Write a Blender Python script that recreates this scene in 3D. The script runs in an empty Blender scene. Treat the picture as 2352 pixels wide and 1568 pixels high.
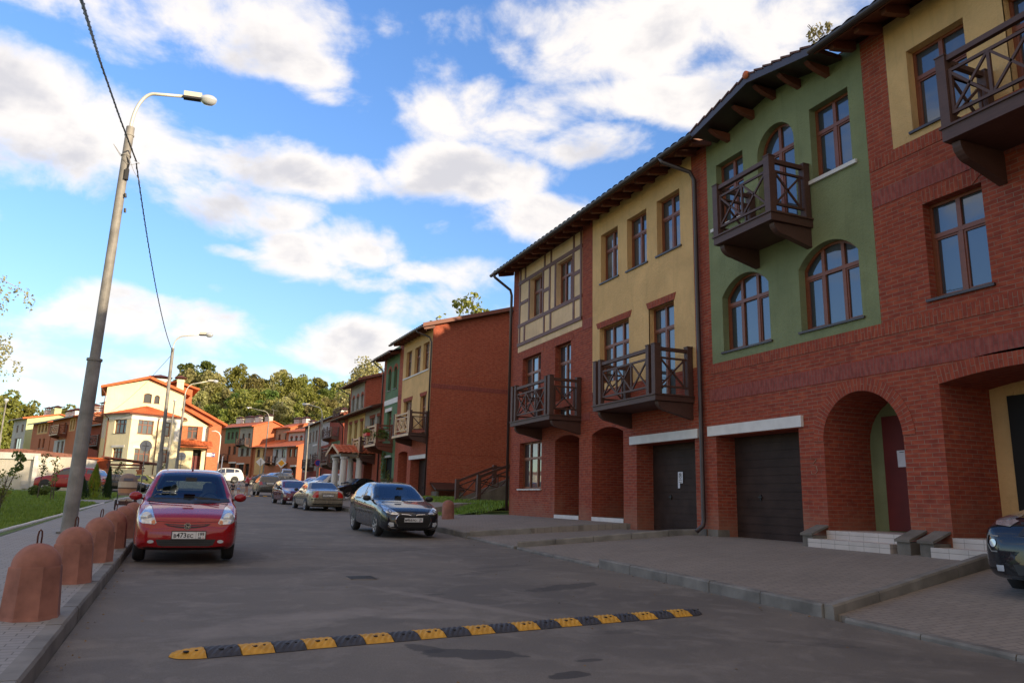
import bpy, bmesh, math, random
from math import sin, cos, pi, radians, sqrt, atan2
from mathutils import Vector, Matrix, Euler, geometry, noise
from mathutils.bvhtree import BVHTree

# ------------------------------------------------------------------ scene, camera, light
S = bpy.context.scene
COL = S.collection
PITCH, ROLL, YAW, CAMH = 0.2065, 0.024116, 0.39870, 1.45
SUN_AZ = (0.54, -0.842)          # horizontal direction towards the sun
SUN_TAN = 0.21
SUN_EL = math.atan(SUN_TAN)

cam = bpy.data.cameras.new('camera'); camo = bpy.data.objects.new('camera', cam); COL.objects.link(camo)
_fw = Vector((sin(YAW)*cos(PITCH), cos(YAW)*cos(PITCH), sin(PITCH)))
_rt = Vector((cos(YAW), -sin(YAW), 0)); _up = _rt.cross(_fw)
_r2 = _rt*cos(ROLL)+_up*sin(ROLL); _u2 = -_rt*sin(ROLL)+_up*cos(ROLL)
M = Matrix((( _r2.x,_u2.x,-_fw.x,0),(_r2.y,_u2.y,-_fw.y,0),(_r2.z,_u2.z,-_fw.z,CAMH),(0,0,0,1)))
camo.matrix_world = M
cam.sensor_width = 36; cam.lens = 1725.5/2352*36; cam.clip_start = 0.05; cam.clip_end = 3000
S.camera = camo
S.render.resolution_x = 1024; S.render.resolution_y = 682
S.view_settings.view_transform = 'Standard'; S.view_settings.look = 'None'
S.view_settings.gamma = 1; S.view_settings.exposure = 0.5
S.view_settings.use_white_balance = True; S.view_settings.white_balance_temperature = 7300; S.view_settings.white_balance_tint = 10

W = bpy.data.worlds.new('World'); S.world = W; W.use_nodes = True
def build_world():
    nt = W.node_tree; N = nt.nodes; L = nt.links
    N.clear()
    out = N.new('ShaderNodeOutputWorld'); bg = N.new('ShaderNodeBackground')
    bg.inputs['Strength'].default_value = 0.12
    L.new(bg.outputs[0], out.inputs[0])
    sky = N.new('ShaderNodeTexSky'); sky.sky_type = 'NISHITA'; sky.sun_disc = False
    sky.sun_elevation = SUN_EL; sky.sun_rotation = math.atan2(SUN_AZ[0], SUN_AZ[1])
    sky.altitude = 200; sky.air_density = 1.0; sky.dust_density = 0.3; sky.ozone_density = 1.6
    tc = N.new('ShaderNodeTexCoord'); D = tc.outputs['Generated']
    def m(op, a, b=None, c=None, clamp=False):
        n = N.new('ShaderNodeMath'); n.operation = op; n.use_clamp = clamp
        for i, v in enumerate((a, b, c)):
            if v is None: continue
            if isinstance(v, (int, float)): n.inputs[i].default_value = v
            else: L.new(v, n.inputs[i])
        return n.outputs[0]
    def dot(v):
        n = N.new('ShaderNodeVectorMath'); n.operation = 'DOT_PRODUCT'
        L.new(D, n.inputs[0]); n.inputs[1].default_value = v; return n.outputs['Value']
    def dirn(px, py):
        return ((px-1176)*_r2-(py-784)*_u2+1725.5*_fw).normalized()
    # noise fields on the sky sphere
    def nz(scale, det, rough, off=(0,0,0), dist=0.0, st=(1,1,1.6)):
        mp = N.new('ShaderNodeMapping'); mp.inputs['Location'].default_value = off; mp.inputs['Scale'].default_value = st
        L.new(D, mp.inputs[0])
        n = N.new('ShaderNodeTexNoise'); n.inputs['Scale'].default_value = scale
        n.inputs['Detail'].default_value = det; n.inputs['Roughness'].default_value = rough
        n.inputs['Distortion'].default_value = dist
        L.new(mp.outputs[0], n.inputs['Vector']); return n.outputs['Fac']
    big = nz(3.3, 3, .5, (3.1,1.2,.3)); mid = nz(7.5, 9, .56, (1.7,4.2,2.2), .3); fine = nz(6.5, 12, .62, (7,2,5), .35)
    blobs = [ # px, py, half width, half height, weight (directions in the sky)
        (330,40,260,85,1),(560,50,260,110,1),(715,150,105,60,.9),
        (55,230,130,110,1),(200,330,250,100,1),(360,400,130,60,.8),(20,380,110,50,.6),
        (560,360,130,60,.6),(690,400,190,62,1),(560,470,150,60,.55),(670,480,90,45,.8),
        (800,570,115,75,1),(700,590,110,52,.9),(950,628,95,22,.5),(870,650,90,20,.4),
        (1040,240,170,95,1),(1180,270,150,80,1),(1060,400,180,85,1),(1350,330,160,45,.9),(1010,520,42,25,.6),
        (1180,60,170,60,.75),(1450,90,330,110,1),(1700,70,170,130,1),(1480,215,300,50,.85),(1620,240,130,60,.8),
        (1250,500,190,52,1),(300,730,240,75,1),(480,760,170,70,.9),(150,700,110,40,.7),(350,840,300,40,.8),
        (770,800,150,48,1),(1000,720,120,60,.8),(900,780,240,50,.8),(540,580,60,12,.35),(480,662,60,14,.4),
        (1900,-150,500,160,1),(2500,300,300,500,.8),(-350,500,220,160,.8),(900,60,40,30,.3),(60,900,60,20,.4),
        (1080,640,90,40,.35),(1350,760,260,90,.9),
    ]
    acc = None
    for px, py, a, b, w in blobs:
        c = dirn(px, py)
        dz = Vector((0,0,1)); rr = c.cross(dz).normalized(); uu = rr.cross(c)
        k = 1725.5*1.06
        x = m('MULTIPLY', dot(rr), k/a); y = m('MULTIPLY', dot(uu), k/b)
        q = m('ADD', m('MULTIPLY', x, x), m('MULTIPLY', y, y))
        f = m('GREATER_THAN', dot(c), 0.2)
        v = m('MULTIPLY', m('MULTIPLY', m('SUBTRACT', 1.25, q, None), w), f)
        acc = v if acc is None else m('MAXIMUM', acc, v)
    acc = m('MAXIMUM', acc, -1.2)
    # elsewhere in the sky: broad cumulus, plus added warm cloud behind camera as fill
    fr = m('GREATER_THAN', dot(_fw), 0.45)
    other = m('MULTIPLY', m('SUBTRACT', big, .53), 9.0)
    bz = N.new('ShaderNodeMapRange'); bz.interpolation_type = 'SMOOTHSTEP'
    bz.inputs['From Min'].default_value = 0.0; bz.inputs['From Max'].default_value = 0.45
    L.new(dot((.10,-.80,.59)), bz.inputs['Value']); behind = bz.outputs[0]
    other = m('ADD', other, m('MULTIPLY', behind, 1.6))
    acc = m('ADD', m('MULTIPLY', acc, fr), m('MULTIPLY', m('MINIMUM', other, 1.0), m('SUBTRACT', 1, fr)))
    dens = m('ADD', m('MULTIPLY', acc, 0.62), m('MULTIPLY', m('SUBTRACT', mid, .5), 3.3))
    dens = m('ADD', dens, m('MULTIPLY', m('SUBTRACT', fine, .5), 1.7))
    r = N.new('ShaderNodeMapRange'); r.interpolation_type = 'SMOOTHSTEP'
    r.inputs['From Min'].default_value = -0.10; r.inputs['From Max'].default_value = 0.78
    L.new(dens, r.inputs['Value']); alpha = r.outputs[0]
    # cloud brightness: thin edges and lumps bright, thick bases greyer
    core = N.new('ShaderNodeMapRange'); core.interpolation_type = 'SMOOTHSTEP'
    core.inputs['From Min'].default_value = 0.5; core.inputs['From Max'].default_value = 1.5
    sh = nz(7, 6, .5, (2.2,7.7,1.05), .1)
    L.new(m('ADD', m('MULTIPLY', dens, .9), m('MULTIPLY', m('SUBTRACT', sh, .5), 4.0)), core.inputs['Value'])
    cr = N.new('ShaderNodeMix'); cr.data_type = 'RGBA'
    L.new(core.outputs[0], cr.inputs['Factor'])
    cr.inputs['A'].default_value = (6.1,6.15,6.5,1); cr.inputs['B'].default_value = (4.1,4.3,5.0,1)
    wt = N.new('ShaderNodeMix'); wt.data_type = 'RGBA'; wt.blend_type = 'MULTIPLY'; wt.inputs['B'].default_value = (1.0,.82,.62,1)  # warm tint of the added fill cloud behind the camera
    L.new(behind, wt.inputs['Factor']); L.new(cr.outputs['Result'], wt.inputs['A'])
    # sky colour
    tint = N.new('ShaderNodeMix'); tint.data_type = 'RGBA'; tint.blend_type = 'MULTIPLY'
    tint.inputs['Factor'].default_value = 1
    zup = dot((0,0,1))
    zr = N.new('ShaderNodeMapRange'); zr.inputs['From Min'].default_value = 0.0; zr.inputs['From Max'].default_value = 0.75
    L.new(zup, zr.inputs['Value'])
    tr = N.new('ShaderNodeValToRGB')
    tr.color_ramp.elements[0].position = 0; tr.color_ramp.elements[0].color = (1.15,1.20,1.30,1)
    tr.color_ramp.elements[1].position = 1; tr.color_ramp.elements[1].color = (.95,1.55,2.50,1)
    e = tr.color_ramp.elements.new(.4); e.color = (1.02,1.42,2.05,1)
    L.new(zr.outputs[0], tr.inputs[0])
    L.new(sky.outputs[0], tint.inputs['A']); L.new(tr.outputs[0], tint.inputs['B'])
    mx = N.new('ShaderNodeMix'); mx.data_type = 'RGBA'
    L.new(m('MULTIPLY', alpha, .97), mx.inputs['Factor']); L.new(tint.outputs['Result'], mx.inputs['A']); L.new(wt.outputs['Result'], mx.inputs['B'])
    L.new(mx.outputs['Result'], bg.inputs['Color'])
build_world()

sun = bpy.data.lights.new('sun', 'SUN'); suno = bpy.data.objects.new('sun', sun); COL.objects.link(suno)
sun.energy = 5.0; sun.angle = radians(0.5); sun.color = (1.0, 0.86, 0.66)
_sd = Vector((SUN_AZ[0], SUN_AZ[1], SUN_TAN)).normalized()
suno.rotation_euler = _sd.to_track_quat('Z', 'Y').to_euler()
suno.location = (30, -60, 40)

# ------------------------------------------------------------------ ground height
def gz(y):
    a = 0.018*y
    if y > 75: a = 1.35+0.036*(y-75)
    if y > 185: a += 0.30*(y-185)*min(1, (y-185)/40)*(1 if y < 250 else 1)
    return min(a, 26)

# ------------------------------------------------------------------ mesh helpers
class MB:
    def __init__(s): s.v=[]; s.f=[]; s.sw=[]; s.uv={}; s.mi=[]
    def face(s, pts, sw=0, uv=None, mi=0):
        i = len(s.v); s.v.extend([tuple(p) for p in pts]); s.f.append(list(range(i, i+len(pts)))); s.sw.append(sw); s.mi.append(mi)
        if uv: s.uv[len(s.f)-1] = uv
    def box(s, x0,x1,y0,y1,z0,z1, sw=0, mi=0, M=None):
        p = [Vector((x,y,z)) for z in (z0,z1) for y in (y0,y1) for x in (x0,x1)]
        if M is not None: p = [M@q for q in p]
        for q in ((0,2,3,1),(4,5,7,6),(0,1,5,4),(2,6,7,3),(0,4,6,2),(1,3,7,5)):
            s.face([p[k] for k in q], sw, None, mi)
    def bar(s, a, b, w, h=None, up=(0,0,1), mi=0):
        a = Vector(a); b = Vector(b); d = (b-a); L = d.length
        if L < 1e-6: return
        d.normalize(); h = w if h is None else h
        u = Vector(up); sd = d.cross(u)
        if sd.length < 1e-4: sd = d.cross(Vector((1,0,0)))
        sd.normalize(); uu = sd.cross(d)
        p = [o+sd*(w/2*i)+uu*(h/2*j) for o in (a,b) for i,j in ((-1,-1),(1,-1),(1,1),(-1,1))]
        for q in ((0,3,2,1),(4,5,6,7),(0,1,5,4),(1,2,6,5),(2,3,7,6),(3,0,4,7)): s.face([p[k] for k in q], 0, None, mi)
    def tube(s, path, rad, n=10, cap=True, mi=0):
        path = [Vector(p) for p in path]; m = len(path)
        rr = rad if isinstance(rad,(list,tuple)) else [rad]*m
        base = len(s.v); ref = None
        for i,p in enumerate(path):
            d = (path[min(i+1,m-1)]-path[max(i-1,0)]).normalized()
            if ref is None:
                ref = d.orthogonal().normalized()
            ref = (ref - d*ref.dot(d))
            if ref.length < 1e-5: ref = d.orthogonal()
            ref.normalize()
            b = d.cross(ref)
            for k in range(n):
                a = 2*pi*k/n; s.v.append(tuple(p+(ref*cos(a)+b*sin(a))*rr[i]))
        for i in range(m-1):
            for k in range(n):
                s.f.append([base+i*n+k, base+i*n+(k+1)%n, base+(i+1)*n+(k+1)%n, base+(i+1)*n+k]); s.sw.append(0); s.mi.append(mi)
        if cap:
            s.f.append([base+k for k in range(n)][::-1]); s.f.append([base+(m-1)*n+k for k in range(n)]); s.sw += [0,0]; s.mi += [mi,mi]
    def lathe(s, prof, n=24, c=(0,0,0), axis='z', mi=0, seg=None, rot=0):
        base = len(s.v); cx,cy,cz = c
        for r,h in prof:
            for k in range(n):
                a = 2*pi*k/n+rot
                if axis=='z': s.v.append((cx+r*cos(a),cy+r*sin(a),cz+h))
                elif axis=='x': s.v.append((cx+h,cy+r*cos(a),cz+r*sin(a)))
                else: s.v.append((cx+r*cos(a),cy+h,cz+r*sin(a)))
        for i in range(len(prof)-1):
            for k in range(n):
                s.f.append([base+i*n+k, base+i*n+(k+1)%n, base+(i+1)*n+(k+1)%n, base+(i+1)*n+k]); s.sw.append(0); s.mi.append(mi)
    def grid(s, P, closed=False, mi=0):
        base = len(s.v); R = len(P); C_ = len(P[0])
        for row in P: s.v.extend([tuple(p) for p in row])
        for i in range(R-1):
            for j in range(C_-1):
                s.f.append([base+i*C_+j, base+i*C_+j+1, base+(i+1)*C_+j+1, base+(i+1)*C_+j]); s.sw.append(0); s.mi.append(mi)
    def prism(s, poly, F, d0, d1, sw=0, mi=0):
        """poly: list of (a,b); F(a,b,d) gives the point; solid between depths d0 and d1"""
        A = [F(a,b,d0) for a,b in poly]; B = [F(a,b,d1) for a,b in poly]
        s.face(A, sw, None, mi); s.face(B[::-1], sw, None, mi)
        n = len(poly)
        for i in range(n):
            j = (i+1)%n; s.face([A[i],A[j],B[j],B[i]], sw, None, mi)

def obj(name, mb, mats, parent=None, smooth=False, fix=True):
    me = bpy.data.meshes.new(name); me.from_pydata(mb.v, [], mb.f)
    if not isinstance(mats, (list,tuple)): mats = [mats]
    for m in mats: me.materials.append(m)
    me.update()
    if len(mats) > 1:
        me.polygons.foreach_set('material_index', mb.mi)
    if fix:
        bm = bmesh.new(); bm.from_mesh(me)
        if smooth: bmesh.ops.remove_doubles(bm, verts=bm.verts, dist=1e-5)
        if not mb.uv: bmesh.ops.recalc_face_normals(bm, faces=bm.faces)
        bm.to_mesh(me); bm.free()
    uvl = me.uv_layers.new(name='UVMap')
    for p in me.polygons:
        n = p.normal; t = Vector((-n.y, n.x, 0))
        vert = abs(n.z) < .75
        if vert and t.length > 1e-6: t.normalize()
        cu = mb.uv.get(p.index) if mb.uv else None
        swp = mb.sw[p.index] if p.index < len(mb.sw) else 0
        for k, li in enumerate(p.loop_indices):
            if cu: u, v = cu[k]
            else:
                co = me.vertices[me.loops[li].vertex_index].co
                if vert: u, v = abs(t.x)*co.x+abs(t.y)*co.y, co.z
                else: u, v = co.x, co.y
            if swp: u, v = v, u
            uvl.data[li].uv = (u, v)
    if smooth:
        me.polygons.foreach_set('use_smooth', [True]*len(me.polygons))
    o = bpy.data.objects.new(name, me); COL.objects.link(o)
    if parent is not None: o.parent = parent
    return o

def tag(o, label=None, cat=None, group=None, kind=None):
    if label: o['label'] = label
    if cat: o['category'] = cat
    if group: o['group'] = group
    if kind: o['kind'] = kind
    return o
def thing(name, label, cat, loc=(0,0,0), rz=0, group=None):
    o = bpy.data.objects.new(name, None); COL.objects.link(o); o.location = loc; o.rotation_euler = (0,0,rz)
    o.empty_display_size = .2
    return tag(o, label, cat, group)
def copy_tree(o, parent=None, loc=None, rz=None, label=None):
    c = o.copy(); COL.objects.link(c); c.parent = parent
    if loc is not None: c.location = loc
    if rz is not None: c.rotation_euler = (0,0,rz)
    if label: c['label'] = label
    for ch in KIDS(o): copy_tree(ch, c)
    return c
def KIDS(o): return [x for x in bpy.data.objects if x.parent == o]

# ------------------------------------------------------------------ materials
def nodes(name):
    m = bpy.data.materials.new(name); m.use_nodes = True
    nt = m.node_tree; b = nt.nodes['Principled BSDF']; return m, nt, nt.nodes, nt.links, b
def mixc(N, L, fac, a, b, blend='MIX'):
    n = N.new('ShaderNodeMix'); n.data_type = 'RGBA'; n.blend_type = blend
    for k, v in (('Factor',fac),('A',a),('B',b)):
        if isinstance(v,(int,float)): n.inputs[k].default_value = v
        elif isinstance(v,tuple): n.inputs[k].default_value = (*v,1) if len(v)==3 else v
        else: L.new(v, n.inputs[k])
    return n.outputs['Result']
def noisef(N, L, vec, scale, det=4, rough=.55, dist=0):
    n = N.new('ShaderNodeTexNoise'); n.inputs['Scale'].default_value = scale; n.inputs['Detail'].default_value = det
    n.inputs['Roughness'].default_value = rough; n.inputs['Distortion'].default_value = dist
    if vec is not None: L.new(vec, n.inputs['Vector'])
    return n.outputs['Fac']
def rng(N, L, v, a, b, c=0, d=1):
    n = N.new('ShaderNodeMapRange'); n.inputs['From Min'].default_value = a; n.inputs['From Max'].default_value = b
    n.inputs['To Min'].default_value = c; n.inputs['To Max'].default_value = d
    L.new(v, n.inputs['Value']); return n.outputs[0]
def bump(N, L, b, h, strength=.3, dist=.02):
    n = N.new('ShaderNodeBump'); n.inputs['Strength'].default_value = strength; n.inputs['Distance'].default_value = dist
    L.new(h, n.inputs['Height']); L.new(n.outputs[0], b.inputs['Normal'])
def objco(N): return N.new('ShaderNodeTexCoord').outputs['Object']

def plain(name, col, rough=.6, metal=0, var=.15, scale=6, bmp=0, spec=.5, coat=0, det=5, emit=0):
    m, nt, N, L, b = nodes(name)
    co = objco(N); f = noisef(N, L, co, scale, det)
    a = tuple(c*(1-var) for c in col); c2 = tuple(min(1,c*(1+var)) for c in col)
    L.new(mixc(N, L, rng(N,L,f,.3,.7), a, c2), b.inputs['Base Color'])
    b.inputs['Roughness'].default_value = rough; b.inputs['Metallic'].default_value = metal
    b.inputs['Specular IOR Level'].default_value = spec
    if coat: b.inputs['Coat Weight'].default_value = coat; b.inputs['Coat Roughness'].default_value = .03
    if bmp: bump(N, L, b, noisef(N,L,co,scale*6,4), .4, bmp)
    return m

def brick_mat(name, c1, c2, mortar=(.17,.135,.10), dirt=.25):
    m, nt, N, L, b = nodes(name)
    uv = N.new('ShaderNodeUVMap').outputs[0]
    bt = N.new('ShaderNodeTexBrick'); L.new(uv, bt.inputs['Vector'])
    bt.inputs['Scale'].default_value = 1; bt.inputs['Brick Width'].default_value = .262; bt.inputs['Row Height'].default_value = .077
    bt.inputs['Mortar Size'].default_value = .0065; bt.inputs['Mortar Smooth'].default_value = .25
    bt.inputs['Color1'].default_value = (*c1,1); bt.inputs['Color2'].default_value = (*c2,1); bt.inputs['Mortar'].default_value = (*mortar,1)
    bt.inputs['Bias'].default_value = -.1
    co = objco(N)
    big = noisef(N, L, co, .55, 5, .6); sm = noisef(N, L, co, 14, 3)
    col = mixc(N, L, rng(N,L,big,.35,.7,0,.45), bt.outputs['Color'], tuple(c*.62 for c in c1))
    col = mixc(N, L, rng(N,L,sm,.3,.7,0,.35), col, tuple(min(1,c*1.5+.01) for c in c2))
    wn = N.new('ShaderNodeTexNoise'); wn.inputs['Scale'].default_value = 1; wn.inputs['Detail'].default_value = 0
    ms = N.new('ShaderNodeMapping'); ms.inputs['Scale'].default_value = (5.5,16,1); L.new(uv, ms.inputs[0]); L.new(ms.outputs[0], wn.inputs['Vector'])
    col = mixc(N, L, rng(N,L,wn.outputs['Fac'],.52,.70,0,.34), col, tuple(c*.45 for c in c1))
    col = mixc(N, L, rng(N,L,wn.outputs['Fac'],.44,.30,0,.3), col, (min(1,c1[0]*1.25),c1[1]*1.7,c1[2]*1.5))
    sx = N.new('ShaderNodeSeparateXYZ'); L.new(co, sx.inputs[0]); sp = N.new('ShaderNodeMath'); sp.operation = 'MULTIPLY_ADD'
    L.new(noisef(N,L,co,1.6,5,.6), sp.inputs[0]); sp.inputs[1].default_value = -2.2; L.new(sx.outputs[2], sp.inputs[2])
    col = mixc(N, L, rng(N,L,sp.outputs[0],.5,-.4,0,.55), col, (.33,.17,.11))
    # pale salt bloom in patches
    ef = noisef(N, L, co, 1.1, 6, .65, .4)
    col = mixc(N, L, rng(N,L,ef,.62,.80,0,.35), col, (.34,.20,.14))
    L.new(col, b.inputs['Base Color']); b.inputs['Roughness'].default_value = .88
    b.inputs['Specular IOR Level'].default_value = .25
    inv = N.new('ShaderNodeMath'); inv.operation = 'SUBTRACT'; inv.inputs[0].default_value = 1; L.new(bt.outputs['Fac'], inv.inputs[1])
    ad = N.new('ShaderNodeMath'); ad.operation = 'MULTIPLY_ADD'; L.new(sm, ad.inputs[0]); ad.inputs[1].default_value = .3; L.new(inv.outputs[0], ad.inputs[2])
    bump(N, L, b, ad.outputs[0], .5, .008)
    return m
def plaster(name, col, var=.10):
    m, nt, N, L, b = nodes(name); co = objco(N)
    big = noisef(N, L, co, .8, 6, .62, .5); f = noisef(N, L, co, 5, 6, .6)
    c = mixc(N, L, rng(N,L,big,.35,.68), tuple(x*(1-var*1.4) for x in col), tuple(min(1,x*(1+var)) for x in col))
    st = N.new('ShaderNodeMapping'); st.inputs['Scale'].default_value = (6,6,.5); L.new(co, st.inputs[0])
    s = noisef(N, L, st.outputs[0], 1.2, 5, .6)
    c = mixc(N, L, rng(N,L,s,.52,.78,0,.42), c, tuple(x*.62 for x in col)); c = mixc(N, L, rng(N,L,noisef(N,L,co,2.3,7,.7,1.5),.56,.72,0,.35), c, tuple(x*.75 for x in col))
    L.new(c, b.inputs['Base Color']); b.inputs['Roughness'].default_value = .9; b.inputs['Specular IOR Level'].default_value = .2
    bump(N, L, b, noisef(N,L,co,14,6,.72), .9, .03)
    return m
def roof_mat(name, c1, c2):
    m, nt, N, L, b = nodes(name); co = objco(N)
    f = noisef(N, L, co, 3.5, 6, .6); g = noisef(N, L, co, .5, 3)
    c = mixc(N, L, rng(N,L,f,.3,.7), c1, c2); c = mixc(N, L, rng(N,L,g,.4,.7,0,.4), c, tuple(x*.6 for x in c1))
    L.new(c, b.inputs['Base Color']); b.inputs['Roughness'].default_value = .75
    bump(N, L, b, f, .3, .01); return m
def schlick(N, L):
    lw = N.new('ShaderNodeLayerWeight'); lw.inputs['Blend'].default_value = .5
    p = N.new('ShaderNodeMath'); p.operation = 'POWER'; p.inputs[1].default_value = 5; L.new(lw.outputs['Facing'], p.inputs[0]); return p.outputs[0]
def glass_mat(name, dark=(.012,.014,.014), curtain=None, refl=.12):
    m, nt, N, L, b = nodes(name); co = objco(N)
    gl = N.new('ShaderNodeBsdfGlossy'); gl.inputs['Roughness'].default_value = .015; gl.inputs['Color'].default_value = (.75,.80,.88,1)
    mx = N.new('ShaderNodeMixShader'); fr = schlick(N, L)
    ad = N.new('ShaderNodeMath'); ad.operation = 'MULTIPLY_ADD'; ad.inputs[1].default_value = 1.8; ad.inputs[2].default_value = refl; ad.use_clamp = True
    L.new(fr, ad.inputs[0]); L.new(ad.outputs[0], mx.inputs[0])
    f = noisef(N, L, co, 1.3, 3)
    if curtain: L.new(mixc(N,L,rng(N,L,f,.42,.58),dark,curtain), b.inputs['Base Color'])
    else: b.inputs['Base Color'].default_value = (*dark,1)
    b.inputs['Roughness'].default_value = .5
    L.new(b.outputs[0], mx.inputs[1]); L.new(gl.outputs[0], mx.inputs[2])
    L.new(mx.outputs[0], N['Material Output'].inputs['Surface'])
    bp = N.new('ShaderNodeBump'); bp.inputs['Strength'].default_value = .05; bp.inputs['Distance'].default_value = .05
    L.new(noisef(N,L,co,.9,2), bp.inputs['Height']); L.new(bp.outputs[0], gl.inputs['Normal'])
    return m
def clear_glass(name):
    m, nt, N, L, b = nodes(name)
    gl = N.new('ShaderNodeBsdfGlossy'); gl.inputs['Roughness'].default_value = .01; gl.inputs['Color'].default_value = (.72,.80,.92,1)
    tr = N.new('ShaderNodeBsdfTransparent'); tr.inputs['Color'].default_value = (.50,.60,.60,1)
    fr = schlick(N, L)
    ad = N.new('ShaderNodeMath'); ad.operation = 'MULTIPLY_ADD'; ad.inputs[1].default_value = 1.6; ad.inputs[2].default_value = .10; ad.use_clamp = True
    L.new(fr, ad.inputs[0]); mx = N.new('ShaderNodeMixShader'); L.new(ad.outputs[0], mx.inputs[0]); L.new(tr.outputs[0], mx.inputs[1]); L.new(gl.outputs[0], mx.inputs[2])
    L.new(mx.outputs[0], N['Material Output'].inputs['Surface']); return m
def wood_mat(name, col, var=.25, rough=.6):
    m, nt, N, L, b = nodes(name); co = objco(N)
    st = N.new('ShaderNodeMapping'); st.inputs['Scale'].default_value = (9,1.2,9); L.new(co, st.inputs[0])
    f = noisef(N, L, st.outputs[0], 3, 6, .65); g = noisef(N, L, co, 2, 3)
    c = mixc(N, L, rng(N,L,f,.3,.7), tuple(x*(1-var) for x in col), tuple(x*(1+var) for x in col))
    c = mixc(N, L, rng(N,L,g,.5,.75,0,.4), c, tuple(x*1.5+.01 for x in col))
    L.new(c, b.inputs['Base Color']); b.inputs['Roughness'].default_value = rough
    bump(N, L, b, f, .25, .004); return m
def paver_mat(name, c1, c2, mortar, w=.2, h=.1, rot=0, stain=.3):
    m, nt, N, L, b = nodes(name)
    co = N.new('ShaderNodeTexCoord').outputs['Object']
    mp = N.new('ShaderNodeMapping'); mp.inputs['Rotation'].default_value = (0,0,rot); L.new(co, mp.inputs[0])
    bt = N.new('ShaderNodeTexBrick'); L.new(mp.outputs[0], bt.inputs['Vector']); bt.inputs['Scale'].default_value = 1
    bt.inputs['Brick Width'].default_value = w; bt.inputs['Row Height'].default_value = h; bt.inputs['Mortar Size'].default_value = .006
    bt.inputs['Color1'].default_value = (*c1,1); bt.inputs['Color2'].default_value = (*c2,1); bt.inputs['Mortar'].default_value = (*mortar,1)
    bt.inputs['Mortar Smooth'].default_value = .3
    f = noisef(N, L, co, .7, 6, .65, .6); g = noisef(N, L, co, 9, 4)
    c = mixc(N, L, rng(N,L,f,.42,.7,0,stain), bt.outputs['Color'], tuple(x*.5 for x in c1))
    c = mixc(N, L, rng(N,L,g,.35,.7,0,.3), c, tuple(x*1.35 for x in c2))
    L.new(c, b.inputs['Base Color']); b.inputs['Roughness'].default_value = .85
    inv = N.new('ShaderNodeMath'); inv.operation = 'SUBTRACT'; inv.inputs[0].default_value = 1; L.new(bt.outputs['Fac'], inv.inputs[1])
    bump(N, L, b, inv.outputs[0], .5, .006); return m
def tile_mat():
    m, nt, N, L, b = nodes('white_step_tile'); uv = N.new('ShaderNodeUVMap').outputs[0]
    bt = N.new('ShaderNodeTexBrick'); L.new(uv, bt.inputs['Vector']); bt.inputs['Scale'].default_value = 1; bt.inputs['Brick Width'].default_value = .33; bt.inputs['Row Height'].default_value = .155
    bt.inputs['Mortar Size'].default_value = .004; bt.inputs['Color1'].default_value = (.56,.49,.44,1); bt.inputs['Color2'].default_value = (.50,.44,.40,1); bt.inputs['Mortar'].default_value = (.22,.19,.16,1); bt.inputs['Bias'].default_value = -.3; bt.offset = 0
    f = noisef(N, L, objco(N), 3, 5); L.new(mixc(N, L, rng(N,L,f,.45,.75,0,.35), bt.outputs['Color'], (.30,.26,.22)), b.inputs['Base Color']); b.inputs['Roughness'].default_value = .5
    return m
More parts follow.
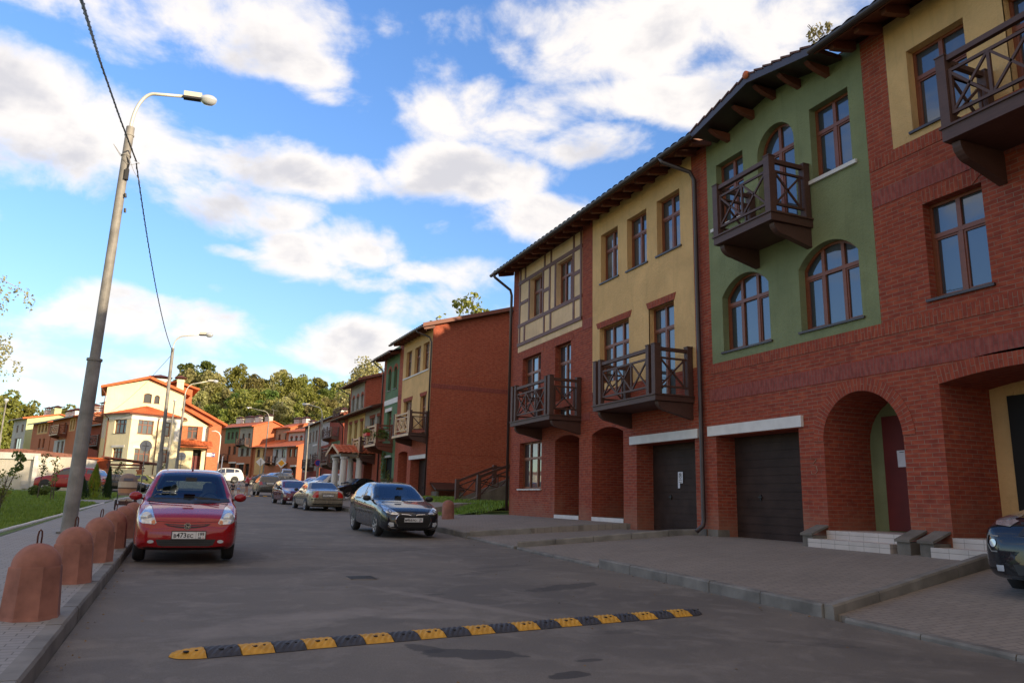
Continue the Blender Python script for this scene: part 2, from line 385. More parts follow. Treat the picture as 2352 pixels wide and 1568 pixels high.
def asphalt_mat():
    m, nt, N, L, b = nodes('asphalt'); co = objco(N)
    f = noisef(N, L, co, 90, 3, .7); g = noisef(N, L, co, .32, 6, .62, .8); h = noisef(N, L, co, 1.7, 6, .65, .5)
    c = mixc(N, L, rng(N,L,f,.3,.72), (.118,.101,.083), (.212,.187,.155))
    c = mixc(N, L, rng(N,L,g,.40,.62,0,.65), c, (.092,.083,.073))
    c = mixc(N, L, rng(N,L,h,.50,.70,0,.50), c, (.27,.238,.20))
    # faint long streaks and pale grit specks
    v = N.new('ShaderNodeTexVoronoi'); v.inputs['Scale'].default_value = 9; L.new(co, v.inputs['Vector'])
    lt = N.new('ShaderNodeMath'); lt.operation = 'LESS_THAN'; lt.inputs[1].default_value = .035; L.new(v.outputs['Distance'], lt.inputs[0])
    c = mixc(N, L, lt.outputs[0], c, (.26,.25,.23))
    # worn patches and stains with a shape of their own: (x, y, rx, ry, rot, strength, dark)
    spots = [(5.45,10.6,.85,.22,.45,.55,0),(2.5,6.65,.50,.20,-.35,.7,0),(2.15,6.95,.25,.12,-1.1,.65,0),(3.0,5.73,.20,.10,.2,.75,0),(3.4,6.15,.14,.05,0,.6,0),
             (5.2,7.9,.35,.14,.3,.35,0),(4.4,7.25,.25,.10,.2,.3,0),(4.9,12.6,.7,.14,.5,.25,0),(5.6,13.4,.8,.15,.4,.25,0),(3.2,10.2,.22,.05,.2,.4,0),
             (1.6,8.9,1.1,.30,.25,.75,1),(2.55,8.6,.55,.16,-.3,.8,1),(3.25,9.6,.12,1.9,.45,.7,1),(.6,8.2,.8,.3,.2,.6,1),(6.0,6.2,.5,.12,-.6,.3,0),(2.4,5.2,.09,.05,0,.6,0),(3.1,5.0,.2,.05,0,.45,0),(1.9,5.6,.12,.04,0,.5,0),
             (1.2,13.2,1.6,.5,.1,.25,0),(3.9,17,1.2,.7,.2,.25,0),(.6,15.6,1.0,1.6,0,.35,0)]
    sep = N.new('ShaderNodeSeparateXYZ'); L.new(co, sep.inputs[0])
    wob = noisef(N, L, co, 5, 4, .6)
    def mm(op, a, bb):
        n = N.new('ShaderNodeMath'); n.operation = op
        for i, vv in enumerate((a,bb)):
            if isinstance(vv,(int,float)): n.inputs[i].default_value = vv
            else: L.new(vv, n.inputs[i])
        return n.outputs[0]
    for x,y,rx,ry,ro,s,d in spots:
        dx = mm('SUBTRACT', sep.outputs[0], x); dy = mm('SUBTRACT', sep.outputs[1], y)
        u = mm('ADD', mm('MULTIPLY', dx, cos(ro)/rx), mm('MULTIPLY', dy, sin(ro)/rx))
        w = mm('ADD', mm('MULTIPLY', dx, -sin(ro)/ry), mm('MULTIPLY', dy, cos(ro)/ry))
        q = mm('ADD', mm('ADD', mm('MULTIPLY',u,u), mm('MULTIPLY',w,w)), mm('MULTIPLY', mm('SUBTRACT', wob, .5), 2.6))
        edge = (1.1,.8) if not d else (1.5,0.0)
        c = mixc(N, L, rng(N,L,q,edge[0],edge[1],0,s), c, (.035,.033,.032) if not d else (.24,.21,.18))
    L.new(c, b.inputs['Base Color']); b.inputs['Roughness'].default_value = .82; b.inputs['Specular IOR Level'].default_value = .35
    bump(N, L, b, f, .5, .006); return m
def grass_mat(name, c1, c2, c3=(.10,.12,.02)):
    m, nt, N, L, b = nodes(name); co = objco(N)
    f = noisef(N, L, co, 2.2, 6, .7); g = noisef(N, L, co, 30, 3)
    c = mixc(N, L, rng(N,L,f,.3,.7), c1, c2); c = mixc(N, L, rng(N,L,g,.55,.75,0,.6), c, c3)
    L.new(c, b.inputs['Base Color']); b.inputs['Roughness'].default_value = .85
    bump(N, L, b, g, .8, .04); return m
def leaf_mat(name, c1, c2, trans=.35):
    m, nt, N, L, b = nodes(name); co = objco(N)
    f = noisef(N, L, co, .9, 3); g = noisef(N, L, co, 7, 2)
    oi = N.new('ShaderNodeObjectInfo')
    c = mixc(N, L, rng(N,L,f,.35,.65), c1, c2)
    c = mixc(N, L, rng(N,L,g,.4,.7,0,.5), c, tuple(x*1.35 for x in c2))
    h = N.new('ShaderNodeHueSaturation'); L.new(c, h.inputs['Color'])
    L.new(rng(N,L,oi.outputs['Random'],0,1,.470,.520), h.inputs['Hue']); L.new(rng(N,L,oi.outputs['Random'],0,1,.75,1.3), h.inputs['Value'])
    tr = N.new('ShaderNodeBsdfTranslucent'); mx = N.new('ShaderNodeMixShader'); mx.inputs[0].default_value = trans
    L.new(h.outputs[0], b.inputs['Base Color']); L.new(h.outputs[0], tr.inputs['Color']); b.inputs['Roughness'].default_value = .6
    L.new(b.outputs[0], mx.inputs[1]); L.new(tr.outputs[0], mx.inputs[2]); L.new(mx.outputs[0], N['Material Output'].inputs['Surface'])
    return m
def paint_mat(name, col, metal=.0, flake=.08):
    m, nt, N, L, b = nodes(name); co = objco(N)
    b.inputs['Base Color'].default_value = (*col,1); b.inputs['Metallic'].default_value = metal
    b.inputs['Specular IOR Level'].default_value = .15; b.inputs['Roughness'].default_value = .28; b.inputs['Coat Weight'].default_value = 1; b.inputs['Coat Roughness'].default_value = .02
    f = noisef(N, L, co, 5, 5, .6)
    L.new(mixc(N,L,rng(N,L,f,.4,.75,0,.10),col,tuple(x*.7+.006 for x in col)), b.inputs['Base Color'])
    L.new(rng(N,L,f,.3,.7,.24,.30), b.inputs['Roughness'])
    return m

MT = dict(
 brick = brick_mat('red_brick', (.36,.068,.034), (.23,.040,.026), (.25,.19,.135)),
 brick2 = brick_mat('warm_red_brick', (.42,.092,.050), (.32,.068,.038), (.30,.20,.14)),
 brick_lit = brick_mat('sunlit_brick', (.49,.165,.080), (.42,.13,.064), (.30,.21,.14)),  # lit copy of the brick, sun warmth put into its colour
 brick_pink = brick_mat('dark_pink_brick', (.29,.068,.054), (.26,.060,.048), (.20,.12,.10)),
 beige = plaster('beige_plaster', (.70,.445,.205)), beigel = plaster('pale_beige_plaster', (.76,.54,.33)), green = plaster('green_plaster', (.225,.255,.135)),
 sage = plaster('sage_plaster', (.13,.21,.12)), greyp = plaster('grey_plaster', (.36,.34,.29)), greyw = plaster('pale_grey_plaster', (.50,.49,.47)),
 cream = plaster('cream_plaster', (.86,.76,.50), .05), yel = plaster('yellow_plaster', (.62,.44,.18)), lime = plaster('lime_plaster', (.52,.58,.32), .06),
 whitep = plaster('white_plaster', (.74,.72,.68), .05), oyster = plaster('oyster_plaster', (.62,.58,.50), .05),
 frame = wood_mat('window_frame_wood', (.19,.052,.020), .18, .45), darkwood = wood_mat('dark_brown_wood', (.078,.034,.024), .25),
 greywood = wood_mat('weathered_brown_wood', (.115,.072,.062), .22), palewood_suntone = wood_mat('pale_wood_and_sun_tone', (.60,.42,.26), .15),  # the pale tone also stands in for sun on balcony fronts
 redwood = wood_mat('red_brown_wood', (.17,.050,.028), .2), htim = wood_mat('timber_beam', (.135,.048,.032), .2),
 roofd = roof_mat('shaded_roof_tile', (.10,.040,.028), (.16,.062,.040)), roofo = roof_mat('orange_sunlit_tile', (.50,.105,.030), (.62,.16,.055)),  # terracotta tile twice: dark copy holds shade, orange copy its sunlit colour
 cap = roof_mat('chimney_cap_tile', (.075,.022,.020), (.12,.036,.030)),
 gutter = plain('brown_gutter_metal', (.040,.022,.020), .42, 0, .2, 3, spec=.6), white = plain('white_paint', (.66,.63,.60), .6, 0, .08, 4),
 conc = plain('concrete', (.155,.135,.112), .9, 0, .3, 3, .004), kerb = plain('kerb_concrete', (.18,.168,.148), .88, 0, .38, 2.2, .004),
 kerbw = plain('white_kerb', (.62,.60,.56), .8, 0, .12, 5), door = plain('dark_garage_door', (.045,.027,.022), .6, 0, .25, 2, spec=.15),
 rdoor = plain('dark_red_door', (.12,.012,.010), .6, 0, .2, 2), dark = plain('dark_void', (.010,.009,.008), .8, 0, .2, 2),
 tile = tile_mat(), galv = plain('galvanised_steel', (.24,.23,.215), .68, .15, .35, 2.5),
 lampg = plain('lamp_grey', (.62,.60,.52), .4, .2, .08, 6), black = plain('black_plastic', (.018,.018,.019), .5, 0, .2, 8),
 rubber = plain('rubber', (.020,.020,.021), .78, 0, .25, 10), chrome = plain('chrome', (.75,.76,.78), .12, 1, .03, 4),
 alloy = plain('alloy_wheel', (.55,.56,.58), .28, .8, .05, 5), yellow = plain('yellow_rubber', (.56,.285,.030), .7, 0, .22, 9),
 bblack = plain('speed_bump_rubber', (.042,.044,.052), .72, 0, .25, 9), terra = plain('terracotta_concrete', (.30,.130,.095), .9, 0, .32, 4, .004),
 rust = plain('rusty_rebar', (.10,.030,.018), .8, .3, .3, 20), glass = glass_mat('window_glass'), glassc = glass_mat('window_glass_curtained', (.02,.022,.02), (.12,.12,.10)),
 carglass = glass_mat('car_glass', (.010,.013,.016), None, .10), carclear = clear_glass('clear_car_glass'), lamp_glass = plain('lamp_glass', (.62,.66,.70), .12, .3, .05, 3, coat=1),
 head = plain('headlight_lens', (.50,.54,.57), .10, .55, .35, 16, coat=1), tail = plain('tail_light_red', (.42,.012,.010), .15, 0, .25, 14, coat=1),
 amber = plain('amber_lens', (.55,.17,.06), .15, 0, .1, 14, coat=1),
 asphalt = asphalt_mat(), paveL = paver_mat('grey_pavers', (.30,.28,.255), (.255,.24,.22), (.11,.097,.084), .21, .105, .0),
 paveR = paver_mat('buff_pavers', (.25,.212,.176), (.215,.184,.154), (.13,.11,.09), .2, .1, .35, .45),
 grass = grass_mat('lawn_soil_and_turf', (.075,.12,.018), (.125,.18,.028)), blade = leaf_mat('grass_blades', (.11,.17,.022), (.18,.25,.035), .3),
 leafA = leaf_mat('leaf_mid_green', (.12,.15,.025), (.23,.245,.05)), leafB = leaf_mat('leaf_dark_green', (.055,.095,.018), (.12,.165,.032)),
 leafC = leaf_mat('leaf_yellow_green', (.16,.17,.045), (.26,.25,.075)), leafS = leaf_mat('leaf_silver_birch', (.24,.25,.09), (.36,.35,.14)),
 thuja = leaf_mat('thuja_green', (.14,.25,.02), (.28,.38,.035), .3), thujad = leaf_mat('thuja_dark', (.015,.04,.010), (.03,.07,.018), .2),
 bark = wood_mat('bark', (.10,.080,.062), .3, .9), barkb = wood_mat('birch_bark', (.42,.38,.32), .3, .9),
 skin = plain('skin', (.48,.27,.20), .55, 0, .05, 5), soil = plain('soil', (.06,.045,.03), .95, 0, .3, 2),
 signw = plain('sign_white', (.75,.75,.73), .45, 0, .03, 3), signb = plain('sign_back_grey', (.45,.46,.46), .45, .3, .08, 3),
 signo = plain('sign_amber', (.80,.36,.02), .5, 0, .03, 3), signr = plain('sign_red', (.55,.03,.03), .5, 0, .05, 3), signbl = plain('sign_blue', (.012,.030,.26), .5, 0, .05, 3),
 ink = plain('black_ink', (.015,.015,.015), .6, 0, .1, 3), paper = plain('paper', (.68,.67,.70), .8, 0, .05, 5), chalk = plain('chalk_paint', (.42,.27,.20), .9, 0, .15, 8),
)
BR = MT['brick']
# ------------------------------------------------------------------ architecture helpers
def rect(a0,a1,z0,z1): return [(a0,z0),(a1,z0),(a1,z1),(a0,z1)]
def archp(a0,a1,z0,zs,zt,n=14):
    """opening outline with an arched head: springing zs, crown zt"""
    c = (a0+a1)/2; w = (a1-a0)/2; r = zt-zs; pts = [(a0,z0),(a1,z0)]
    R = (w*w+r*r)/(2*r); cz = zt-R; a = math.asin(min(1, w/R))
    if r > w*.99: a = pi/2; R = w; cz = zs
    for i in range(n+1):
        t = a-2*a*i/n; pts.append((c+R*sin(t), cz+R*cos(t)*(1 if r<=w*1.01 else r/w)))
    return pts
def wall_faces(mb, outer, holes, F, d=0.0, reveal=0.0, sw=0, mi=0, flip=False):
    polys = [[Vector((a,b,0)) for a,b in outer]]+[[Vector((a,b,0)) for a,b in h] for h in holes]
    flat = [p for q in polys for p in q]
    for t in geometry.tessellate_polygon(polys):
        p = [flat[i] for i in t]
        if (p[1]-p[0]).cross(p[2]-p[0]).length < 1e-7: continue
        mb.face([F(q.x,q.y,d) for q in p], sw, None, mi)
    if reveal:
        for h in holes:
            n = len(h)
            for i in range(n):
                j = (i+1)%n; mb.face([F(*h[i],d),F(*h[j],d),F(*h[j],d+reveal),F(*h[i],d+reveal)], sw, None, mi)
def ringbricks(mb, a0,a1,zs,zt,th,F,d=-.012,n=18, ext=0):
    """arch of radial bricks round an opening head"""
    c=(a0+a1)/2; w=(a1-a0)/2; r=zt-zs; R=(w*w+r*r)/(2*r); cz=zt-R; a=math.asin(min(1,w/R)); k=1
    if r > w*.99: a=pi/2; R=w; cz=zs
    sc = (r/w) if r>w*1.01 else 1
    def P(t,rr): return (c+rr*sin(t), cz+rr*cos(t)*sc)
    for i in range(n):
        t0=a-2*a*i/n; t1=a-2*a*(i+1)/n
        p=[P(t0,R),P(t1,R),P(t1,R+th),P(t0,R+th)]
        u0,u1=t0*(R+th/2),t1*(R+th/2)
        mb.face([F(*q,d) for q in p],0,None); 
        mb.uv[len(mb.f)-1]=[(.02,u0),(.02,u1),(.24,u1),(.24,u0)]
        mb.face([F(*p[3],d),F(*p[2],d),F(*p[2],0),F(*p[3],0)])
        mb.uv[len(mb.f)-1]=[(0,u0),(0,u1),(.05,u1),(.05,u0)]
def FX(x0=0): return lambda a,b,d: (x0+d, a, b)          # wall facing -x: a along y
def FY(y0=0): return lambda a,b,d: (a, y0+d, b)          # wall facing -y: a along x

def window(par, F, a0,a1,z0,z1, cols=2, tr=.34, arch=0, rd=.17, fm='frame', gm='glass', sill='dark', rows=None, fw=.055, name='window', small=False):
    """frame with mullions and transom, pane and sill as sub-parts"""
    mb = MB(); out = archp(a0,a1,z0,z1-arch,z1) if arch else rect(a0,a1,z0,z1)
    c=(a0+a1)/2
    def inset(pl, k):
        w=(a1-a0)/2; h=(z1-z0)/2; cz=(z0+z1)/2
        return [(c+(x-c)*(w-k)/w, cz+(y-cz)*(h-k)/h) for x,y in pl]
    def topz(x, k=0):
        if not arch: return z1-k
        w=(a1-a0)/2; r=arch; R=(w*w+r*r)/(2*r); cz=z1-R
        if r>w*.99: R=w; cz=z1-r; 
        return cz+sqrt(max(0,R*R-(x-c)**2))*(1 if r<=w*1.01 else r/w)-k
    inn = inset(out, fw); n=len(out)
    for i in range(n):
        j=(i+1)%n; mb.prism([out[i],out[j],inn[j],inn[i]], F, rd, rd+.06)
    zt = z1-(z1-z0)*tr
    if not small:
        mb.prism(rect(a0+fw,a1-fw,zt-.045,zt+.035), F, rd-.012, rd+.05)
    for k in range(1, cols):
        x=a0+(a1-a0)*k/cols
        mb.prism([(x-.04,z0+fw),(x+.04,z0+fw),(x+.04,topz(x+.04,fw)),(x-.04,topz(x-.04,fw))], F, rd-.008, rd+.05)
    if not small:
        # opening lights: a second, slimmer sash frame inside each lower light
        for k in range(cols):
            x0=a0+(a1-a0)*k/cols+(.055 if k==0 else .04); x1=a0+(a1-a0)*(k+1)/cols-(.055 if k==cols-1 else .04)
            if cols==3 and k==1: continue
            for q in (rect(x0,x0+.035,z0+fw,zt-.045),rect(x1-.035,x1,z0+fw,zt-.045),rect(x0+.035,x1-.035,z0+fw,z0+fw+.035),rect(x0+.035,x1-.035,zt-.08,zt-.045)):
                mb.prism(q, F, rd+.008, rd+.045)
    w = obj(name, mb, MT[fm], par)
    g = MB(); wall_faces(g, inset(out,fw*.5), [], F, rd+.035); obj('pane', g, MT[gm], w)
    if sill:
        s = MB(); s.prism(rect(a0-.06,a1+.06,z0-.045,z0), F, -.05 if sill!='white' else -.07, rd+.02); obj('sill', s, MT['gutter'] if sill=='dark' else MT['white'], w)
    return w
def lintel(par, F, a0,a1,z0,z1, m='white', d=.07):
    mb=MB(); mb.prism(rect(a0,a1,z0,z1),F,-d,.02); return obj('lintel', mb, MT[m], par)
def brick_lintel(par, F, a0,a1,z0,z1, fl=.09, m='brick'):
    mb=MB(); mb.prism([(a0+fl,z0),(a1-fl,z0),(a1,z1),(a0,z1)],F,-.02,.02,1); return obj('brick_lintel', mb, MT[m], par)
def band(mb, F, a0,a1,z0,z1, mi=0, d=.012): mb.prism(rect(a0,a1,z0,z1),F,-d,.005,1,mi)

def garage_door(par, F, a0,a1,z0,z1, d=.55, n=13, m='door'):
    mb=MB(); h=(z1-z0)/n
    for i in range(n):
        mb.prism(rect(a0,a1,z0+i*h+.006,z0+(i+1)*h-.004),F,d,d+.04); mb.prism(rect(a0,a1,z0+(i+1)*h-.004,z0+(i+1)*h+.006),F,d-.012,d+.03)
    o=obj('garage_door',mb,MT[m],par)
    hb=MB(); c=(a0+a1)/2+.35*(a1-a0)/2; hb.prism(rect(c-.06,c+.06,z0+.95,z0+.98),F,d-.05,d-.03); hb.prism(rect(c-.015,c+.015,z0+.90,z0+1.02),F,d-.035,d)
    obj('handle',hb,MT['black'],o); return o

def railing_panel(mb, A, B, z0, z1, nX, w=.05, th=.045):
    """frame with nX crosses between A and B (xy tuples)"""
    a=Vector((*A,0)); b=Vector((*B,0)); d=(b-a); L=d.length; d.normalize()
    P=lambda t,z: a+d*t+Vector((0,0,z))
    mb.bar(P(0,z1),P(L,z1),th,w); mb.bar(P(0,z0),P(L,z0),th,w)
    for k in range(nX+1):
        t=L*k/nX; t=min(max(t,w/2),L-w/2); mb.bar(P(t,z0+w/2),P(t,z1-w/2),th,w,up=d)
    for k in range(nX):
        t0=L*k/nX+w*.5; t1=L*(k+1)/nX-w*.5
        mb.bar(P(t0,z0+w/2),P(t1,z1-w/2),th*.8,w*.8,up=d); mb.bar(P(t0,z1-w/2),P(t1,z0+w/2),th*.8,w*.8,up=d)
def balcony(par, y0,y1,zs, dep=1.17, nf=3, wood='darkwood', front=None, slab=.17, ph=1.27, near_post=True, bracket=.42, posts='pair', x0=0.0, rail_h=1.19):
    """projects towards -x from x0; slab top at zs"""
    root = MB(); xf=x0-dep
    root.box(xf-.03,x0,y0-.03,y1+.03,zs-.035,zs); root.box(xf,x0,y0,y1,zs-slab,zs-.035)
    b = obj('balcony', root, MT[wood], par)
    # curved brackets below each end
    for yy in (y0+.06,y1-.20):
        m=MB(); pr=[(x0,zs-slab)]
        for i in range(7):
            t=i/6*pi/2; pr.append((xf+.12+.30*(1-cos(t)) , zs-slab-.02-bracket*.55*sin(t)))
        pr.append((x0,zs-slab-bracket)); 
        m.prism([(p[0],p[1]) for p in pr], lambda a,bb,d: (a,yy+d,bb), 0, .14); obj('bracket', m, MT[wood], b)
    def post(x,y,w=.14,mat=None):
        m=MB(); m.box(x-w/2,x+w/2,y-w/2,y+w/2,zs,zs+ph-.02); m.box(x-w/2-.012,x+w/2+.012,y-w/2-.012,y+w/2+.012,zs+ph-.02,zs+ph)
        obj('post', m, MT[mat or wood], b)
    fm = front or wood
    post(xf+.08,y0+.08,.16,wood); post(xf+.08,y1-.08,.16,wood)
    if posts=='pair': post(xf+.07,y0+.36,.13,fm); post(xf+.07,y1-.36,.13,fm); ya,yb=y0+.43,y1-.43
    else: ya,yb=y0+.17,y1-.17
    post(x0-.10,y0+.08,.15); post(x0-.10,y1-.08,.15)
    r=MB(); r.box(xf+.03,xf+.12,ya,yb,zs+rail_h-.09,zs+rail_h); railing_panel(r,(xf+.07,ya),(xf+.07,yb),zs+.2,zs+rail_h-.27,nf)
    obj('railing', r, MT[fm], b)
    for yy in (y0+.08,y1-.08):
        r=MB(); r.box(xf+.16,x0-.17,yy-.04,yy+.04,zs+rail_h-.09,zs+rail_h); railing_panel(r,(xf+.20,yy),(x0-.22,yy),zs+.2,zs+rail_h-.27,1)
        r.bar((xf+.1,yy,zs+rail_h-.27),(x0-.1,yy,zs+rail_h-.27),.04,.05); r.bar((xf+.1,yy,zs+.2),(x0-.1,yy,zs+.2),.04,.05)
        obj('railing', r, MT[wood], b)
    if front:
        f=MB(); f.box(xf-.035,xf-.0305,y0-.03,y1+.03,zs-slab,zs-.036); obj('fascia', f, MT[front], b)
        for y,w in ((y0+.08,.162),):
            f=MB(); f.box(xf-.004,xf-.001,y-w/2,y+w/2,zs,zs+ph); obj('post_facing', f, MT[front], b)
    return b

def tiled_slope(mb, P00, P10, P01, P11, per=.33, amp=.04, rows=9, step=.03, cols_per=6):
    """P00-P10 eave line, P01-P11 ridge line; S shaped tiles as waves with a step per course"""
    a=Vector(P00); b=Vector(P10); c=Vector(P01); d=Vector(P11)
    L=(b-a).length; nc=max(4,int(L/per*cols_per)); n=((b-a).cross(c-a)).normalized()
    if n.z<0: n=-n
    rowsP=[]
    for i in range(rows):
        for k in (0,1):
            t=(i+k)/rows; row=[]
            for j in range(nc+1):
                s=j/nc; p=(a*(1-s)+b*s)*(1-t)+(c*(1-s)+d*s)*t
                h=amp*(abs(sin(pi*s*L/per))**.7) + (step if k==0 else 0)
                row.append(p+n*h)
            rowsP.append(row)
    mb.grid(rowsP)
def roof_sheet(mb, pts, th=.12):
    n=((Vector(pts[1])-Vector(pts[0])).cross(Vector(pts[2])-Vector(pts[0]))).normalized()
    if n.z<0: n=-n
    a=[Vector(p) for p in pts]; b=[p-n*th for p in a]
    mb.face(a); mb.face(b[::-1])
    for i in range(len(a)):
        j=(i+1)%len(a); mb.face([a[i],a[j],b[j],b[i]])
def downpipe(par, pts, r=.05, m='gutter'):
    mb=MB(); mb.tube(pts,r,10); 
    return obj('downpipe',mb,MT[m],par,True)
def chimney(par, x,y,z0,z1, w=.8,l=1.2, m='greyw', cap='cap'):
    mb=MB(); mb.box(x-w/2,x+w/2,y-l/2,y+l/2,z0,z1); mb.box(x-w/2-.06,x+w/2+.06,y-l/2-.06,y+l/2+.06,z1-.25,z1-.12); c=obj('chimney',mb,MT[m],par)
    k=MB(); 
    for sx in (-1,1):
        for sy in (-1,1): k.box(x+sx*w*.4-.05,x+sx*w*.4+.05,y+sy*l*.4-.05,y+sy*l*.4+.05,z1,z1+.22)
    a=(x-w/2-.3,y-l/2-.3,z1+.2); b_=(x+w/2+.3,y-l/2-.3,z1+.2); c_=(x+w/2+.3,y+l/2+.3,z1+.2); d_=(x-w/2-.3,y+l/2+.3,z1+.2)
    e=(x,y-l*.25,z1+.52); f=(x,y+l*.25,z1+.52)
    for q in ((a,b_,e),(c_,d_,f),(b_,c_,f,e),(d_,a,e,f),(a,d_,c_,b_)): k.face(q)
    obj('chimney_cap',k,MT[cap],c); return c
def eaves(par, y0,y1,zt, ov=.75, slope=.45, x0=0.0, drop=.0, sp=.62, m='redwood', gut=True):
    """soffit boards, exposed rafter tails and gutter along a wall top at x0"""
    s=MB(); ze=zt+.12-ov*slope
    s.face([(x0+.3,y0,zt+.12+.3*slope),(x0-ov,y0,ze),(x0-ov,y1,ze),(x0+.3,y1,zt+.12+.3*slope)])
    s.box(x0-ov-.03,x0-ov,y0,y1,ze-.10,ze+.05); so=obj('soffit',s,MT[m],par)
    n=max(1,int((y1-y0)/sp))
    for i in range(n):
        y=y0+(y1-y0)*(i+.5)/n; t=MB()
        pr=[(x0+.02,zt+.10),(x0+.02,zt-.10),(x0-ov*.55,zt-.10-ov*slope*.45),(x0-ov*.82,ze-.13),(x0-ov*.86,ze-.05),(x0-ov*.86,ze+.02)]
        t.prism(pr, lambda a,b,d: (a,y-.06+d,b), 0, .12); obj('rafter_tail',t,MT[m],so)
    if gut:
        g=MB(); P=[]
        for k in range(9):
            a=pi*k/8; P.append((x0-ov-.09-.075*cos(a), ze-.02-.085*sin(a)))
        g.grid([[(px,y0-.05,pz) for px,pz in P],[(px,y1+.05,pz) for px,pz in P]]); g.grid([[(px*1+.0,y0-.05,pz-.006) for px,pz in P],[(px,y1+.05,pz-.006) for px,pz in P]])
        obj('gutter',g,MT['gutter'],par,False)
    return ze
def main_roof(par, y0,y1,zt, depth=12, ov=.75, slope=.45, x0=0.0, m='roofd', wave=True, name='roof', near=True, ridge=None):
    ze=zt+.12-ov*slope; rx=ridge if ridge else depth/2; zr=zt+.12+rx*slope
    mb=MB()
    if wave: tiled_slope(mb,(x0-ov-.06,y0,ze+.03),(x0-ov-.06,y1,ze+.03),(x0+rx,y0,zr+.05),(x0+rx,y1,zr+.05),rows=int(rx/.38))
    else: roof_sheet(mb,[(x0-ov-.06,y0,ze+.03),(x0-ov-.06,y1,ze+.03),(x0+rx,y1,zr+.05),(x0+rx,y0,zr+.05)])
    roof_sheet(mb,[(x0+rx,y0,zr+.05),(x0+rx,y1,zr+.05),(x0+depth+ov,y1,zt-.1),(x0+depth+ov,y0,zt-.1)])
    return obj(name,mb,MT[m],par), ze, zr
def gable_wall(mb, y, x0, x1, zb, zt, rx, slope, facing=-1, holes=()):
    F=lambda a,b,d: (a,y-facing*d,b)
    wall_faces(mb,[(x0,zb),(x1,zb),(x1,zt),(x0+rx,zt+.05+rx*slope),(x0,zt+.05)],list(holes),F)

# ------------------------------------------------------------------ near row of houses on the right (facade at x = 11.6)
FXX = 11.6
house = thing('townhouse_row','long near brick terrace with green and beige bays and brown wooden balconies','house',(FXX,0,0))
B = house; F0 = FX(0)
TOP=10.62
bh=[]; win=[]
def notched(r, dr):
    """panel outline with a door cut up from its lower edge, and the matching hole outline for the wall round it"""
    (a0,z0),(a1,_),(_,z1),_=r; (d0,e0),(d1,_),(_,e1),_=dr
    return [(a0,z0),(d0,z0),(d0,e1),(d1,e1),(d1,z0),(a1,z0),(a1,z1),(a0,z1)], [(a0,z0),(d0,z0),(d0,e0),(d1,e0),(d1,z0),(a1,z0),(a1,z1),(a0,z1)]
def door_reveal(par,F,dr,m,r=.2):
    q=MB()
    for i in (1,2,3):
        j=(i+1)%4; q.face([F(*dr[i],0),F(*dr[j],0),F(*dr[j],r),F(*dr[i],r)])
    return obj('door_reveal',q,MT[m],par)
# plaster panels as holes in the brick skin (y along the street)
ht=rect(21.55,26.90,7.12,TOP); be=rect(15.45,20.84,4.82,TOP); gr=rect(9.85,14.80,4.80,TOP); be2=rect(3.6,9.28,8.04,TOP)
# brick openings
g1=rect(24.57,26.52,1.83,3.54); d1=archp(21.72,23.48,.95,3.45,3.60); d2=archp(19.0,20.87,.95,3.48,3.66)
ga1=rect(15.60,18.30,.55,3.03); ga2=rect(12.08,14.77,.55,3.03); ar=archp(9.58,11.42,.95,2.72,3.62); big=archp(5.9,8.80,.60,3.53,3.66)
w2a=rect(24.74,26.41,5.02,6.80); w2b=rect(22.35,23.56,4.15,6.80); wr=rect(7.70,8.80,5.02,6.77)
beD=rect(16.36,17.58,4.12,6.81); be2D=rect(5.75,7.02,7.40,9.75)
beP,beH=notched(be,beD); be2P,be2H=notched(be2,be2D)
bh=[ht,beH,gr,be2H,g1,d1,d2,ga1,ga2,ar,big,w2a,w2b,wr]
# the terrace goes on behind the camera
rest=[]
for k in range(5):
    y=-2.5-k*7.5; rest+= [rect(y-1.6,y-.5,8.24,9.88),rect(y-4.2,y-3.0,8.24,9.88),rect(y-1.6,y-.3,5.03,6.8),rect(y-4.2,y-2.9,5.03,6.8),rect(y-3.2,y-.6,.55,3.03)]
rest.append(rect(.9,2.1,8.24,9.88)); rest.append(rect(.4,1.7,5.03,6.8)); rest.append(rect(4.0,5.2,5.03,6.8)); rest.append(rect(2.3,4.9,.55,3.03))
mb=MB(); wall_faces(mb, rect(-42,27.45,-.6,TOP), bh+rest, F0, 0, .0)
for h,r in ((g1,.2),(w2a,.2),(w2b,.2),(wr,.2),(d1,1.6),(d2,1.6),(ga1,.62),(ga2,.62),(ar,1.28),(big,1.28)): 
    n=len(h)
    for i in range(n):
        j=(i+1)%n; mb.face([F0(*h[i],0),F0(*h[j],0),F0(*h[j],r),F0(*h[i],r)])
for h in rest:
    for i in range(4):
        j=(i+1)%4; mb.face([F0(*h[i],0),F0(*h[j],0),F0(*h[j],.2),F0(*h[i],.2)])
# soldier courses and pink bands
for a0,a1 in ((-42,14.95),(15.22,15.44)): band(mb,F0,a0,a1,4.56,4.80)
band(mb,F0,20.85,26.95,4.56,4.80); band(mb,F0,-42,3.5,7.80,8.02); band(mb,F0,3.6,9.82,7.80,8.04)
band(mb,F0,24.5,26.6,6.80,7.03); band(mb,F0,22.2,23.7,6.80,7.03)
mb.prism([(7.85,6.77),(8.72,6.77),(8.98,7.02),(7.55,7.02)],F0,-.012,.01,1)
ringbricks(mb,9.58,11.42,2.72,3.62,.25,F0,n=22); ringbricks(mb,5.9,8.80,3.53,3.66,.26,F0,n=20)
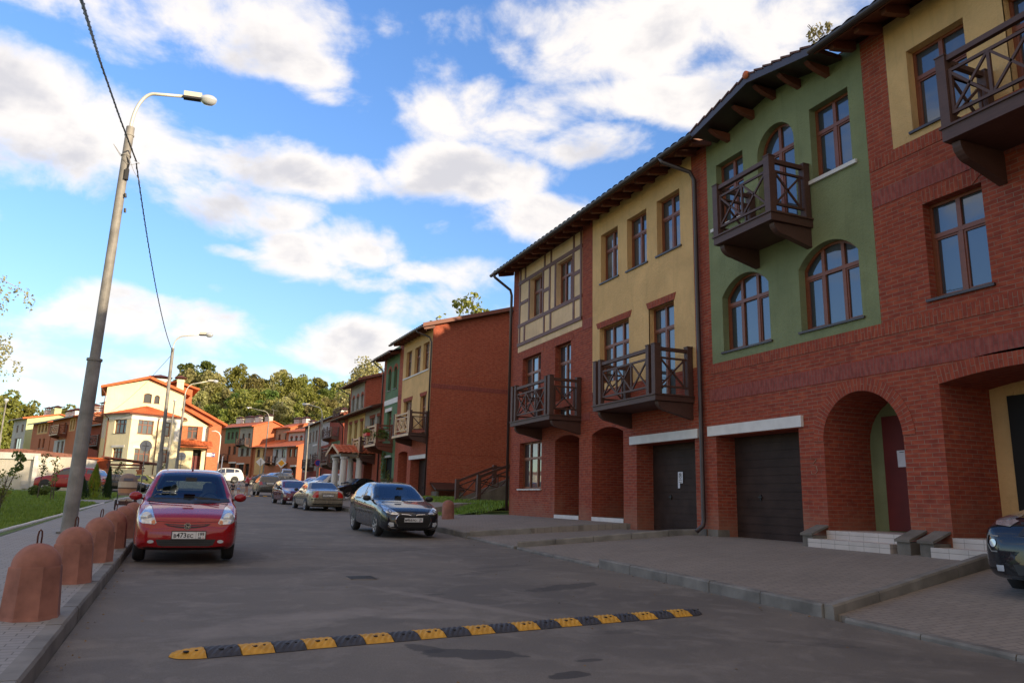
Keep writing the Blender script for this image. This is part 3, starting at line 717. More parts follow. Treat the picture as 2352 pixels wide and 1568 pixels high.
# end walls, gable towards the lawn, recess interiors
gable_wall(mb,27.45,0,12,-.6,TOP,6,.30,1); gable_wall(mb,-42,0,12,-.6,TOP,6,.30,-1)
wall_faces(mb,rect(-42,27.45,-.6,TOP),[],FX(12))
obj('brick_wall',mb,MT['brick'],B)
pk=MB()
for a0,a1 in ((-42,9.3),(9.3,14.95)): band(pk,F0,a0,a1,3.88,4.18)
band(pk,F0,3.6,9.82,7.06,7.38); band(pk,F0,-42,3.6,7.06,7.38); band(pk,F0,21.0,26.9,3.98,4.2); pk.prism(rect(20.87,21.50,6.98,7.30),F0,-.012,.01,1)
obj('brick_band',pk,MT['brick_pink'],B)
bk=MB()
for h,d in ((d1,1.6),(d2,1.6),(ga1,.62),(ga2,.62),(ar,1.28),(big,1.28)):
    a0=min(p[0] for p in h)-.02; a1=max(p[0] for p in h)+.02; z1=max(p[1] for p in h)
    wall_faces(bk, rect(a0,a1,.2,z1+.02), [], F0, d+.01)
obj('recess_wall',bk,MT['brick'],B)
# arch recess: green inner wall, red door with paper notice
m_=MB(); m_.prism(rect(8.95,11.43,.95,3.6),F0,1.25,1.28); obj('inner_wall',m_,MT['green'],B)
dm=MB(); dm.prism(rect(9.85,11.06,1.02,3.25),F0,1.20,1.245); 
for zz in (1.3,2.2): dm.prism(rect(10.0,10.92,zz,zz+.7),F0,1.188,1.20)
dd_=obj('door',dm,MT['rdoor'],B); hh_=MB(); hh_.prism(rect(9.95,9.99,1.95,2.1),F0,1.14,1.19); obj('handle',hh_,MT['galv'],dd_)
m_=MB(); m_.prism(rect(5.9,8.82,.95,3.62),F0,1.25,1.28); obj('inner_wall',m_,MT['beige'],B)
dm=MB(); dm.prism(rect(6.9,8.47,1.0,3.38),F0,1.20,1.245); obj('door',dm,MT['dark'],B)
# plaster panels
def panel(par, pl, holes, m, name='plaster_panel', rv=.2, d=.0):
    mb=MB(); wall_faces(mb, pl, holes, F0, d, rv)
    n=len(pl)
    for i in range(n):
        j=(i+1)%n; mb.face([F0(*pl[i],d),F0(*pl[j],d),F0(*pl[j],0.03),F0(*pl[i],0.03)])
    return obj(name,mb,MT[m],par)
hw=[rect(24.72,25.80,8.28,9.86),rect(22.28,23.50,8.25,9.84)]
panel(B,ht,hw,'beigel',d=-.004)
bw=[rect(19.24,20.29,8.27,9.89),rect(17.63,18.70,8.25,9.88),rect(16.0,17.10,8.25,9.88),rect(18.64,20.38,5.02,6.81)]
door_reveal(B,F0,beD,'beige'); door_reveal(B,F0,be2D,'beige')
panel(B,beP,bw,'beige',d=-.004)
gw=[rect(13.42,14.43,8.22,9.87),archp(11.75,12.92,7.40,9.45,10.02),rect(10.22,11.27,8.21,9.85),archp(12.75,14.36,5.03,6.38,6.79),archp(10.25,11.83,5.03,6.38,6.79)]
# green wall rises into the cross gable
panel(B,rect(9.85,14.80,4.80,TOP),gw,'green',d=-.004)
g2=MB(); wall_faces(g2,[(9.85,TOP),(14.80,TOP),(14.3,TOP+.02),(12.22,TOP+.22),(10.3,TOP+.02)],[],F0,-.004); obj('gable_panel',g2,MT['green'],B)
panel(B,be2P,[rect(7.70,8.84,8.21,9.83)],'beige',d=-.004)
# windows
for a0,a1,z0,z1,c,ar_,sl in ((24.72,25.80,8.28,9.86,2,0,None),(22.28,23.50,8.25,9.84,3,0,None),(19.24,20.29,8.27,9.89,2,0,'dark'),(17.63,18.70,8.25,9.88,2,0,'dark'),(16.0,17.10,8.25,9.88,2,0,'dark'),
    (18.64,20.38,5.02,6.81,3,0,None),(13.42,14.43,8.22,9.87,2,0,None),(10.22,11.27,8.21,9.85,2,0,None),(12.75,14.36,5.03,6.79,3,.41,'dark'),(10.25,11.83,5.03,6.79,3,.41,'dark'),
    (24.74,26.41,5.02,6.80,3,0,None),(7.70,8.80,5.02,6.77,2,0,'dark'),(24.57,26.52,1.83,3.54,3,0,'white'),(7.70,8.84,8.21,9.83,2,0,'dark')):
    window(B,F0,a0,a1,z0,z1,c,.34,ar_,sill=sl,gm='glassc' if z0>8.26 and a0>15 else 'glass')
for a0,a1,z0,z1,ar_ in ((16.36,17.58,4.12,6.81,0),(11.75,12.92,7.40,10.02,.57),(22.35,23.56,4.15,6.80,0),(5.75,7.02,7.40,9.75,0)):
    window(B,F0,a0,a1,z0,z1,2,.24,ar_,sill=None,name='balcony_door')
for h in rest:
    a0=h[0][0];a1=h[1][0];z0=h[0][1];z1=h[2][1]
    if z0>1: window(B,F0,a0,a1,z0,z1,2,small=True,sill='dark')
    else: garage_door(B,F0,a0,a1,.62,z1,.4,6); lintel(B,F0,a0-.25,a1+.25,3.05,3.3)
for a0,a1,z0 in ((10.11,11.40,8.13),(13.30,14.66,8.14)): lintel(B,F0,a0,a1,z0,z0+.08,'white',.06)
brick_lintel(B,F0,18.47,20.58,6.81,7.0); brick_lintel(B,F0,16.25,17.69,6.81,7.0)
garage_door(B,F0,15.55,18.35,.64,3.03); garage_door(B,F0,12.03,14.82,.66,3.03)
lintel(B,F0,15.40,18.57,3.04,3.27); lintel(B,F0,11.93,15.01,3.05,3.285)
# half timbering
t=MB()
def beam(a0,a1,z0,z1,d=.035): t.prism(rect(a0,a1,z0,z1),F0,-d,.004)
beam(21.55,26.92,9.88,10.02); beam(21.55,26.92,8.12,8.25); beam(21.55,26.92,7.35,7.48,.05); beam(21.55,26.92,10.50,10.62)
for y in (26.75,26.28,24.50,23.95,22.15,21.62): beam(y-.055,y+.055,7.48,8.12,.03); beam(y-.055,y+.055,10.02,10.50,.03)
for y in (26.78,25.88,24.62,24.05,23.58,22.18,21.62): beam(y-.055,y+.055,8.25,9.88,.03)
beam(26.0,26.72,9.02,9.15,.028); beam(24.11,24.56,9.02,9.15,.028); beam(21.68,22.12,9.02,9.15,.028)
obj('timber_frame',t,MT['htim'],B)
# step slabs and tiled steps with concrete cheeks
for a0,a1 in ((21.72,23.48),(19.0,20.87)):
    m_=MB(); m_.box(-.01,1.5,a0,a1,.6,.97); obj('doorstep',m_,MT['conc'],B)
    m_=MB(); m_.box(-.02,.02,a0+.003,a1-.003,.84,.975); obj('doorstep_face',m_,MT['white'],B)
for a0,a1 in ((9.70,11.44),(5.9,8.78)):
    m_=MB(); m_.box(-.05,1.5,a0,a1,.5,1.0); m_.box(-.42,-.05,a0-.02,a1+.12,.5,.845)
    st=obj('entrance_steps',m_,MT['tile'],B)
for y in (11.58,9.42,8.98,5.7):
    m_=MB(); m_.box(-.40,0,y-.13,y+.13,.4,.90); m_.prism([(-.44,.90),(.0,1.06),(0,1.10),(-.44,.94)],lambda a,b,d:(a,y-.15+d,b),0,.30); obj('step_cheek',m_,MT['conc'],B)
for y in (18.9,15.42,14.98,11.86): 
    m_=MB(); m_.box(-.035,.3,y-.22,y+.16,.3,.86); obj('plinth_block',m_,MT['conc'],B)
# balconies
balcony(B,21.56,24.75,4.14); balcony(B,15.57,18.72,4.10); balcony(B,11.34,13.19,7.38,1.13,2,posts='single',slab=.2,ph=1.24); balcony(B,3.9,7.47,7.36,1.15,5,posts='single',slab=.24,bracket=.55,ph=1.22)
# eaves and roof: two wings and a cross gable over the green bay
ze=eaves(B,14.3,27.9,TOP,.75,.30); eaves(B,-42,10.3,TOP,.75,.30)
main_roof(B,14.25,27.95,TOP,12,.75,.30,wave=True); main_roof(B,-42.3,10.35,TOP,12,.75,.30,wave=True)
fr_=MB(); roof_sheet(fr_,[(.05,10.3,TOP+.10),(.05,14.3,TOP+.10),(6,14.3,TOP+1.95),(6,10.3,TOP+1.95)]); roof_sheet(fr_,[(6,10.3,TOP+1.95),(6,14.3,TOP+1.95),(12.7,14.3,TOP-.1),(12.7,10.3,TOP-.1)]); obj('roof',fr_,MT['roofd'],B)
gm=MB()
ap=(12.22,TOP+.29); el=(14.35,TOP-.13); er=(10.30,TOP-.10)
for (ya,za),(yb,zb) in ((el,ap),(ap,er)):
    tiled_slope(gm,(-.9,ya,za+.06),(5.5,ya,za+.06+.0),(-.9,yb,zb+.06),(5.5,yb,zb+.06),per=.33,rows=6) if False else roof_sheet(gm,[(-.80,ya,za+.03),(5.5,ya,za+.03),(5.5,yb,zb+.03),(-.80,yb,zb+.03)],.05)
    n=7
    for i in range(n):      # stepped verge tiles
        s0=i/n; s1=(i+1)/n; hi=1 if za<zb else 0
        y0_=ya+(yb-ya)*s0; y1_=ya+(yb-ya)*s1; z0_=za+(zb-za)*s0; z1_=za+(zb-za)*s1
        up0=.02 if hi else .07; up1=.07 if hi else .02
        roof_sheet(gm,[(-.86,y0_,z0_+.06+up0),(5.4,y0_,z0_+.06+up0),(5.4,y1_,z1_+.06+up1),(-.86,y1_,z1_+.06+up1)],.04)
obj('cross_gable_roof',gm,MT['roofd'],B)
bb=MB()
for (ya,za),(yb,zb) in ((el,ap),(ap,er)):
    bb.prism([(ya,za-.11),(yb,zb-.11),(yb,zb+.055),(ya,za+.055)],lambda a,b,d:(-.84+d,a,b),0,.05)
    bb.face([(-.80,ya,za-.03),(0.1,ya,za-.03),(0.1,yb,zb-.03),(-.80,yb,zb-.03)])
bgo=obj('bargeboard',bb,MT['gutter'],B)
for yy in (13.9,13.0,12.27,11.5,10.7):
    zz=ap[1]-.02-abs(yy-12.22)*(.42/2.1); r_=MB(); r_.prism([(0,zz-.06),(0,zz-.27),(-.32,zz-.20),(-.52,zz-.12),(-.60,zz-.06)],lambda a,b,d:(a,yy-.06+d,b),0,.12); obj('bracket',r_,MT['redwood'],bgo)
rg=MB(); rg.tube([(-.88,12.22,TOP+.37),(5.4,12.22,TOP+.37)],.09,10); obj('ridge_tile',rg,MT['roofo'],B,True)
# downpipes
downpipe(B,[(-.85,15.7,TOP-.15),(-.80,15.6,TOP-.32),(-.20,15.25,TOP-.62),(-.10,15.20,TOP-.85),(-.10,15.20,1.05),(-.13,15.20,.93),(-.30,15.22,.80)],.055)
downpipe(B,[(-.85,27.6,TOP-.15),(-.80,27.6,TOP-.3),(-.14,27.5,TOP-.78),(-.08,27.5,TOP-1.0),(-.08,27.5,1.0)],.055)
chimney(B,5.2,24,TOP+1.6,TOP+3.0,.8,1.6,'brick'); chimney(B,5.2,8,TOP+1.6,TOP+3.0,.8,1.6,'brick')
# painted house number
def text_mesh(name, body, size, mat, parent, M, ext=.0, align='CENTER', bold=0):
    cu=bpy.data.curves.new(name,'FONT'); cu.body=body; cu.size=size; cu.extrude=ext; cu.align_x=align; cu.align_y='CENTER'; cu.offset=bold; cu.resolution_u=2
    to=bpy.data.objects.new(name,cu); COL.objects.link(to)
    dg=bpy.context.evaluated_depsgraph_get(); me=bpy.data.meshes.new_from_object(to.evaluated_get(dg)); bpy.data.objects.remove(to)
    me.materials.clear(); me.materials.append(mat); me.transform(M); me.name=name
    o=bpy.data.objects.new(name,me); COL.objects.link(o); o.parent=parent; return o
def facing_negx(x,y,z): # text plane facing -x, reading direction +y -> -y (seen from the street)
    return Matrix(((0,0,-1,x),(-1,0,0,y),(0,1,0,z),(0,0,0,1)))
nb=MB()
# hand painted angular 3: strokes
for a,b in (((11.80,2.39),(11.62,2.39)),((11.62,2.39),(11.74,2.27)),((11.74,2.27),(11.64,2.24)),((11.64,2.24),(11.62,2.14)),((11.62,2.14),(11.68,2.09)),((11.68,2.09),(11.77,2.09)),((11.77,2.09),(11.79,2.13))):
    nb.bar((-.004,a[0],a[1]),(-.004,b[0],b[1]),.003,.022,up=(1,0,0))
nb2=MB(); nb2.v=[(v[0],v[1],v[2]) for v in nb.v]; nb2.f=nb.f; nb2.sw=nb.sw; nb2.mi=nb.mi
obj('house_number',nb2,MT['chalk'],B)
# notices
def notice(x,y,z,w,h,rot,label,lines,sym=False):
    m=MB(); m.box(-.001,.001,-w/2,w/2,-h/2,h/2); o=obj('paper_notice',m,MT['paper']); o.location=(x,y,z); o.rotation_euler=(rot,0,0)
    tag(o,label,'notice')
    if sym:
        r=MB(); P=[]
        for k in range(25):
            a=2*pi*k/24; P.append([(-.0025,.062*cos(a),.045+.075*sin(a)),(-.0025,.050*cos(a),.045+.062*sin(a))])
        r.grid(P); r.bar((-.0028,.045,.10),(-.0028,-.045,-.01),.001,.012,up=(1,0,0)); obj('no_parking_symbol',r,MT['ink'],o)
        text_mesh('letter','P',.12,MT['ink'],o,facing_negx(-.003,0,.045),bold=.003)
        tr=MB(); tr.box(-.001,.001,.02,.11,-h/2-.13,-h/2); obj('torn_corner',tr,MT['paper'],o)
    ls=MB()
    for k,(zz,ww) in enumerate(lines): ls.box(-.0028,-.0012,-ww/2,ww/2,zz,zz+.012)
    obj('printed_lines',ls,MT['ink'],o); return o
notice(FXX+.525,16.98,2.12,.22,.30,.02,'white paper notice with a no parking symbol taped to a dark garage door',[(-.06,.10),(-.085,.13),(-.13,.14)],True)
notice(FXX+1.18,10.62,2.40,.22,.32,-.02,'blank white sheet pinned on the dark red door inside the arch',[(.12,.1)])
# ------------------------------------------------------------------ second terrace on the right
b2=thing('brick_townhouse','townhouse with a blank brick gable end and balcony fronts toned as sunlit','house',(12.4,41.3,.57),radians(2.5)); B=b2
T2=10.62
mb=MB(); d2D=rect(.72,1.78,4.12,6.70); d2P,d2H=notched(rect(0.03,5.57,4.82,T2),d2D)
op2=[d2H,rect(6.36,9.40,2.0,T2),rect(.35,3.05,.3,3.03),archp(3.73,5.57,.6,3.5,3.62)]
wall_faces(mb,rect(0,10,-1.5,T2),op2,F0,0,.0)
for h,r in ((op2[2],.62),(op2[3],1.4)):
    for i in range(len(h)):
        j=(i+1)%len(h); mb.face([F0(*h[i],0),F0(*h[j],0),F0(*h[j],r),F0(*h[i],r)])
gable_wall(mb,0,0,13,-1.5,T2,6.5,.30,-1); gable_wall(mb,10,0,13,-1.5,T2,6.5,.30,1)
band(mb,F0,0,6.3,4.56,4.80)
FG=FY(0)
band(mb,FG,.02,12.9,7.45,7.70); ringbricks(mb,3.2,7.4,8.5,10.15,.25,FG,-.014,26); ringbricks(mb,4.2,7.2,1.6,2.6,.25,FG,-.01,20)
band(mb,FG,.02,12.9,3.3,3.53)
obj('brick_wall',mb,MT['brick2'],B)
pk=MB(); band(pk,FG,.02,12.9,7.05,7.30); band(pk,F0,5.58,6.35,7.0,7.3); obj('brick_band',pk,MT['brick_pink'],B)
bk=MB(); wall_faces(bk,rect(.3,3.1,.2,3.1),[],F0,.64); wall_faces(bk,rect(3.7,5.6,.2,3.7),[],F0,1.41); obj('recess_wall',bk,MT['brick2'],B)
h2=[rect(.57,1.65,8.25,9.88),rect(2.13,3.25,8.25,9.88),rect(3.85,4.95,8.25,9.88),rect(3.42,5.0,5.05,6.70)]
door_reveal(B,F0,d2D,'beige'); panel(B,d2P,h2,'beige')
h3=[archp(8.15,8.66+.2,7.85,9.0,9.35),archp(6.83,7.54,7.85,9.0,9.35),rect(7.6,8.6,5.2,6.42),rect(6.9,8.9,.5,3.35)]
panel(B,op2[1],h3,'sage')
for a0,a1,z0,z1,c,sl in ((.57,1.65,8.25,9.88,2,None),(2.13,3.25,8.25,9.88,2,None),(3.85,4.95,8.25,9.88,2,None),(3.42,5.0,5.05,6.70,2,None),(7.6,8.6,5.2,6.42,2,'dark')): window(B,F0,a0,a1,z0,z1,c,.34,0,sill=sl,gm='glassc')
for a0,a1 in ((8.15,8.86),(6.83,7.54)):
    window(B,F0,a0,a1,7.85,9.35,1,.3,.3,sill='dark',small=True)
    rb=MB(); ringbricks(rb,a0,a1,9.05,9.35,.2,F0,n=10); obj('arch_bricks',rb,MT['brick2'],B)
window(B,F0,.72,1.78,4.12,6.70,2,.24,sill=None,name='balcony_door')
lintel(B,F0,.45,5.40,8.14,8.22,'white',.05); lintel(B,F0,6.36,9.40,6.88,7.22,'white',.03); lintel(B,F0,7.5,9.05,6.42,6.65,'white',.05); lintel(B,F0,.16,3.26,3.04,3.27)
lintel(B,F0,7.2,8.9,3.36,3.5,'white',.04)
brick_lintel(B,F0,3.25,5.15,6.70,6.92); brick_lintel(B,F0,.60,1.92,6.70,6.92)
garage_door(B,F0,.33,3.07,.45,3.03)
dr=MB(); dr.prism(rect(6.85,8.95,.3,3.4),F0,.25,.3); obj('door',dr,MT['dark'],B)
balcony(B,.05,3.20,4.42,front='palewood_suntone');  # pale front rails and skins: sunlight put into their colour
bl2=balcony(B,6.9,9.6,4.20,wood='redwood',front='palewood_suntone',ph=1.25)  # front again coloured pale in place of sunlight
eaves(B,-.45,6.1,T2,.75,.30); eaves(B,6.1,10.3,T2-.42,.75,.30)
main_roof(B,-.45,6.1,T2,13,.75,.30,wave=True); main_roof(B,6.1,10.3,T2-.42,13,.75,.30,wave=True)
vb=MB(); vb.prism([(-.8,T2-.17),(6.5,T2+2.03),(6.5,T2+2.25),(-.8,T2+.06)],lambda a,b,d:(a,-.46+d,b),-.03,.02); vb.prism([(13.75,T2-.2),(6.5,T2+2.03),(6.5,T2+2.25),(13.75,T2+.0)],lambda a,b,d:(a,-.46+d,b),-.03,.02)
vb.face([(-.7,-.45,T2-.14),(6.5,-.45,T2+2.04),(6.5,.05,T2+2.04),(-.7,.05,T2-.14)]); obj('bargeboard',vb,MT['redwood'],B)
downpipe(B,[(-.85,.6,T2-.15),(-.80,.5,T2-.3),(-.2,.05,T2-.62),(-.09,-.02,T2-.9),(-.09,-.02,.3)],.05)
downpipe(B,[(-.85,9.9,T2-.55),(-.80,9.9,T2-.7),(-.12,9.9,T2-1.2),(-.08,9.9,T2-1.5),(-.08,9.9,.3)],.05)
chimney(B,9.0,1.2,T2+.9,T2+2.2,.8,1.4,'brick')
# covered basement light well on the gable end
cw=MB(); cw.prism([(0,1.62),(0,1.70),(-1.0,1.32),(-1.0,1.24)],lambda a,b,d:(.20+d,a,b),0,1.75); obj('light_well_roof',cw,MT['gutter'],B)
cw=MB(); cw.box(.28,.42,-.9,-.01,-.3,1.2); cw.box(.42,1.75,-.9,-.74,-.3,.95); cw.box(1.75,1.88,-.9,-.01,-.3,1.2); obj('light_well_wall',cw,MT['conc'],B)

# ------------------------------------------------------------------ third house with columned porch and set back upper floor
b3=thing('two_storey_townhouse','lower brick house with white columned porch and set back grey top floor','house',(12.0,51.5,0),radians(3)); B=b3
T3=7.6; mb=MB()
op=[rect(4.3,9.33,5.0,T3-.02),rect(.15,4.2,4.9,T3-.02),rect(1.6,3.8,.8,3.85),rect(4.9,6.2,1.0,3.6)]
wall_faces(mb,rect(-.1,10.6,-.5,T3),op,F0,0,0)
for h in op[2:]:
    for i in range(4):
        j=(i+1)%4; mb.face([F0(*h[i],0),F0(*h[j],0),F0(*h[j],.8),F0(*h[i],.8)])
    wall_faces(mb,h,[],F0,.8)
gable_wall(mb,10.6,0,12,-.5,T3,6,.25,1)
# set back upper block
wall_faces(mb,[(8.35,7.6),(8.75,7.6),(8.75,10.6),(8.35,10.6)],[],FX(1.0)); wall_faces(mb,[(12.9,7.6),(13.3,7.6),(13.3,10.6),(12.9,10.6)],[],FX(1.0))
gable_wall(mb,8.35,1.0,10,7.0,10.6,4.5,.32,-1); gable_wall(mb,13.3,1.0,10,7.0,10.6,4.5,.32,1)
obj('brick_wall',mb,MT['brick2'],B)
yw=[rect(8.06,8.86,5.4,6.92),rect(6.42,7.25,5.4,6.92),rect(4.75,5.58,5.4,6.92)]
panel(B,op[0],yw,'yel'); gw3=[rect(1.6,2.9,5.3,6.92),rect(.3,1.0,5.3,6.92)]; panel(B,op[1],gw3,'greyp')
for h in yw+gw3: window(B,F0,h[0][0],h[1][0],h[0][1],h[2][1],2 if h[1][0]-h[0][0]>.9 else 1,.34,sill='dark',gm='glassc',small=h not in gw3); brick_lintel(B,F0,h[0][0]-.1,h[1][0]+.1,6.92,7.14,.05)
up=MB(); uw=[archp(8.95,9.65,8.45,9.35,9.55),archp(10.35,11.05,8.45,9.35,9.55),archp(11.75,12.45,8.45,9.35,9.55)]
F1=FX(1.0); wall_faces(up,rect(8.75,12.9,7.6,10.6),uw,F1,0,.2); obj('plaster_panel',up,MT['greyp'],B)
for h in uw:
    window(B,F1,h[0][0],h[1][0],8.45,9.55,1,.34,.2,small=True,sill='dark'); rb=MB(); ringbricks(rb,h[0][0],h[1][0],9.35,9.55,.2,F1,n=8); obj('arch_bricks',rb,MT['brick2'],B)
lintel(B,F0,1.37,4.03,3.85,4.05); garage_door(B,F0,1.6,3.8,1.0,3.85,.75,8)
eaves(B,-.3,13.0,T3,.75,.28); main_roof(B,-.3,13.2,T3,12,.75,.27,wave=False,ridge=3.0)
eaves(B,8.0,13.9,10.6,.75,.32,x0=1.0); main_roof(B,7.95,13.9,10.6,9,.75,.32,x0=1.0,wave=False)
vb=MB(); vb.prism([(.2,10.42),(5.5,12.12),(5.5,12.32),(.2,10.62)],lambda a,b,d:(a,7.94+d,b),-.03,.02); obj('bargeboard',vb,MT['redwood'],B)
downpipe(B,[(.2,13.6,10.3),(.9,13.2,9.9),(.92,13.2,7.9)],.05)
downpipe(B,[(-.85,9.9,T3-.2),(-.15,10.3,T3-.7),(-.08,10.3,1.2)],.05)
balcony(B,.9,3.2,4.18,wood='darkwood',front='palewood_suntone',nf=2)
balcony(B,10.7,13.4,4.0,wood='greywood',nf=3,posts='single')
tb=MB(); railing_panel(tb,(.15,13.2),(.15,15.8),8.1,8.8,4); railing_panel(tb,(.15,13.2),(1.0,13.2),8.1,8.8,1); tb.box(.1,2,13.2,15.8,7.7,7.9); obj('roof_terrace_rail',tb,MT['darkwood'],B)
# porch
pr=MB()
for x in (-2.35,-1.25):
    for y in (1.55,4.6): pass
for x,y in ((-2.05,1.5),(-.95,1.5),(-2.05,3.9),(-.95,3.9)):
    c_=MB(); c_.lathe([(.30,1.0),(.30,1.12),(.235,1.2),(.225,2.6),(.20,3.86),(.24,3.90),(.26,3.98),(.26,4.06),(0,4.06)],20,(x,y,0)); obj('column',c_,MT['whitep'],B,False)
pb=MB(); pb.box(-2.35,0,1.2,1.8,4.07,4.25); pb.box(-2.35,0,3.6,4.2,4.07,4.25); pb.box(-2.35,-1.9,1.8,3.6,4.10,4.25); obj('porch_beam',pb,MT['greyp'],B)
rt=MB(); tiled_slope(rt,(-2.6,.8,4.28),(0,.8,4.28),(-2.6,2.7,4.93),(0,2.7,4.93),rows=5); tiled_slope(rt,(-2.6,4.6,4.28),(0,4.6,4.28),(-2.6,2.7,4.93),(0,2.7,4.93),rows=5); obj('porch_roof',rt,MT['roofo'],B)
pv=MB()
for s in (-1,1): pv.prism([(2.7+s*1.95,4.14),(2.7,4.81),(2.7,4.97),(2.7+s*1.95,4.30)],lambda a,b,d:(-2.6+d,a,b),-.05,.0)
obj('porch_bargeboard',pv,MT['palewood_suntone'],B)

# ------------------------------------------------------------------ far houses: a shared builder
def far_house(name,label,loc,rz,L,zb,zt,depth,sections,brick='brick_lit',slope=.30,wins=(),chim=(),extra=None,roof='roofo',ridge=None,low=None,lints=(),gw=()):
    """sections: (y0,y1,z0,z1,material) plaster panels; wins: (y0,y1,z0,z1,arch,kind); facade at local x=0, near gable at y=0"""
    B=thing(name,label,'house',loc,rz); mb=MB(); F=FX(0)
    allh=[rect(a,b,c,d) if not ar_ else archp(a,b,c,d-ar_,d) for a,b,c,d,ar_,k in wins]
    inp=lambda h,s: h[0][0]>=s[0]-.01 and h[1][0]<=s[1]+.01 and h[0][1]>=s[2]-.01 and h[2][1]<=s[3]+.01
    secs=[rect(*s[:4]) for s in sections]
    wall_faces(mb,rect(0,L,zb-1,zt),secs+[h for h in allh if not any(inp(h,s) for s in sections)],F,0,0)
    for h in allh:
        if not any(inp(h,s) for s in sections):
            for i in range(len(h)):
                j=(i+1)%len(h); mb.face([F(*h[i],0),F(*h[j],0),F(*h[j],.2),F(*h[i],.2)])
    rx=ridge or depth/2
    gable_wall(mb,0,0,depth,zb-1,zt,rx,slope,-1); gable_wall(mb,L,0,depth,zb-1,zt,rx,slope,1)
    obj('brick_wall',mb,MT[brick],B)
    for s,sr in zip(sections,secs):
        q=MB(); wall_faces(q,sr,[h for h in allh if inp(h,s)],F,-.004,.2); obj('plaster_panel',q,MT[s[4]],B)
    for (a,b,c,d,ar_,k) in wins:
        if k=='g':
            q=MB(); q.prism(rect(a,b,c,d),F,.35,.4); obj('garage_door',q,MT['door'],B)
        else: window(B,F,a,b,c,d,2 if b-a>.9 else 1,.34,ar_,small=True,sill='dark',rd=.15,fw=.07)
        if k=='b': rb=MB(); ringbricks(rb,a,b,d-ar_,d,.22,F,n=8); obj('arch_bricks',rb,MT['brick'],B)
    for a,b,c,d in lints: lintel(B,F,a,b,c,d)
    main_roof(B,-.4,L+.3,zt,depth,.7,slope,wave=False,m=roof,ridge=rx); e_=MB(); e_.box(-.78,-.70,-.4,L+.3,zt-.18,zt-.06); obj('gutter',e_,MT['gutter'],B)
    for s in (-1,1):
        v=MB(); x0_,z0_=(-.75,zt-.12) if s<0 else (depth+.6,zt-.2-(depth-2*rx)*0)
        v.prism([(x0_,z0_-.12),(rx,zt+.12+rx*slope-.12),(rx,zt+.20+rx*slope),(x0_,z0_+.08)],lambda a,b,d:(a,-.42+d,b),-.04,.04); obj('bargeboard',v,MT['roofo' if roof=='roofo' else 'redwood'],B)
    for x,y,w,l,m in chim: chimney(B,x,y,zt+min(x,2*rx-x)*slope-.3,zt+min(x,2*rx-x)*slope+1.15,w,l,m)
    return B
A_=far_house('terraced_house','distant terrace end with green and grey bays and a sunlit orange gable',(11.61,162.4,0),radians(28),15,5,14.85,8.4,
  [(.25,4.9,8.7,14.83,'greyp'),(5.3,10.5,11.5,14.83,'sage')],
  wins=[(1.0,1.75,12.25,13.4,0,''),(3.1,3.9,12.25,13.4,0,''),(.9,1.9,8.8,10.4,0,''),(2.9,3.9,8.8,10.4,0,''),(5.7,6.6,12.4,13.86,0,''),(7.2,8.1,12.4,13.86,0,''),(8.7,9.6,12.4,13.86,0,''),(5.8,6.9,9.2,10.9,0,''),(7.9,8.9,9.2,10.9,0,''),(2.4,4.7,5.0,7.1,0,'g'),(5.5,7.9,5.0,7.3,0,'g'),(.4,1.9,5.0,7.2,0,'g'),(12.2,13.2,12.4,13.86,0,''),(12.2,13.2,9.2,10.9,0,'')],
  lints=[(2.2,5.0,7.1,7.4),(5.3,8.1,7.35,7.65)],chim=[(4.3,1.5,.9,1.6,'greyw'),(4.3,5.2,.9,1.4,'whitep'),(4.3,8.6,.9,2.2,'greyw'),(4.3,12.4,.9,1.6,'whitep')])
balcony(A_,.9,4.5,11.1,wood='darkwood',nf=3,posts='single'); balcony(A_,8.4,11.6,8.0,wood='darkwood',nf=3,posts='single')
C_=far_house('terraced_house','distant house with a beige arched window bay below an orange tiled roof',(14.32,158.15,0),radians(28),5.5,4.6,10.55,4.9,
  [(.15,4.2,5.0,10.5,'beige')],wins=[(.5,1.5,8.55,10.1,.35,''),(2.6,3.6,8.55,10.1,.35,''),(.6,1.9,4.9,7.2,0,'g')],slope=.33,ridge=4.9)
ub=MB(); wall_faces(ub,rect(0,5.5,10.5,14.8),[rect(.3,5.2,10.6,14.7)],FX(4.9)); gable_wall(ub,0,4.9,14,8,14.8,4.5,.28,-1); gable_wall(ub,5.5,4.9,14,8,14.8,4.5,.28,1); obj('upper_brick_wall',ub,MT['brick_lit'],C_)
ub=MB(); uh=[rect(.9,1.7,12.1,13.5),rect(3.2,4.0,12.1,13.5)]; wall_faces(ub,rect(.3,5.2,10.6,14.7),uh,FX(4.9),0,.2); obj('plaster_panel',ub,MT['greyp'],C_)
for h in uh: window(C_,FX(4.9),h[0][0],h[1][0],12.1,13.5,1,small=True,rd=.15)
main_roof(C_,-.4,5.8,14.8,9,.7,.28,x0=4.9,wave=False,m='roofo',name='upper_roof'); chimney(C_,9.4,1.2,15.8,17.0,.9,1.4,'whitep'); chimney(C_,9.4,3.9,15.8,17.0,.9,1.8,'greyw')
D_=far_house('terraced_house','distant brick house with two tall arched windows and a long orange roof',(18.63,146.0,0),radians(26),11.5,3.9,10.25,4.6,
  [(3.6,8.4,6.7,10.2,'greyw')],wins=[(.5,1.3,8.25,9.85,.3,''),(2.0,2.8,8.25,9.85,.3,''),(4.0,5.3,8.2,9.75,0,''),(6.6,7.4,8.2,9.75,0,''),(.3,1.9,3.9,6.4,0,'g'),(3.0,4.9,3.9,6.2,0,'g')],slope=.30,lints=[(.15,2.1,6.4,6.7)],ridge=4.6)
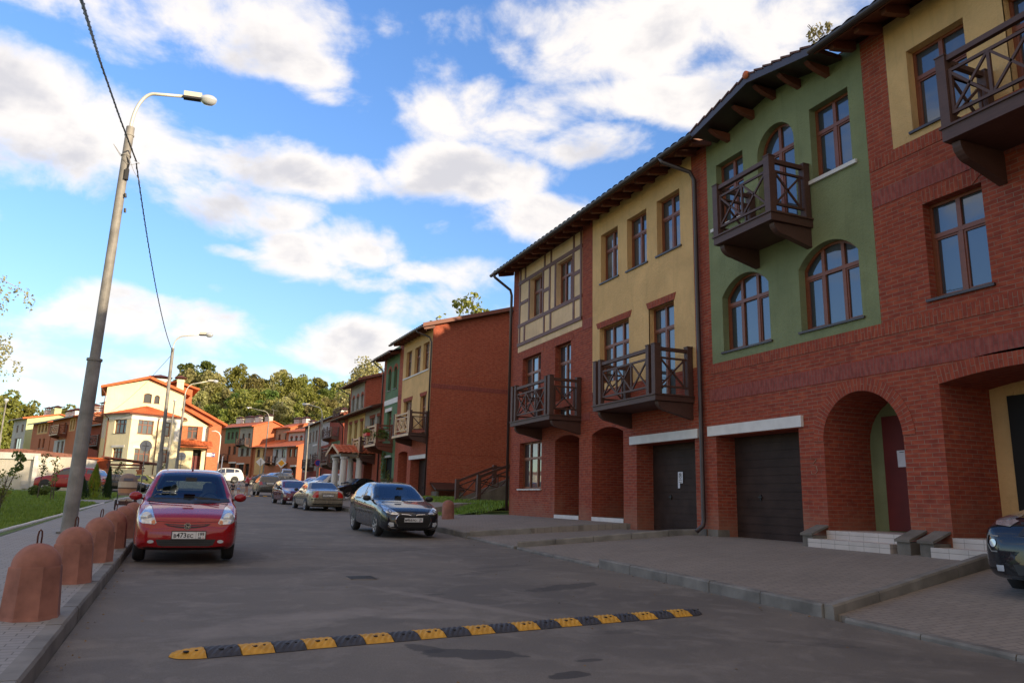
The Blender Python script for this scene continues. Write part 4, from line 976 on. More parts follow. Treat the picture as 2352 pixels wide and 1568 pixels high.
ub=MB(); wall_faces(ub,rect(0,11.5,10.5,13.6),[rect(5.2,10.6,10.9,13.5),rect(.3,4.7,10.9,13.5)],FX(4.6)); gable_wall(ub,0,4.6,14,7,13.6,4.5,.28,-1); gable_wall(ub,11.5,4.6,14,7,13.6,4.5,.28,1); obj('upper_brick_wall',ub,MT['brick_lit'],D_)
for (a,b,m_,hs) in ((5.2,10.6,'greyw',[archp(5.8,6.6,11.2,12.3,12.6),archp(7.5,8.3,11.2,12.3,12.6),archp(9.2,10.0,11.2,12.3,12.6)]),(.3,4.7,'yel',[rect(.6,1.2,11.1,12.7),rect(2.1,2.7,11.1,12.7),rect(3.6,4.2,11.1,12.7)])):
    ub=MB(); wall_faces(ub,rect(a,b,10.9,13.5),hs,FX(4.6),0,.2); obj('plaster_panel',ub,MT[m_],D_)
    for h in hs:
        window(D_,FX(4.6),h[0][0],h[1][0],h[0][1],max(p[1] for p in h),1,small=True,rd=.15,arch=.3 if m_=='greyw' else 0)
        if m_=='greyw': rb=MB(); ringbricks(rb,h[0][0],h[1][0],12.3,12.6,.2,FX(4.6),n=8); obj('arch_bricks',rb,MT['brick'],D_)
main_roof(D_,-.4,11.8,13.6,9,.7,.28,x0=4.6,wave=False,m='roofo',name='upper_roof')
for y in (1.5,5.5,9.5): chimney(D_,9.1,y,14.6,15.9,.9,1.6,'whitep' if y!=5.5 else 'greyw')
balcony(D_,7.2,9.6,7.2,wood='darkwood',nf=2,posts='single')
cn=MB(); cn.prism([(-1.1,6.55),(0,7.25),(0,7.35),(-1.1,6.65)],lambda a,b,d:(a,3.0+d,b),0,2.2); obj('door_canopy',cn,MT['roofo'],D_)
E_=far_house('terraced_house','shaded terrace with grey and white bays and tiered wooden balconies behind the porch columns',(18.9,103.5,0),radians(2.5),28,2.6,12.4,9,
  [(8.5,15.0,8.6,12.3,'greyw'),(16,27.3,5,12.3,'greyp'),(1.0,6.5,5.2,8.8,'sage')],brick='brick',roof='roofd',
  wins=[(9.5,10.6,9.6,11.3,0,''),(12.0,13.1,9.6,11.3,0,''),(17.2,18.3,9.6,11.3,0,''),(19.7,20.8,9.6,11.3,0,''),(22.2,23.3,9.6,11.3,0,''),(17.2,18.3,6,7.8,0,''),(21,22,6,7.8,0,''),(1.8,2.8,6,7.8,0,''),(4.4,5.4,6,7.8,0,''),(9.5,10.6,6,7.8,0,''),(12,15,3,5.4,0,'g'),(2,4.6,3,5.4,0,'g')],lints=[(11.8,15.2,5.4,5.7),(16.5,20,8.9,9.15)],chim=[(4.5,20,1,1.6,'whitep'),(4.5,7,1,1.6,'greyw')])
balcony(E_,2.0,8.0,9.4,wood='greywood',nf=5,posts='single'); balcony(E_,9.0,14,6.1,wood='greywood',nf=4,posts='single'); balcony(E_,18,22,5.6,wood='darkwood',nf=4,posts='single')

# left background row
LA=far_house('terraced_house','far left house with a grey front and lime green sunlit gable',(-24.3,140.7,0),radians(24),7.2,5,12.3,9,[(0.1,7.1,4.2,12.2,'greyw')],wins=[(1.4,2.4,10.2,11.35,0,''),(4.2,5.2,10.2,11.35,0,''),(1.6,5.2,7.0,9.2,0,'')],brick='lime',slope=.2,chim=[(4.5,2,1,1.8,'lime'),(4.0,4.5,.8,1.2,'whitep')])
LB=far_house('terraced_house','left background brick house with a framed row of three narrow windows',(-18.9,127.8,0),radians(24),9,5,11.0,8,[(1.6,6.6,9.3,10.9,'beige')],wins=[(2.0,2.9,9.6,10.7,0,''),(3.6,4.5,9.6,10.7,0,''),(5.2,6.1,9.6,10.7,0,''),(2.2,3.1,7.2,8.6,0,''),(4.2,5.1,7.2,8.6,0,'')],slope=.22,chim=[(4.0,3,.9,1.4,'whitep'),(4.0,6,.9,1.4,'whitep')])
LC=far_house('terraced_house','left background house with an upper wooden balcony, beige bay and orange roof edges',(-14.0,114.6,0),radians(22),12,4.2,10.9,8,[(1.0,3.6,9.0,10.8,'beige'),(4.6,9.8,5.2,8.0,'greyw')],wins=[(1.3,2.0,9.2,10.5,0,''),(2.5,3.2,9.2,10.5,0,''),(5.2,6.2,6.2,7.8,0,''),(7.2,8.2,6.2,7.8,0,''),(9.4-4.4,6.1,8.9,10.3,0,'')],slope=.24,chim=[(4.0,3,.9,1.4,'whitep'),(4.0,8,.9,1.8,'greyw')])
balcony(LC,4.2,8.2,8.7,wood='redwood',nf=3,posts='single',front='palewood_suntone'); 
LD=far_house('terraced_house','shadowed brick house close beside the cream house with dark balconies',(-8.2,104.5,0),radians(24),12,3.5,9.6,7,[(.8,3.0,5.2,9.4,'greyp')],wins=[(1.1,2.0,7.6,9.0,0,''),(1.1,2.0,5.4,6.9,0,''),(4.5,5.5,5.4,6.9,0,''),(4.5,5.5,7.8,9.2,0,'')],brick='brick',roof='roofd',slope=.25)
balcony(LD,3.5,6.8,6.9,wood='darkwood',nf=3,posts='single')

# ------------------------------------------------------------------ cream corner house, number 14
H14=thing('cream_corner_house','cream gabled corner house with a tile roofed bay and number 14 plate','house',(-4.99,95.12,0),radians(5)); B=H14
Fy=FY(0); mb=MB(); ZB=1.2
w3=[archp(-.42,.40,11.23,12.17,12.30),archp(.68,1.24,11.22,11.95,12.16)]
wall_faces(mb,[(-4.2,ZB),(2.9,ZB),(2.9,6.6),(3.6,6.6),(3.6,8.9),(6.21,8.9),(6.73,8.9),(6.73,9.03),(3.97,10.66),(3.97,12.42),(-.05,13.86),(-4.2,12.65)],w3,Fy,0,.18)
wall_faces(mb,rect(0,9,ZB,12.6),[],FX(-4.2))
wall_faces(mb,[(2.9,ZB),(6.8,ZB),(6.8,6.6),(2.9,6.6)],[rect(5.36,6.30,3.2,6.24)],Fy,-.35,1.0); wall_faces(mb,rect(-.35,6,ZB,9.0),[],lambda a,b,d:(6.77,a,b))
obj('cream_wall',mb,MT['cream'],B)
bp_=MB(); wall_faces(bp_,rect(3.6,6.21,6.6,8.9),[rect(4.57,5.66,7.44,8.84)],Fy,0,.15); obj('brick_panel',bp_,MT['brick_lit'],B)
wp=MB(); wp.prism(rect(6.21,6.73,6.6,8.9),Fy,-.02,.02); obj('white_panel',wp,MT['whitep'],B); wp=MB(); wp.prism(rect(-4.19,-3.62,7.0,9.1),Fy,-.02,.02); obj('white_panel',wp,MT['whitep'],B)
window(B,Fy,4.57,5.66,7.44,8.84,2,.34); window(B,Fy,-.42,.40,11.23,12.30,1,.34,.13,small=True); window(B,Fy,.68,1.24,11.22,12.16,1,.34,.2,small=True)
dr=MB(); dr.prism(rect(5.36,6.3,3.2,5.5),FY(0),.30,.36); obj('door',dr,MT['rdoor'],B); dk=MB(); dk.prism(rect(5.36,6.3,5.5,6.24),FY(0),.32,.36); obj('door_top',dk,MT['dark'],B)
window(B,FY(-.35),3.7,4.4,4.4,5.95,2,small=True)
bay=[(-3.9,0),(-3.6,-1.2),(-1.45,-4.21),(3.02,-2.29),(3.55,-2.06),(3.9,0)]
def seg(i):
    (x0,y0),(x1,y1)=bay[i],bay[i+1]; L=sqrt((x1-x0)**2+(y1-y0)**2); ux,uy=(x1-x0)/L,(y1-y0)/L
    return (lambda a,b,d:(x0+ux*a-uy*d, y0+uy*a+ux*d, b)), L
bm_=MB(); wb=MB(); bwins=[]; wq=MB()
for i in range(5):
    Fi,L=seg(i); hs=[]
    if i==1: hs=[rect(1.0,2.95,7.44,8.93),rect(1.2,2.85,4.5,5.85)]
    if i==2: hs=[rect(.75,2.45,7.44,8.93),rect(.72,2.42,4.2,5.83),rect(3.75,4.38,7.40,8.93),rect(3.75,4.38,4.5,5.9)]
    if i==3: wall_faces(wq,rect(0,L,6.9,8.95),[],Fi,-.02)
    wall_faces(bm_,rect(0,L,ZB,8.95),hs,Fi,0,.18)
    wb.prism(rect(0,L,8.95,9.40),Fi,-.04,.1); wb.prism(rect(-.1,L+.1,9.40,9.52),Fi,-.22,.1)
    for h in hs: bwins.append((Fi,h))
obj('bay_wall',bm_,MT['cream'],B); obj('bay_cornice',wb,MT['whitep'],B); obj('white_pilaster',wq,MT['whitep'],B)
for Fi,h in bwins:
    w_=h[1][0]-h[0][0]; window(B,Fi,h[0][0],h[1][0],h[0][1],h[2][1],3 if w_>1.4 else (1 if w_<.8 else 2),.32)
    if h[0][1]<6: lintel(B,Fi,h[0][0]-.2,h[1][0]+.2,h[2][1]+.08,h[2][1]+.30,'whitep',.04)
br_=MB(); o2=[]
cxb,cyb=0,-1.2
for x,y in bay:
    dx,dy=x-cxb,y-cyb; k=1+.55/sqrt(dx*dx+dy*dy); o2.append((cxb+dx*k, min(0,cyb+dy*k)))
apx=(0,0,10.83)
for i in range(5):
    a,b=o2[i],o2[i+1]
    tiled_slope(br_,(a[0],a[1],9.55),(b[0],b[1],9.55),(apx[0]-.01,-.01,10.83),(apx[0]+.01,-.01,10.83),rows=6,per=.33)
obj('bay_roof',br_,MT['roofo'],B)
gt=MB(); gt.tube([(p[0],p[1],9.50) for p in o2],.06,8); obj('gutter',gt,MT['redwood'],B)
downpipe(B,[(1.4,-3.55,9.45),(1.25,-3.2,9.0),(1.25,-3.2,2.2)],.05,'redwood'); downpipe(B,[(-4.1,-1.3,9.45),(-3.7,-1.15,9.1),(-3.7,-1.15,2.2)],.06,'redwood'); downpipe(B,[(-4.75,-.3,12.5),(-4.3,-.08,11.9),(-4.25,-.08,2.2)],.05,'redwood'); downpipe(B,[(7.1,-.4,9.1),(6.82,-.45,8.8),(6.82,-.45,2.2)],.05,'redwood')
def slab(mb,p,th=.2): roof_sheet(mb,p,th)
rf=MB(); slab(rf,[(-4.85,-.55,12.72),(-4.85,9,12.72),(-.05,9,14.22),(-.05,-.55,14.22)],.22); slab(rf,[(-.05,-.55,14.22),(-.05,9,14.22),(4.5,9,12.55),(4.5,-.55,12.55)],.22)
slab(rf,[(3.98,-.5,10.98),(3.98,5,10.98),(7.35,5,9.22),(7.35,-.5,9.22)],.22)
obj('roof',rf,MT['roofo'],B)
vb=MB()
for p in (((-4.88,12.48),(-.05,13.98),(-.05,14.27),(-4.88,12.75)),((4.53,12.30),(-.05,13.98),(-.05,14.27),(4.53,12.58)),((7.38,8.98),(3.98,10.75),(3.98,11.02),(7.38,9.25))): vb.prism(list(p),lambda a,b,d:(a,-.58+d,b),-.03,.03)
obj('bargeboard',vb,MT['roofo'],B)
pt=MB(); tiled_slope(pt,(2.7,-1.9,6.55),(7.3,-1.9,6.5),(2.7,-.3,7.2),(7.3,-.3,7.2),rows=4); pt.box(2.8,7.2,-1.85,-.3,6.35,6.47); obj('porch_roof',pt,MT['roofo'],B)
wg=MB(); wall_faces(wg,[(3.8,ZB),(8.56,ZB),(8.56,9.54),(4.5,11.5),(3.8,11.5)],[],FY(2.5)); wall_faces(wg,rect(2.5,10,ZB,9.54),[],lambda a,b,d:(8.56,a,b))
wall_faces(wg,[(1.0,9),(4.86,9),(4.86,13.5),(2.9,14.0),(1.0,13.5)],[],FY(2.5)); wall_faces(wg,rect(2.5,10,9,13.5),[],lambda a,b,d:(4.86,a,b)); obj('brick_wing',wg,MT['brick_lit'],B)
wr_=MB(); slab(wr_,[(4.3,2.0,11.95),(4.3,9,11.95),(9.2,9,9.5),(9.2,2.0,9.5)],.25); slab(wr_,[(1.0,2.0,13.75),(1.0,10,13.75),(2.95,10,14.35),(2.95,2.0,14.35)],.22); slab(wr_,[(2.95,2.0,14.35),(2.95,10,14.35),(5.6,10,13.6),(5.6,2.0,13.6)],.22); obj('wing_roof',wr_,MT['roofo'],B)
chimney(B,3.3,1.0,12.6,14.3,.75,.8,'cream'); chimney(B,1.2,3.5,13.4,14.5,2.0,1.2,'whitep')
cb=balcony(B,.4,2.4,9.35,dep=1.25,wood='redwood',front='palewood_suntone',nf=1,x0=-4.22,posts='single')
FW=FY(2.5); pl=MB(); pl.prism(rect(7.12,8.12,5.58,6.02),FW,-.05,-.01); pp=obj('street_number_plate',pl,MT['signw'],B)
bl=MB(); bl.prism(rect(7.72,8.12,5.58,6.02),FW,-.056,-.051); obj('number_field',bl,MT['signbl'],pp)
Mt=Matrix(((1,0,0,7.92),(0,0,-1,2.5-.058),(0,1,0,5.8),(0,0,0,1))); text_mesh('number_text','14',.36,MT['signw'],pp,Mt,bold=.010)
li=MB(); li.prism(rect(7.2,7.62,5.82,5.87),FW,-.053,-.051); li.prism(rect(7.2,7.42,5.70,5.74),FW,-.053,-.051); obj('street_name_lines',li,MT['signbl'],pp)
# ------------------------------------------------------------------ ground
rnd=random.Random(7)
def sheet(name,polys,mat,dz=0,kind='structure',step=2.0,zf=None,label=None):
    """polys: quads ((x0,y0),(x1,y1),(x2,y2),(x3,y3)) subdivided along y; z follows the ground"""
    mb=MB(); zf=zf or (lambda x,y:gz(y))
    for a,b,c,d in polys:
        n=max(1,int(abs(d[1]-a[1])/step)); m=max(1,int(abs(b[0]-a[0])/8))
        P=[]
        for i in range(n+1):
            t=i/n; l=(a[0]+(d[0]-a[0])*t,a[1]+(d[1]-a[1])*t); r=(b[0]+(c[0]-b[0])*t,b[1]+(c[1]-b[1])*t)
            P.append([(l[0]+(r[0]-l[0])*j/m, l[1]+(r[1]-l[1])*j/m, zf(l[0]+(r[0]-l[0])*j/m, l[1]+(r[1]-l[1])*j/m)+dz) for j in range(m+1)])
        mb.grid(P)
    return tag(obj(name,mb,mat,None,True,fix=False),kind=kind)
def zl(x,y):   # land left of the street and beyond
    z=gz(y)
    if y>82 and x<9: z=max(z, min(3.3, gz(82)+(y-82)*.35)) if x<2 else z
    return z
sheet('ground',[((-150,-60),(160,-60),(160,150),(-150,150))],MT['grass'],-.10,step=6)
# hill behind the houses
def hz(x,y):
    z=gz(min(y,185))+max(0,y-180)*.26; z=min(z,27+.02*max(0,x))
    if x<-20: z=z*max(.25,1-(-20-x)/80)
    return z
sheet('hill',[((-150,150),(160,150),(160,420),(-150,420))],MT['grass'],-.10,step=8,zf=hz)
# road
sheet('road',[((-.85,-40),(7.36,-40),(7.36,60),(-.85,60)),((-.85,60),(9,60),(9,76),(-4,76)),((-26,74.5),(-4,74.5),(-4,86),(-26,86)),((-4,76),(11,76),(16,100),(2,100)),((2,100),(17,100),(17,126),(4,150)),((4,126),(17,126),(13,150),(4,158)),((7.36,34),(9.2,34),(9.2,60),(7.36,60))],MT['asphalt'],-.02)
# left pavement, kerb and lawn
KH=.13
def strip(name,x0,x1,y0,y1,h,mat,kind='structure',base=-.15,step=4,seams=None):
    mb=MB(); n=max(1,int((y1-y0)/step))
    fx=(lambda v,t: v[0]+(v[1]-v[0])*t if isinstance(v,tuple) else v)
    for i in range(n):
        ta,tb=i/n,(i+1)/n; ya,yb=y0+(y1-y0)*ta,y0+(y1-y0)*tb
        A=[(fx(x0,ta),ya),(fx(x1,ta),ya),(fx(x1,tb),yb),(fx(x0,tb),yb)]
        T=[(x,y,gz(y)+h) for x,y in A]; Bq=[(x,y,gz(y)+base) for x,y in A]
        mb.face(T)
        if i==0: mb.face([Bq[0],Bq[1],T[1],T[0]])
        mb.face([Bq[1],Bq[2],T[2],T[1]]); mb.face([Bq[3],Bq[0],T[0],T[3]])
        if i==n-1: mb.face([Bq[2],Bq[3],T[3],T[2]])
    return tag(obj(name,mb,mat),kind=kind)
def kerb_blocks(name,pts,w,h,blk=1.0,mat='kerb',gap=.006,bev=.025,wob=.006,base=-.2,side=1,zfun=None):
    """row of kerb stones along a polyline; pts give the road side edge"""
    mb=MB(); r=random.Random(len(name)+int(pts[0][1]*7))
    for (xa,ya),(xb,yb) in zip(pts[:-1],pts[1:]):
        L=sqrt((xb-xa)**2+(yb-ya)**2); n=max(1,round(L/blk)); ux,uy=(xb-xa)/L,(yb-ya)/L; nx,ny=-uy*side,ux*side
        for i in range(n):
            s0=L*i/n+gap; s1=L*(i+1)/n-gap; o=r.uniform(-wob,wob); hz_=r.uniform(-wob,wob)*.7
            def P(s,t,z): 
                x=xa+ux*s+nx*(t+o); y=ya+uy*s+ny*(t+o); b=(zfun(x,y) if zfun else gz(y)); return (x,y,b+z)
            prof=[(0,base),(0.008,h-bev),(bev,h),(w,h),(w,base)]
            A=[P(s0,t,z+(hz_ if z>0 else 0)) for t,z in prof]; Bq=[P(s1,t,z+(hz_ if z>0 else 0)) for t,z in prof]
            mb.face(A); mb.face(Bq[::-1])
            for k in range(4): mb.face([A[k],Bq[k],Bq[k+1],A[k+1]])
    return tag(obj(name,mb,MT[mat]),kind='structure')
strip('pavement_left',(-3.62,-3.25),-1.00,-40,44,KH-.005,MT['paveL'])
strip('pavement_left',(-3.25,-2.4),-1.00,44,60,KH-.005,MT['paveL'])
kerb_blocks('kerb_left',[(-.85,-40),(-.85,2),(-.85,60)],.15,KH,1.0)
kerb_blocks('edging_white',[(-3.66,-20),(-3.60,20),(-3.28,39.2)],.08,KH+.03,1.0,'kerbw',base=-.1)
kerb_blocks('edging_white',[(-3.25,44.4),(-2.4,60)],.08,KH+.03,1.0,'kerbw',base=-.1)
mb=MB(); mb.face([(-3.4,39.3,gz(39.3)+KH),(-3.3,44.3,gz(44.3)+KH),(-4.9,43.6,gz(43.6)+KH),(-5.1,41.2,gz(41.2)+KH)]); tag(obj('side_path',mb,MT['paveL']),kind='structure')
sheet('lawn_left',[((-60,-20),(-3.66,-20),(-3.3,40),(-60,40)),((-60,40),(-3.3,40),(-2.5,60),(-60,60)),((-60,60),(-2.5,60),(-2.2,64),(-60,74))],MT['grass'],KH-.02,step=1.5)
# right hand pads: raised forecourt, ramps to the garages, pavement
def pad(name,road,wall,hr,hw,mat='paveR',skirt=True):
    """road: two (x,y) near the street (near, far); wall: two at the house; z from street height hr to hw"""
    mb=MB(); n=8
    P=[]
    for i in range(n+1):
        t=i/n; row=[]
        for k in range(7):
            s=k/6; xa=road[0][0]+(road[1][0]-road[0][0])*t; ya=road[0][1]+(road[1][1]-road[0][1])*t
            xb=wall[0][0]+(wall[1][0]-wall[0][0])*t; yb=wall[0][1]+(wall[1][1]-wall[0][1])*t; q=min(1,s*(xb-xa)/(11.3-xa))
            x=xa+(xb-xa)*s; y=ya+(yb-ya)*s; row.append((x,y,(gz(ya)+hr)*(1-q)+hw*q))
        P.append(row)
    mb.grid(P)
    for row in (P[0],P[-1]):
        for a,b in zip(row[:-1],row[1:]): mb.face([a,b,(b[0],b[1],-.3),(a[0],a[1],-.3)])
    col=[r[0] for r in P]
    for a,b in zip(col[:-1],col[1:]): mb.face([a,b,(b[0],b[1],-.3),(a[0],a[1],-.3)])
    return tag(obj(name,mb,MT[mat]),kind='structure')
pad('forecourt_right',((7.50,7.35),(7.50,13.0)),((13.2,8.15),(13.2,15.05)),.135,.70)
pad('garage_ramp_right',((7.50,13.0),(7.50,16.9)),((13.2,15.06),(13.2,15.4)),.03,.70)
mb=MB(); tri=[(7.5,13.0,gz(13)+.03),(7.5,16.9,gz(16.9)+.03),(11.7,15.25,.60),(11.7,15.08,.60)]; 
pad('garage_ramp_right',((7.50,17.05),(7.50,20.5)),((13.2,15.42),(13.2,18.6)),.03,.70)
pad('pavement_right',((7.50,20.5),(7.50,31.5)),((11.6,18.65),(11.6,27.3)),.14,.86)
pad('garage_ramp_right',((7.50,3.2),(7.50,7.33)),((13.2,2.6),(13.2,8.1)),.03,.66)
pad('forecourt_right',((7.50,-30),(7.50,3.2)),((13.2,-30),(13.2,2.6)),.135,.70)
pad('pavement_right',((7.9,31.5),(7.9,60)),((12.4,31.5),(12.4,60)),.135,1.25)
kerb_blocks('kerb_right',[(7.36,7.45),(7.36,12.98)],.15,.145,1.05,side=-1)
kerb_blocks('kerb_right',[(7.36,13.02),(7.36,16.9)],.15,.035,1.0,side=-1,wob=.004)
kerb_blocks('kerb_right',[(7.36,17.1),(7.36,20.4)],.15,.035,1.0,side=-1,wob=.004)
kerb_blocks('kerb_right',[(7.36,2),(7.36,7.1)],.15,.035,1.0,side=-1,wob=.004)
kerb_blocks('kerb_right',[(7.36,-30),(7.36,2)],.15,.145,1.0,side=-1)
kerb_blocks('kerb_right',[(7.36,20.5),(7.36,60)],.15,.145,1.0,side=-1)
def zramp(x,y): 
    s=min(1,max(0,(x-7.5)/3.8)); return (gz(y))*(1-s)+(.70)*s
kerb_blocks('kerb_between_drives',[(7.42,17.0),(11.75,15.45)],.12,.15,1.0,side=1,zfun=lambda x,y:zramp(x,17.0))
kerb_blocks('kerb_between_drives',[(7.46,20.45),(11.6,18.75)],.14,.17,1.0,side=1,zfun=lambda x,y:zramp(x,20.4)+.0)
kerb_blocks('kerb_between_drives',[(7.42,7.30),(13.0,8.10)],.14,.145,1.0,side=1,zfun=lambda x,y:zramp(x,7.3))
# lawn between the terraces
def zr(x,y):
    return gz(y)+.16+.52*min(1,max(0,(x-10.2)/1.7))**.8
sheet('lawn_right',[((9.0,28.1),(11.55,28.1),(10.5,29.5),(9.0,29.5)),((9.0,29.5),(24,29.5),(24,40.9),(9.0,40.9)),((11.0,27.6),(24,27.6),(24,29.5),(10.5,29.5))],MT['grass'],0,step=.7,zf=zr)
# grass blades
def blades(name,region,n,zf,hmin=.04,hmax=.12,seed=3,mat='blade'):
    r=random.Random(seed); mb=MB()
    for _ in range(n):
        x,y=region(r); z=zf(x,y); h=r.uniform(hmin,hmax); a=r.uniform(0,2*pi); w=.012+.0006*y; l=r.uniform(-.5,.5)*h
        dx,dy=cos(a)*w,sin(a)*w
        mb.v+= [(x-dx,y-dy,z),(x+dx,y+dy,z),(x+l*sin(a),y+l*cos(a),z+h)]; k=len(mb.v); mb.f.append([k-3,k-2,k-1]); mb.sw.append(0); mb.mi.append(0)
    return tag(obj(name,mb,MT[mat],fix=False),'short uneven grass blades','grass',kind='stuff')
def regL(r):
    while True:
        y=14+46*r.random()**1.3; x=-3.7-r.random()**1.4*(4+y*.35)
        if -5.1<x and 39.2<y<44.5 and y>39.3+(-3.3-x)*1.05: continue
        return x,y
def regR(r):
    while True:
        y=r.uniform(28,40.8); x=r.uniform(9.1,18)
        if x>11.5 and y<27.7: continue
        return x,y
gl=blades('lawn_grass',regL,52000,lambda x,y:gz(y)+KH-.02,.04,.13,3); tag(gl,'sunlit and shaded lawn grass left of the pavement','grass')
gr_=blades('lawn_grass',regR,22000,zr,.05,.17,5); tag(gr_,'shaded lawn grass between the two brick terraces','grass')

# ------------------------------------------------------------------ steps with railings on the slope between terraces
st=thing('garden_stairs','concrete steps with dark wooden cross braced railings against the brick gable end','stairs',(0,0,0))
sm=MB()
for k in range(9): sm.box(12.0+k*.32,16.5,33.2,34.6,.6,1.20+k*.13) if k==0 else sm.box(12.0+k*.32,16.5,33.2,34.6,1.20+(k-1)*.13,1.20+k*.13)
sm.prism([(11.5,1.0),(11.5,1.18),(14.6,2.45),(16.5,2.5),(16.5,1.0)],lambda a,b,d:(a,33.05+d,b),0,.15); sm.prism([(11.5,1.0),(11.5,1.18),(14.6,2.45),(16.5,2.5),(16.5,1.0)],lambda a,b,d:(a,34.6+d,b),0,.15); obj('steps',sm,MT['conc'],st)
for yy,xa in ((34.7,11.95),(33.1,12.45)):
    zb=lambda x: 1.22+max(0,x-11.9)*.39
    for x in (xa,xa+1.9):
        p_=MB(); p_.box(x-.09,x+.09,yy-.09,yy+.09,zb(x)-.25,zb(x)+1.08); obj('post',p_,MT['darkwood'],st)
    x0,x1=xa,xa+1.9; rl=MB()
    rl.bar((x0,yy,zb(x0)+.98),(x1,yy,zb(x1)+.98),.08,.12); rl.bar((x0,yy,zb(x0)+.74),(x1,yy,zb(x1)+.74),.05,.06); rl.bar((x0,yy,zb(x0)+.12),(x1,yy,zb(x1)+.12),.05,.06)
    xm=(x0+x1)/2; rl.bar((xm,yy,zb(xm)+.12),(xm,yy,zb(xm)+.74),.05,.05,up=(1,0,0))
    for a,b in ((x0,xm),(xm,x1)):
        rl.bar((a+.08,yy,zb(a)+.15),(b,yy,zb(b)+.72),.04,.05); rl.bar((a+.08,yy,zb(a)+.72),(b,yy,zb(b)+.15),.04,.05)
    rl.bar((x1,yy,zb(x1)+.98),(x1+2.6,yy,zb(x1)+.98),.06,.09); rl.bar((x1,yy,zb(x1)+.55),(x1+2.6,yy,zb(x1)+.55),.05,.06)
    obj('railing',rl,MT['darkwood'],st)

# ------------------------------------------------------------------ bollards
def oct_bollard():
    r=thing('bollard','','bollard',group='terracotta concrete bollards with lifting loops')
    b=MB(); b.lathe([(.262,-.02),(.250,.02),(.226,.44),(.222,.455),(.205,.455)],8,rot=pi/8); 
    prof=[(.205,.455)]
    for i in range(1,9):
        a=pi/2*i/8; prof.append((.205*cos(a),.455+.205*sin(a)))
    b2_=MB(); b2_.lathe(prof,28)
    obj('body',b,MT['terra'],r); obj('dome',b2_,MT['terra'],r,True)
    h=MB(); P=[(-.016,0,.63),(-.018,0,.72),(-.012,0,.765),(.0,0,.78),(.012,0,.765),(.016,0,.72),(.014,0,.64)]
    h.tube(P,.0075,7); obj('lifting_loop',h,MT['rust'],r,True); return r
p0=oct_bollard()
names=['nearest concrete bollard at the left picture edge','second concrete bollard along the left kerb','third concrete bollard, the one in front of the lamp post foot','fourth concrete bollard, left of the red car bumper','fifth concrete bollard half hidden behind the red hatchback','sixth concrete bollard, hidden behind the red hatchback']
bx=[(-1.20,8.45),(-1.19,11.0),(-1.16,13.45),(-1.14,15.9),(-1.12,18.3),(-1.12,20.8)]
rr=random.Random(4)
for i,(x,y) in enumerate(bx):
    o=p0 if i==0 else copy_tree(p0)
    o.location=(x,y,gz(y)+KH); o.rotation_euler=(rr.uniform(-.03,.03),rr.uniform(-.02,.03),rr.uniform(-.3,.5)); o['label']=names[i]
def round_bollard():
    b=MB(); prof=[(.23,-.02),(.225,.03),(.215,.50)]
    for i in range(1,8):
        a=pi/2*i/7; prof.append((.215*cos(a),.50+.2*sin(a)))
    b.lathe(prof,24); return obj('bollard',b,MT['terra'],None,True)
q0=round_bollard()
for i,(x,y,l) in enumerate(((8.75,26.3,'smooth round topped bollard right beside the front of the black sedan'),(8.75,42.2,'smooth round topped bollard between the beige sedan and the black sedan'),(8.0,44.4,'smooth round topped bollard close behind the beige sedan bumper'))):
    o=q0 if i==0 else q0.copy()
    if i: COL.objects.link(o)
    o.location=(x,y,gz(y)+.14+ (.05 if x>8.5 and y<30 else -.02)); tag(o,l,'bollard','smooth terracotta bollards by the right kerb')

# ------------------------------------------------------------------ speed bumps
def speed_bump(name,label,A,Bp,nseg,w=.34,h=.05,detail=True,flip=0):
    a=Vector((A[0],A[1],0)); b=Vector((Bp[0],Bp[1],0)); d=(b-a); L=d.length; d.normalize(); n=Vector((-d.y,d.x,0))
    root=thing(name,label,'speed bump',(0,0,0)); r=random.Random(2)
    for i in range(nseg):
        mb=MB(); s0=L*i/nseg; s1=L*(i+1)/nseg; g=.004; P=[]; m=9; off=r.uniform(-.008,.008)
        ns=9
        for k in range(ns+1):
            s=s0+g+(s1-s0-2*g)*k/ns; row=[]
            e=1.0
            if i==0: e=sqrt(max(0,1-(1-k/ns)**2))*1.0 if k<ns else 1
            if i==nseg-1: e=sqrt(max(0,1-(k/ns)**2))
            for j in range(m):
                t=-1+2*j/(m-1); z=h*(1-abs(t)**2.2)*(.25+.75*e if e<1 else 1)*min(1,e*2.0)
                if detail: z+=.0035*(1 if (k+abs(j-4))%2 else -1)*(1 if abs(t)<.9 else 0)
                p=a+d*s+n*(t*w/2*max(.02,e)+off); row.append((p.x,p.y,gz(p.y)-.015+max(0,z)))
            P.append(row)
        mb.grid(P)
        for row in (P[0],P[-1]): mb.face([row[0]]+[(q[0],q[1],q[2]) for q in row[1:]])
        o=obj('yellow_segment' if (i+flip)%2==0 else 'black_segment',mb,MT['yellow' if (i+flip)%2==0 else 'bblack'],root)
        if detail:
            for ss,tt,sz in ((.45,-.35,.022),(.75,-.30,.012)):
                p=a+d*(s0+(s1-s0)*ss)+n*(tt*w/2); z=gz(p.y)-.015+h*(1-abs(tt)**2.2); q=MB(); q.lathe([(0,.003),(sz,.003),(sz*1.15,-.004)],10,(p.x,p.y,z)); obj('bolt_hole',q,MT['dark'],o)
    return root
speed_bump('speed_bump','near yellow and black rubber speed bump across the street',(.01,7.15),(6.03,8.12),22)
speed_bump('speed_bump','small far speed bump beside the grey off road car',(4.6,66.0),(8.6,67.2),12,detail=False)
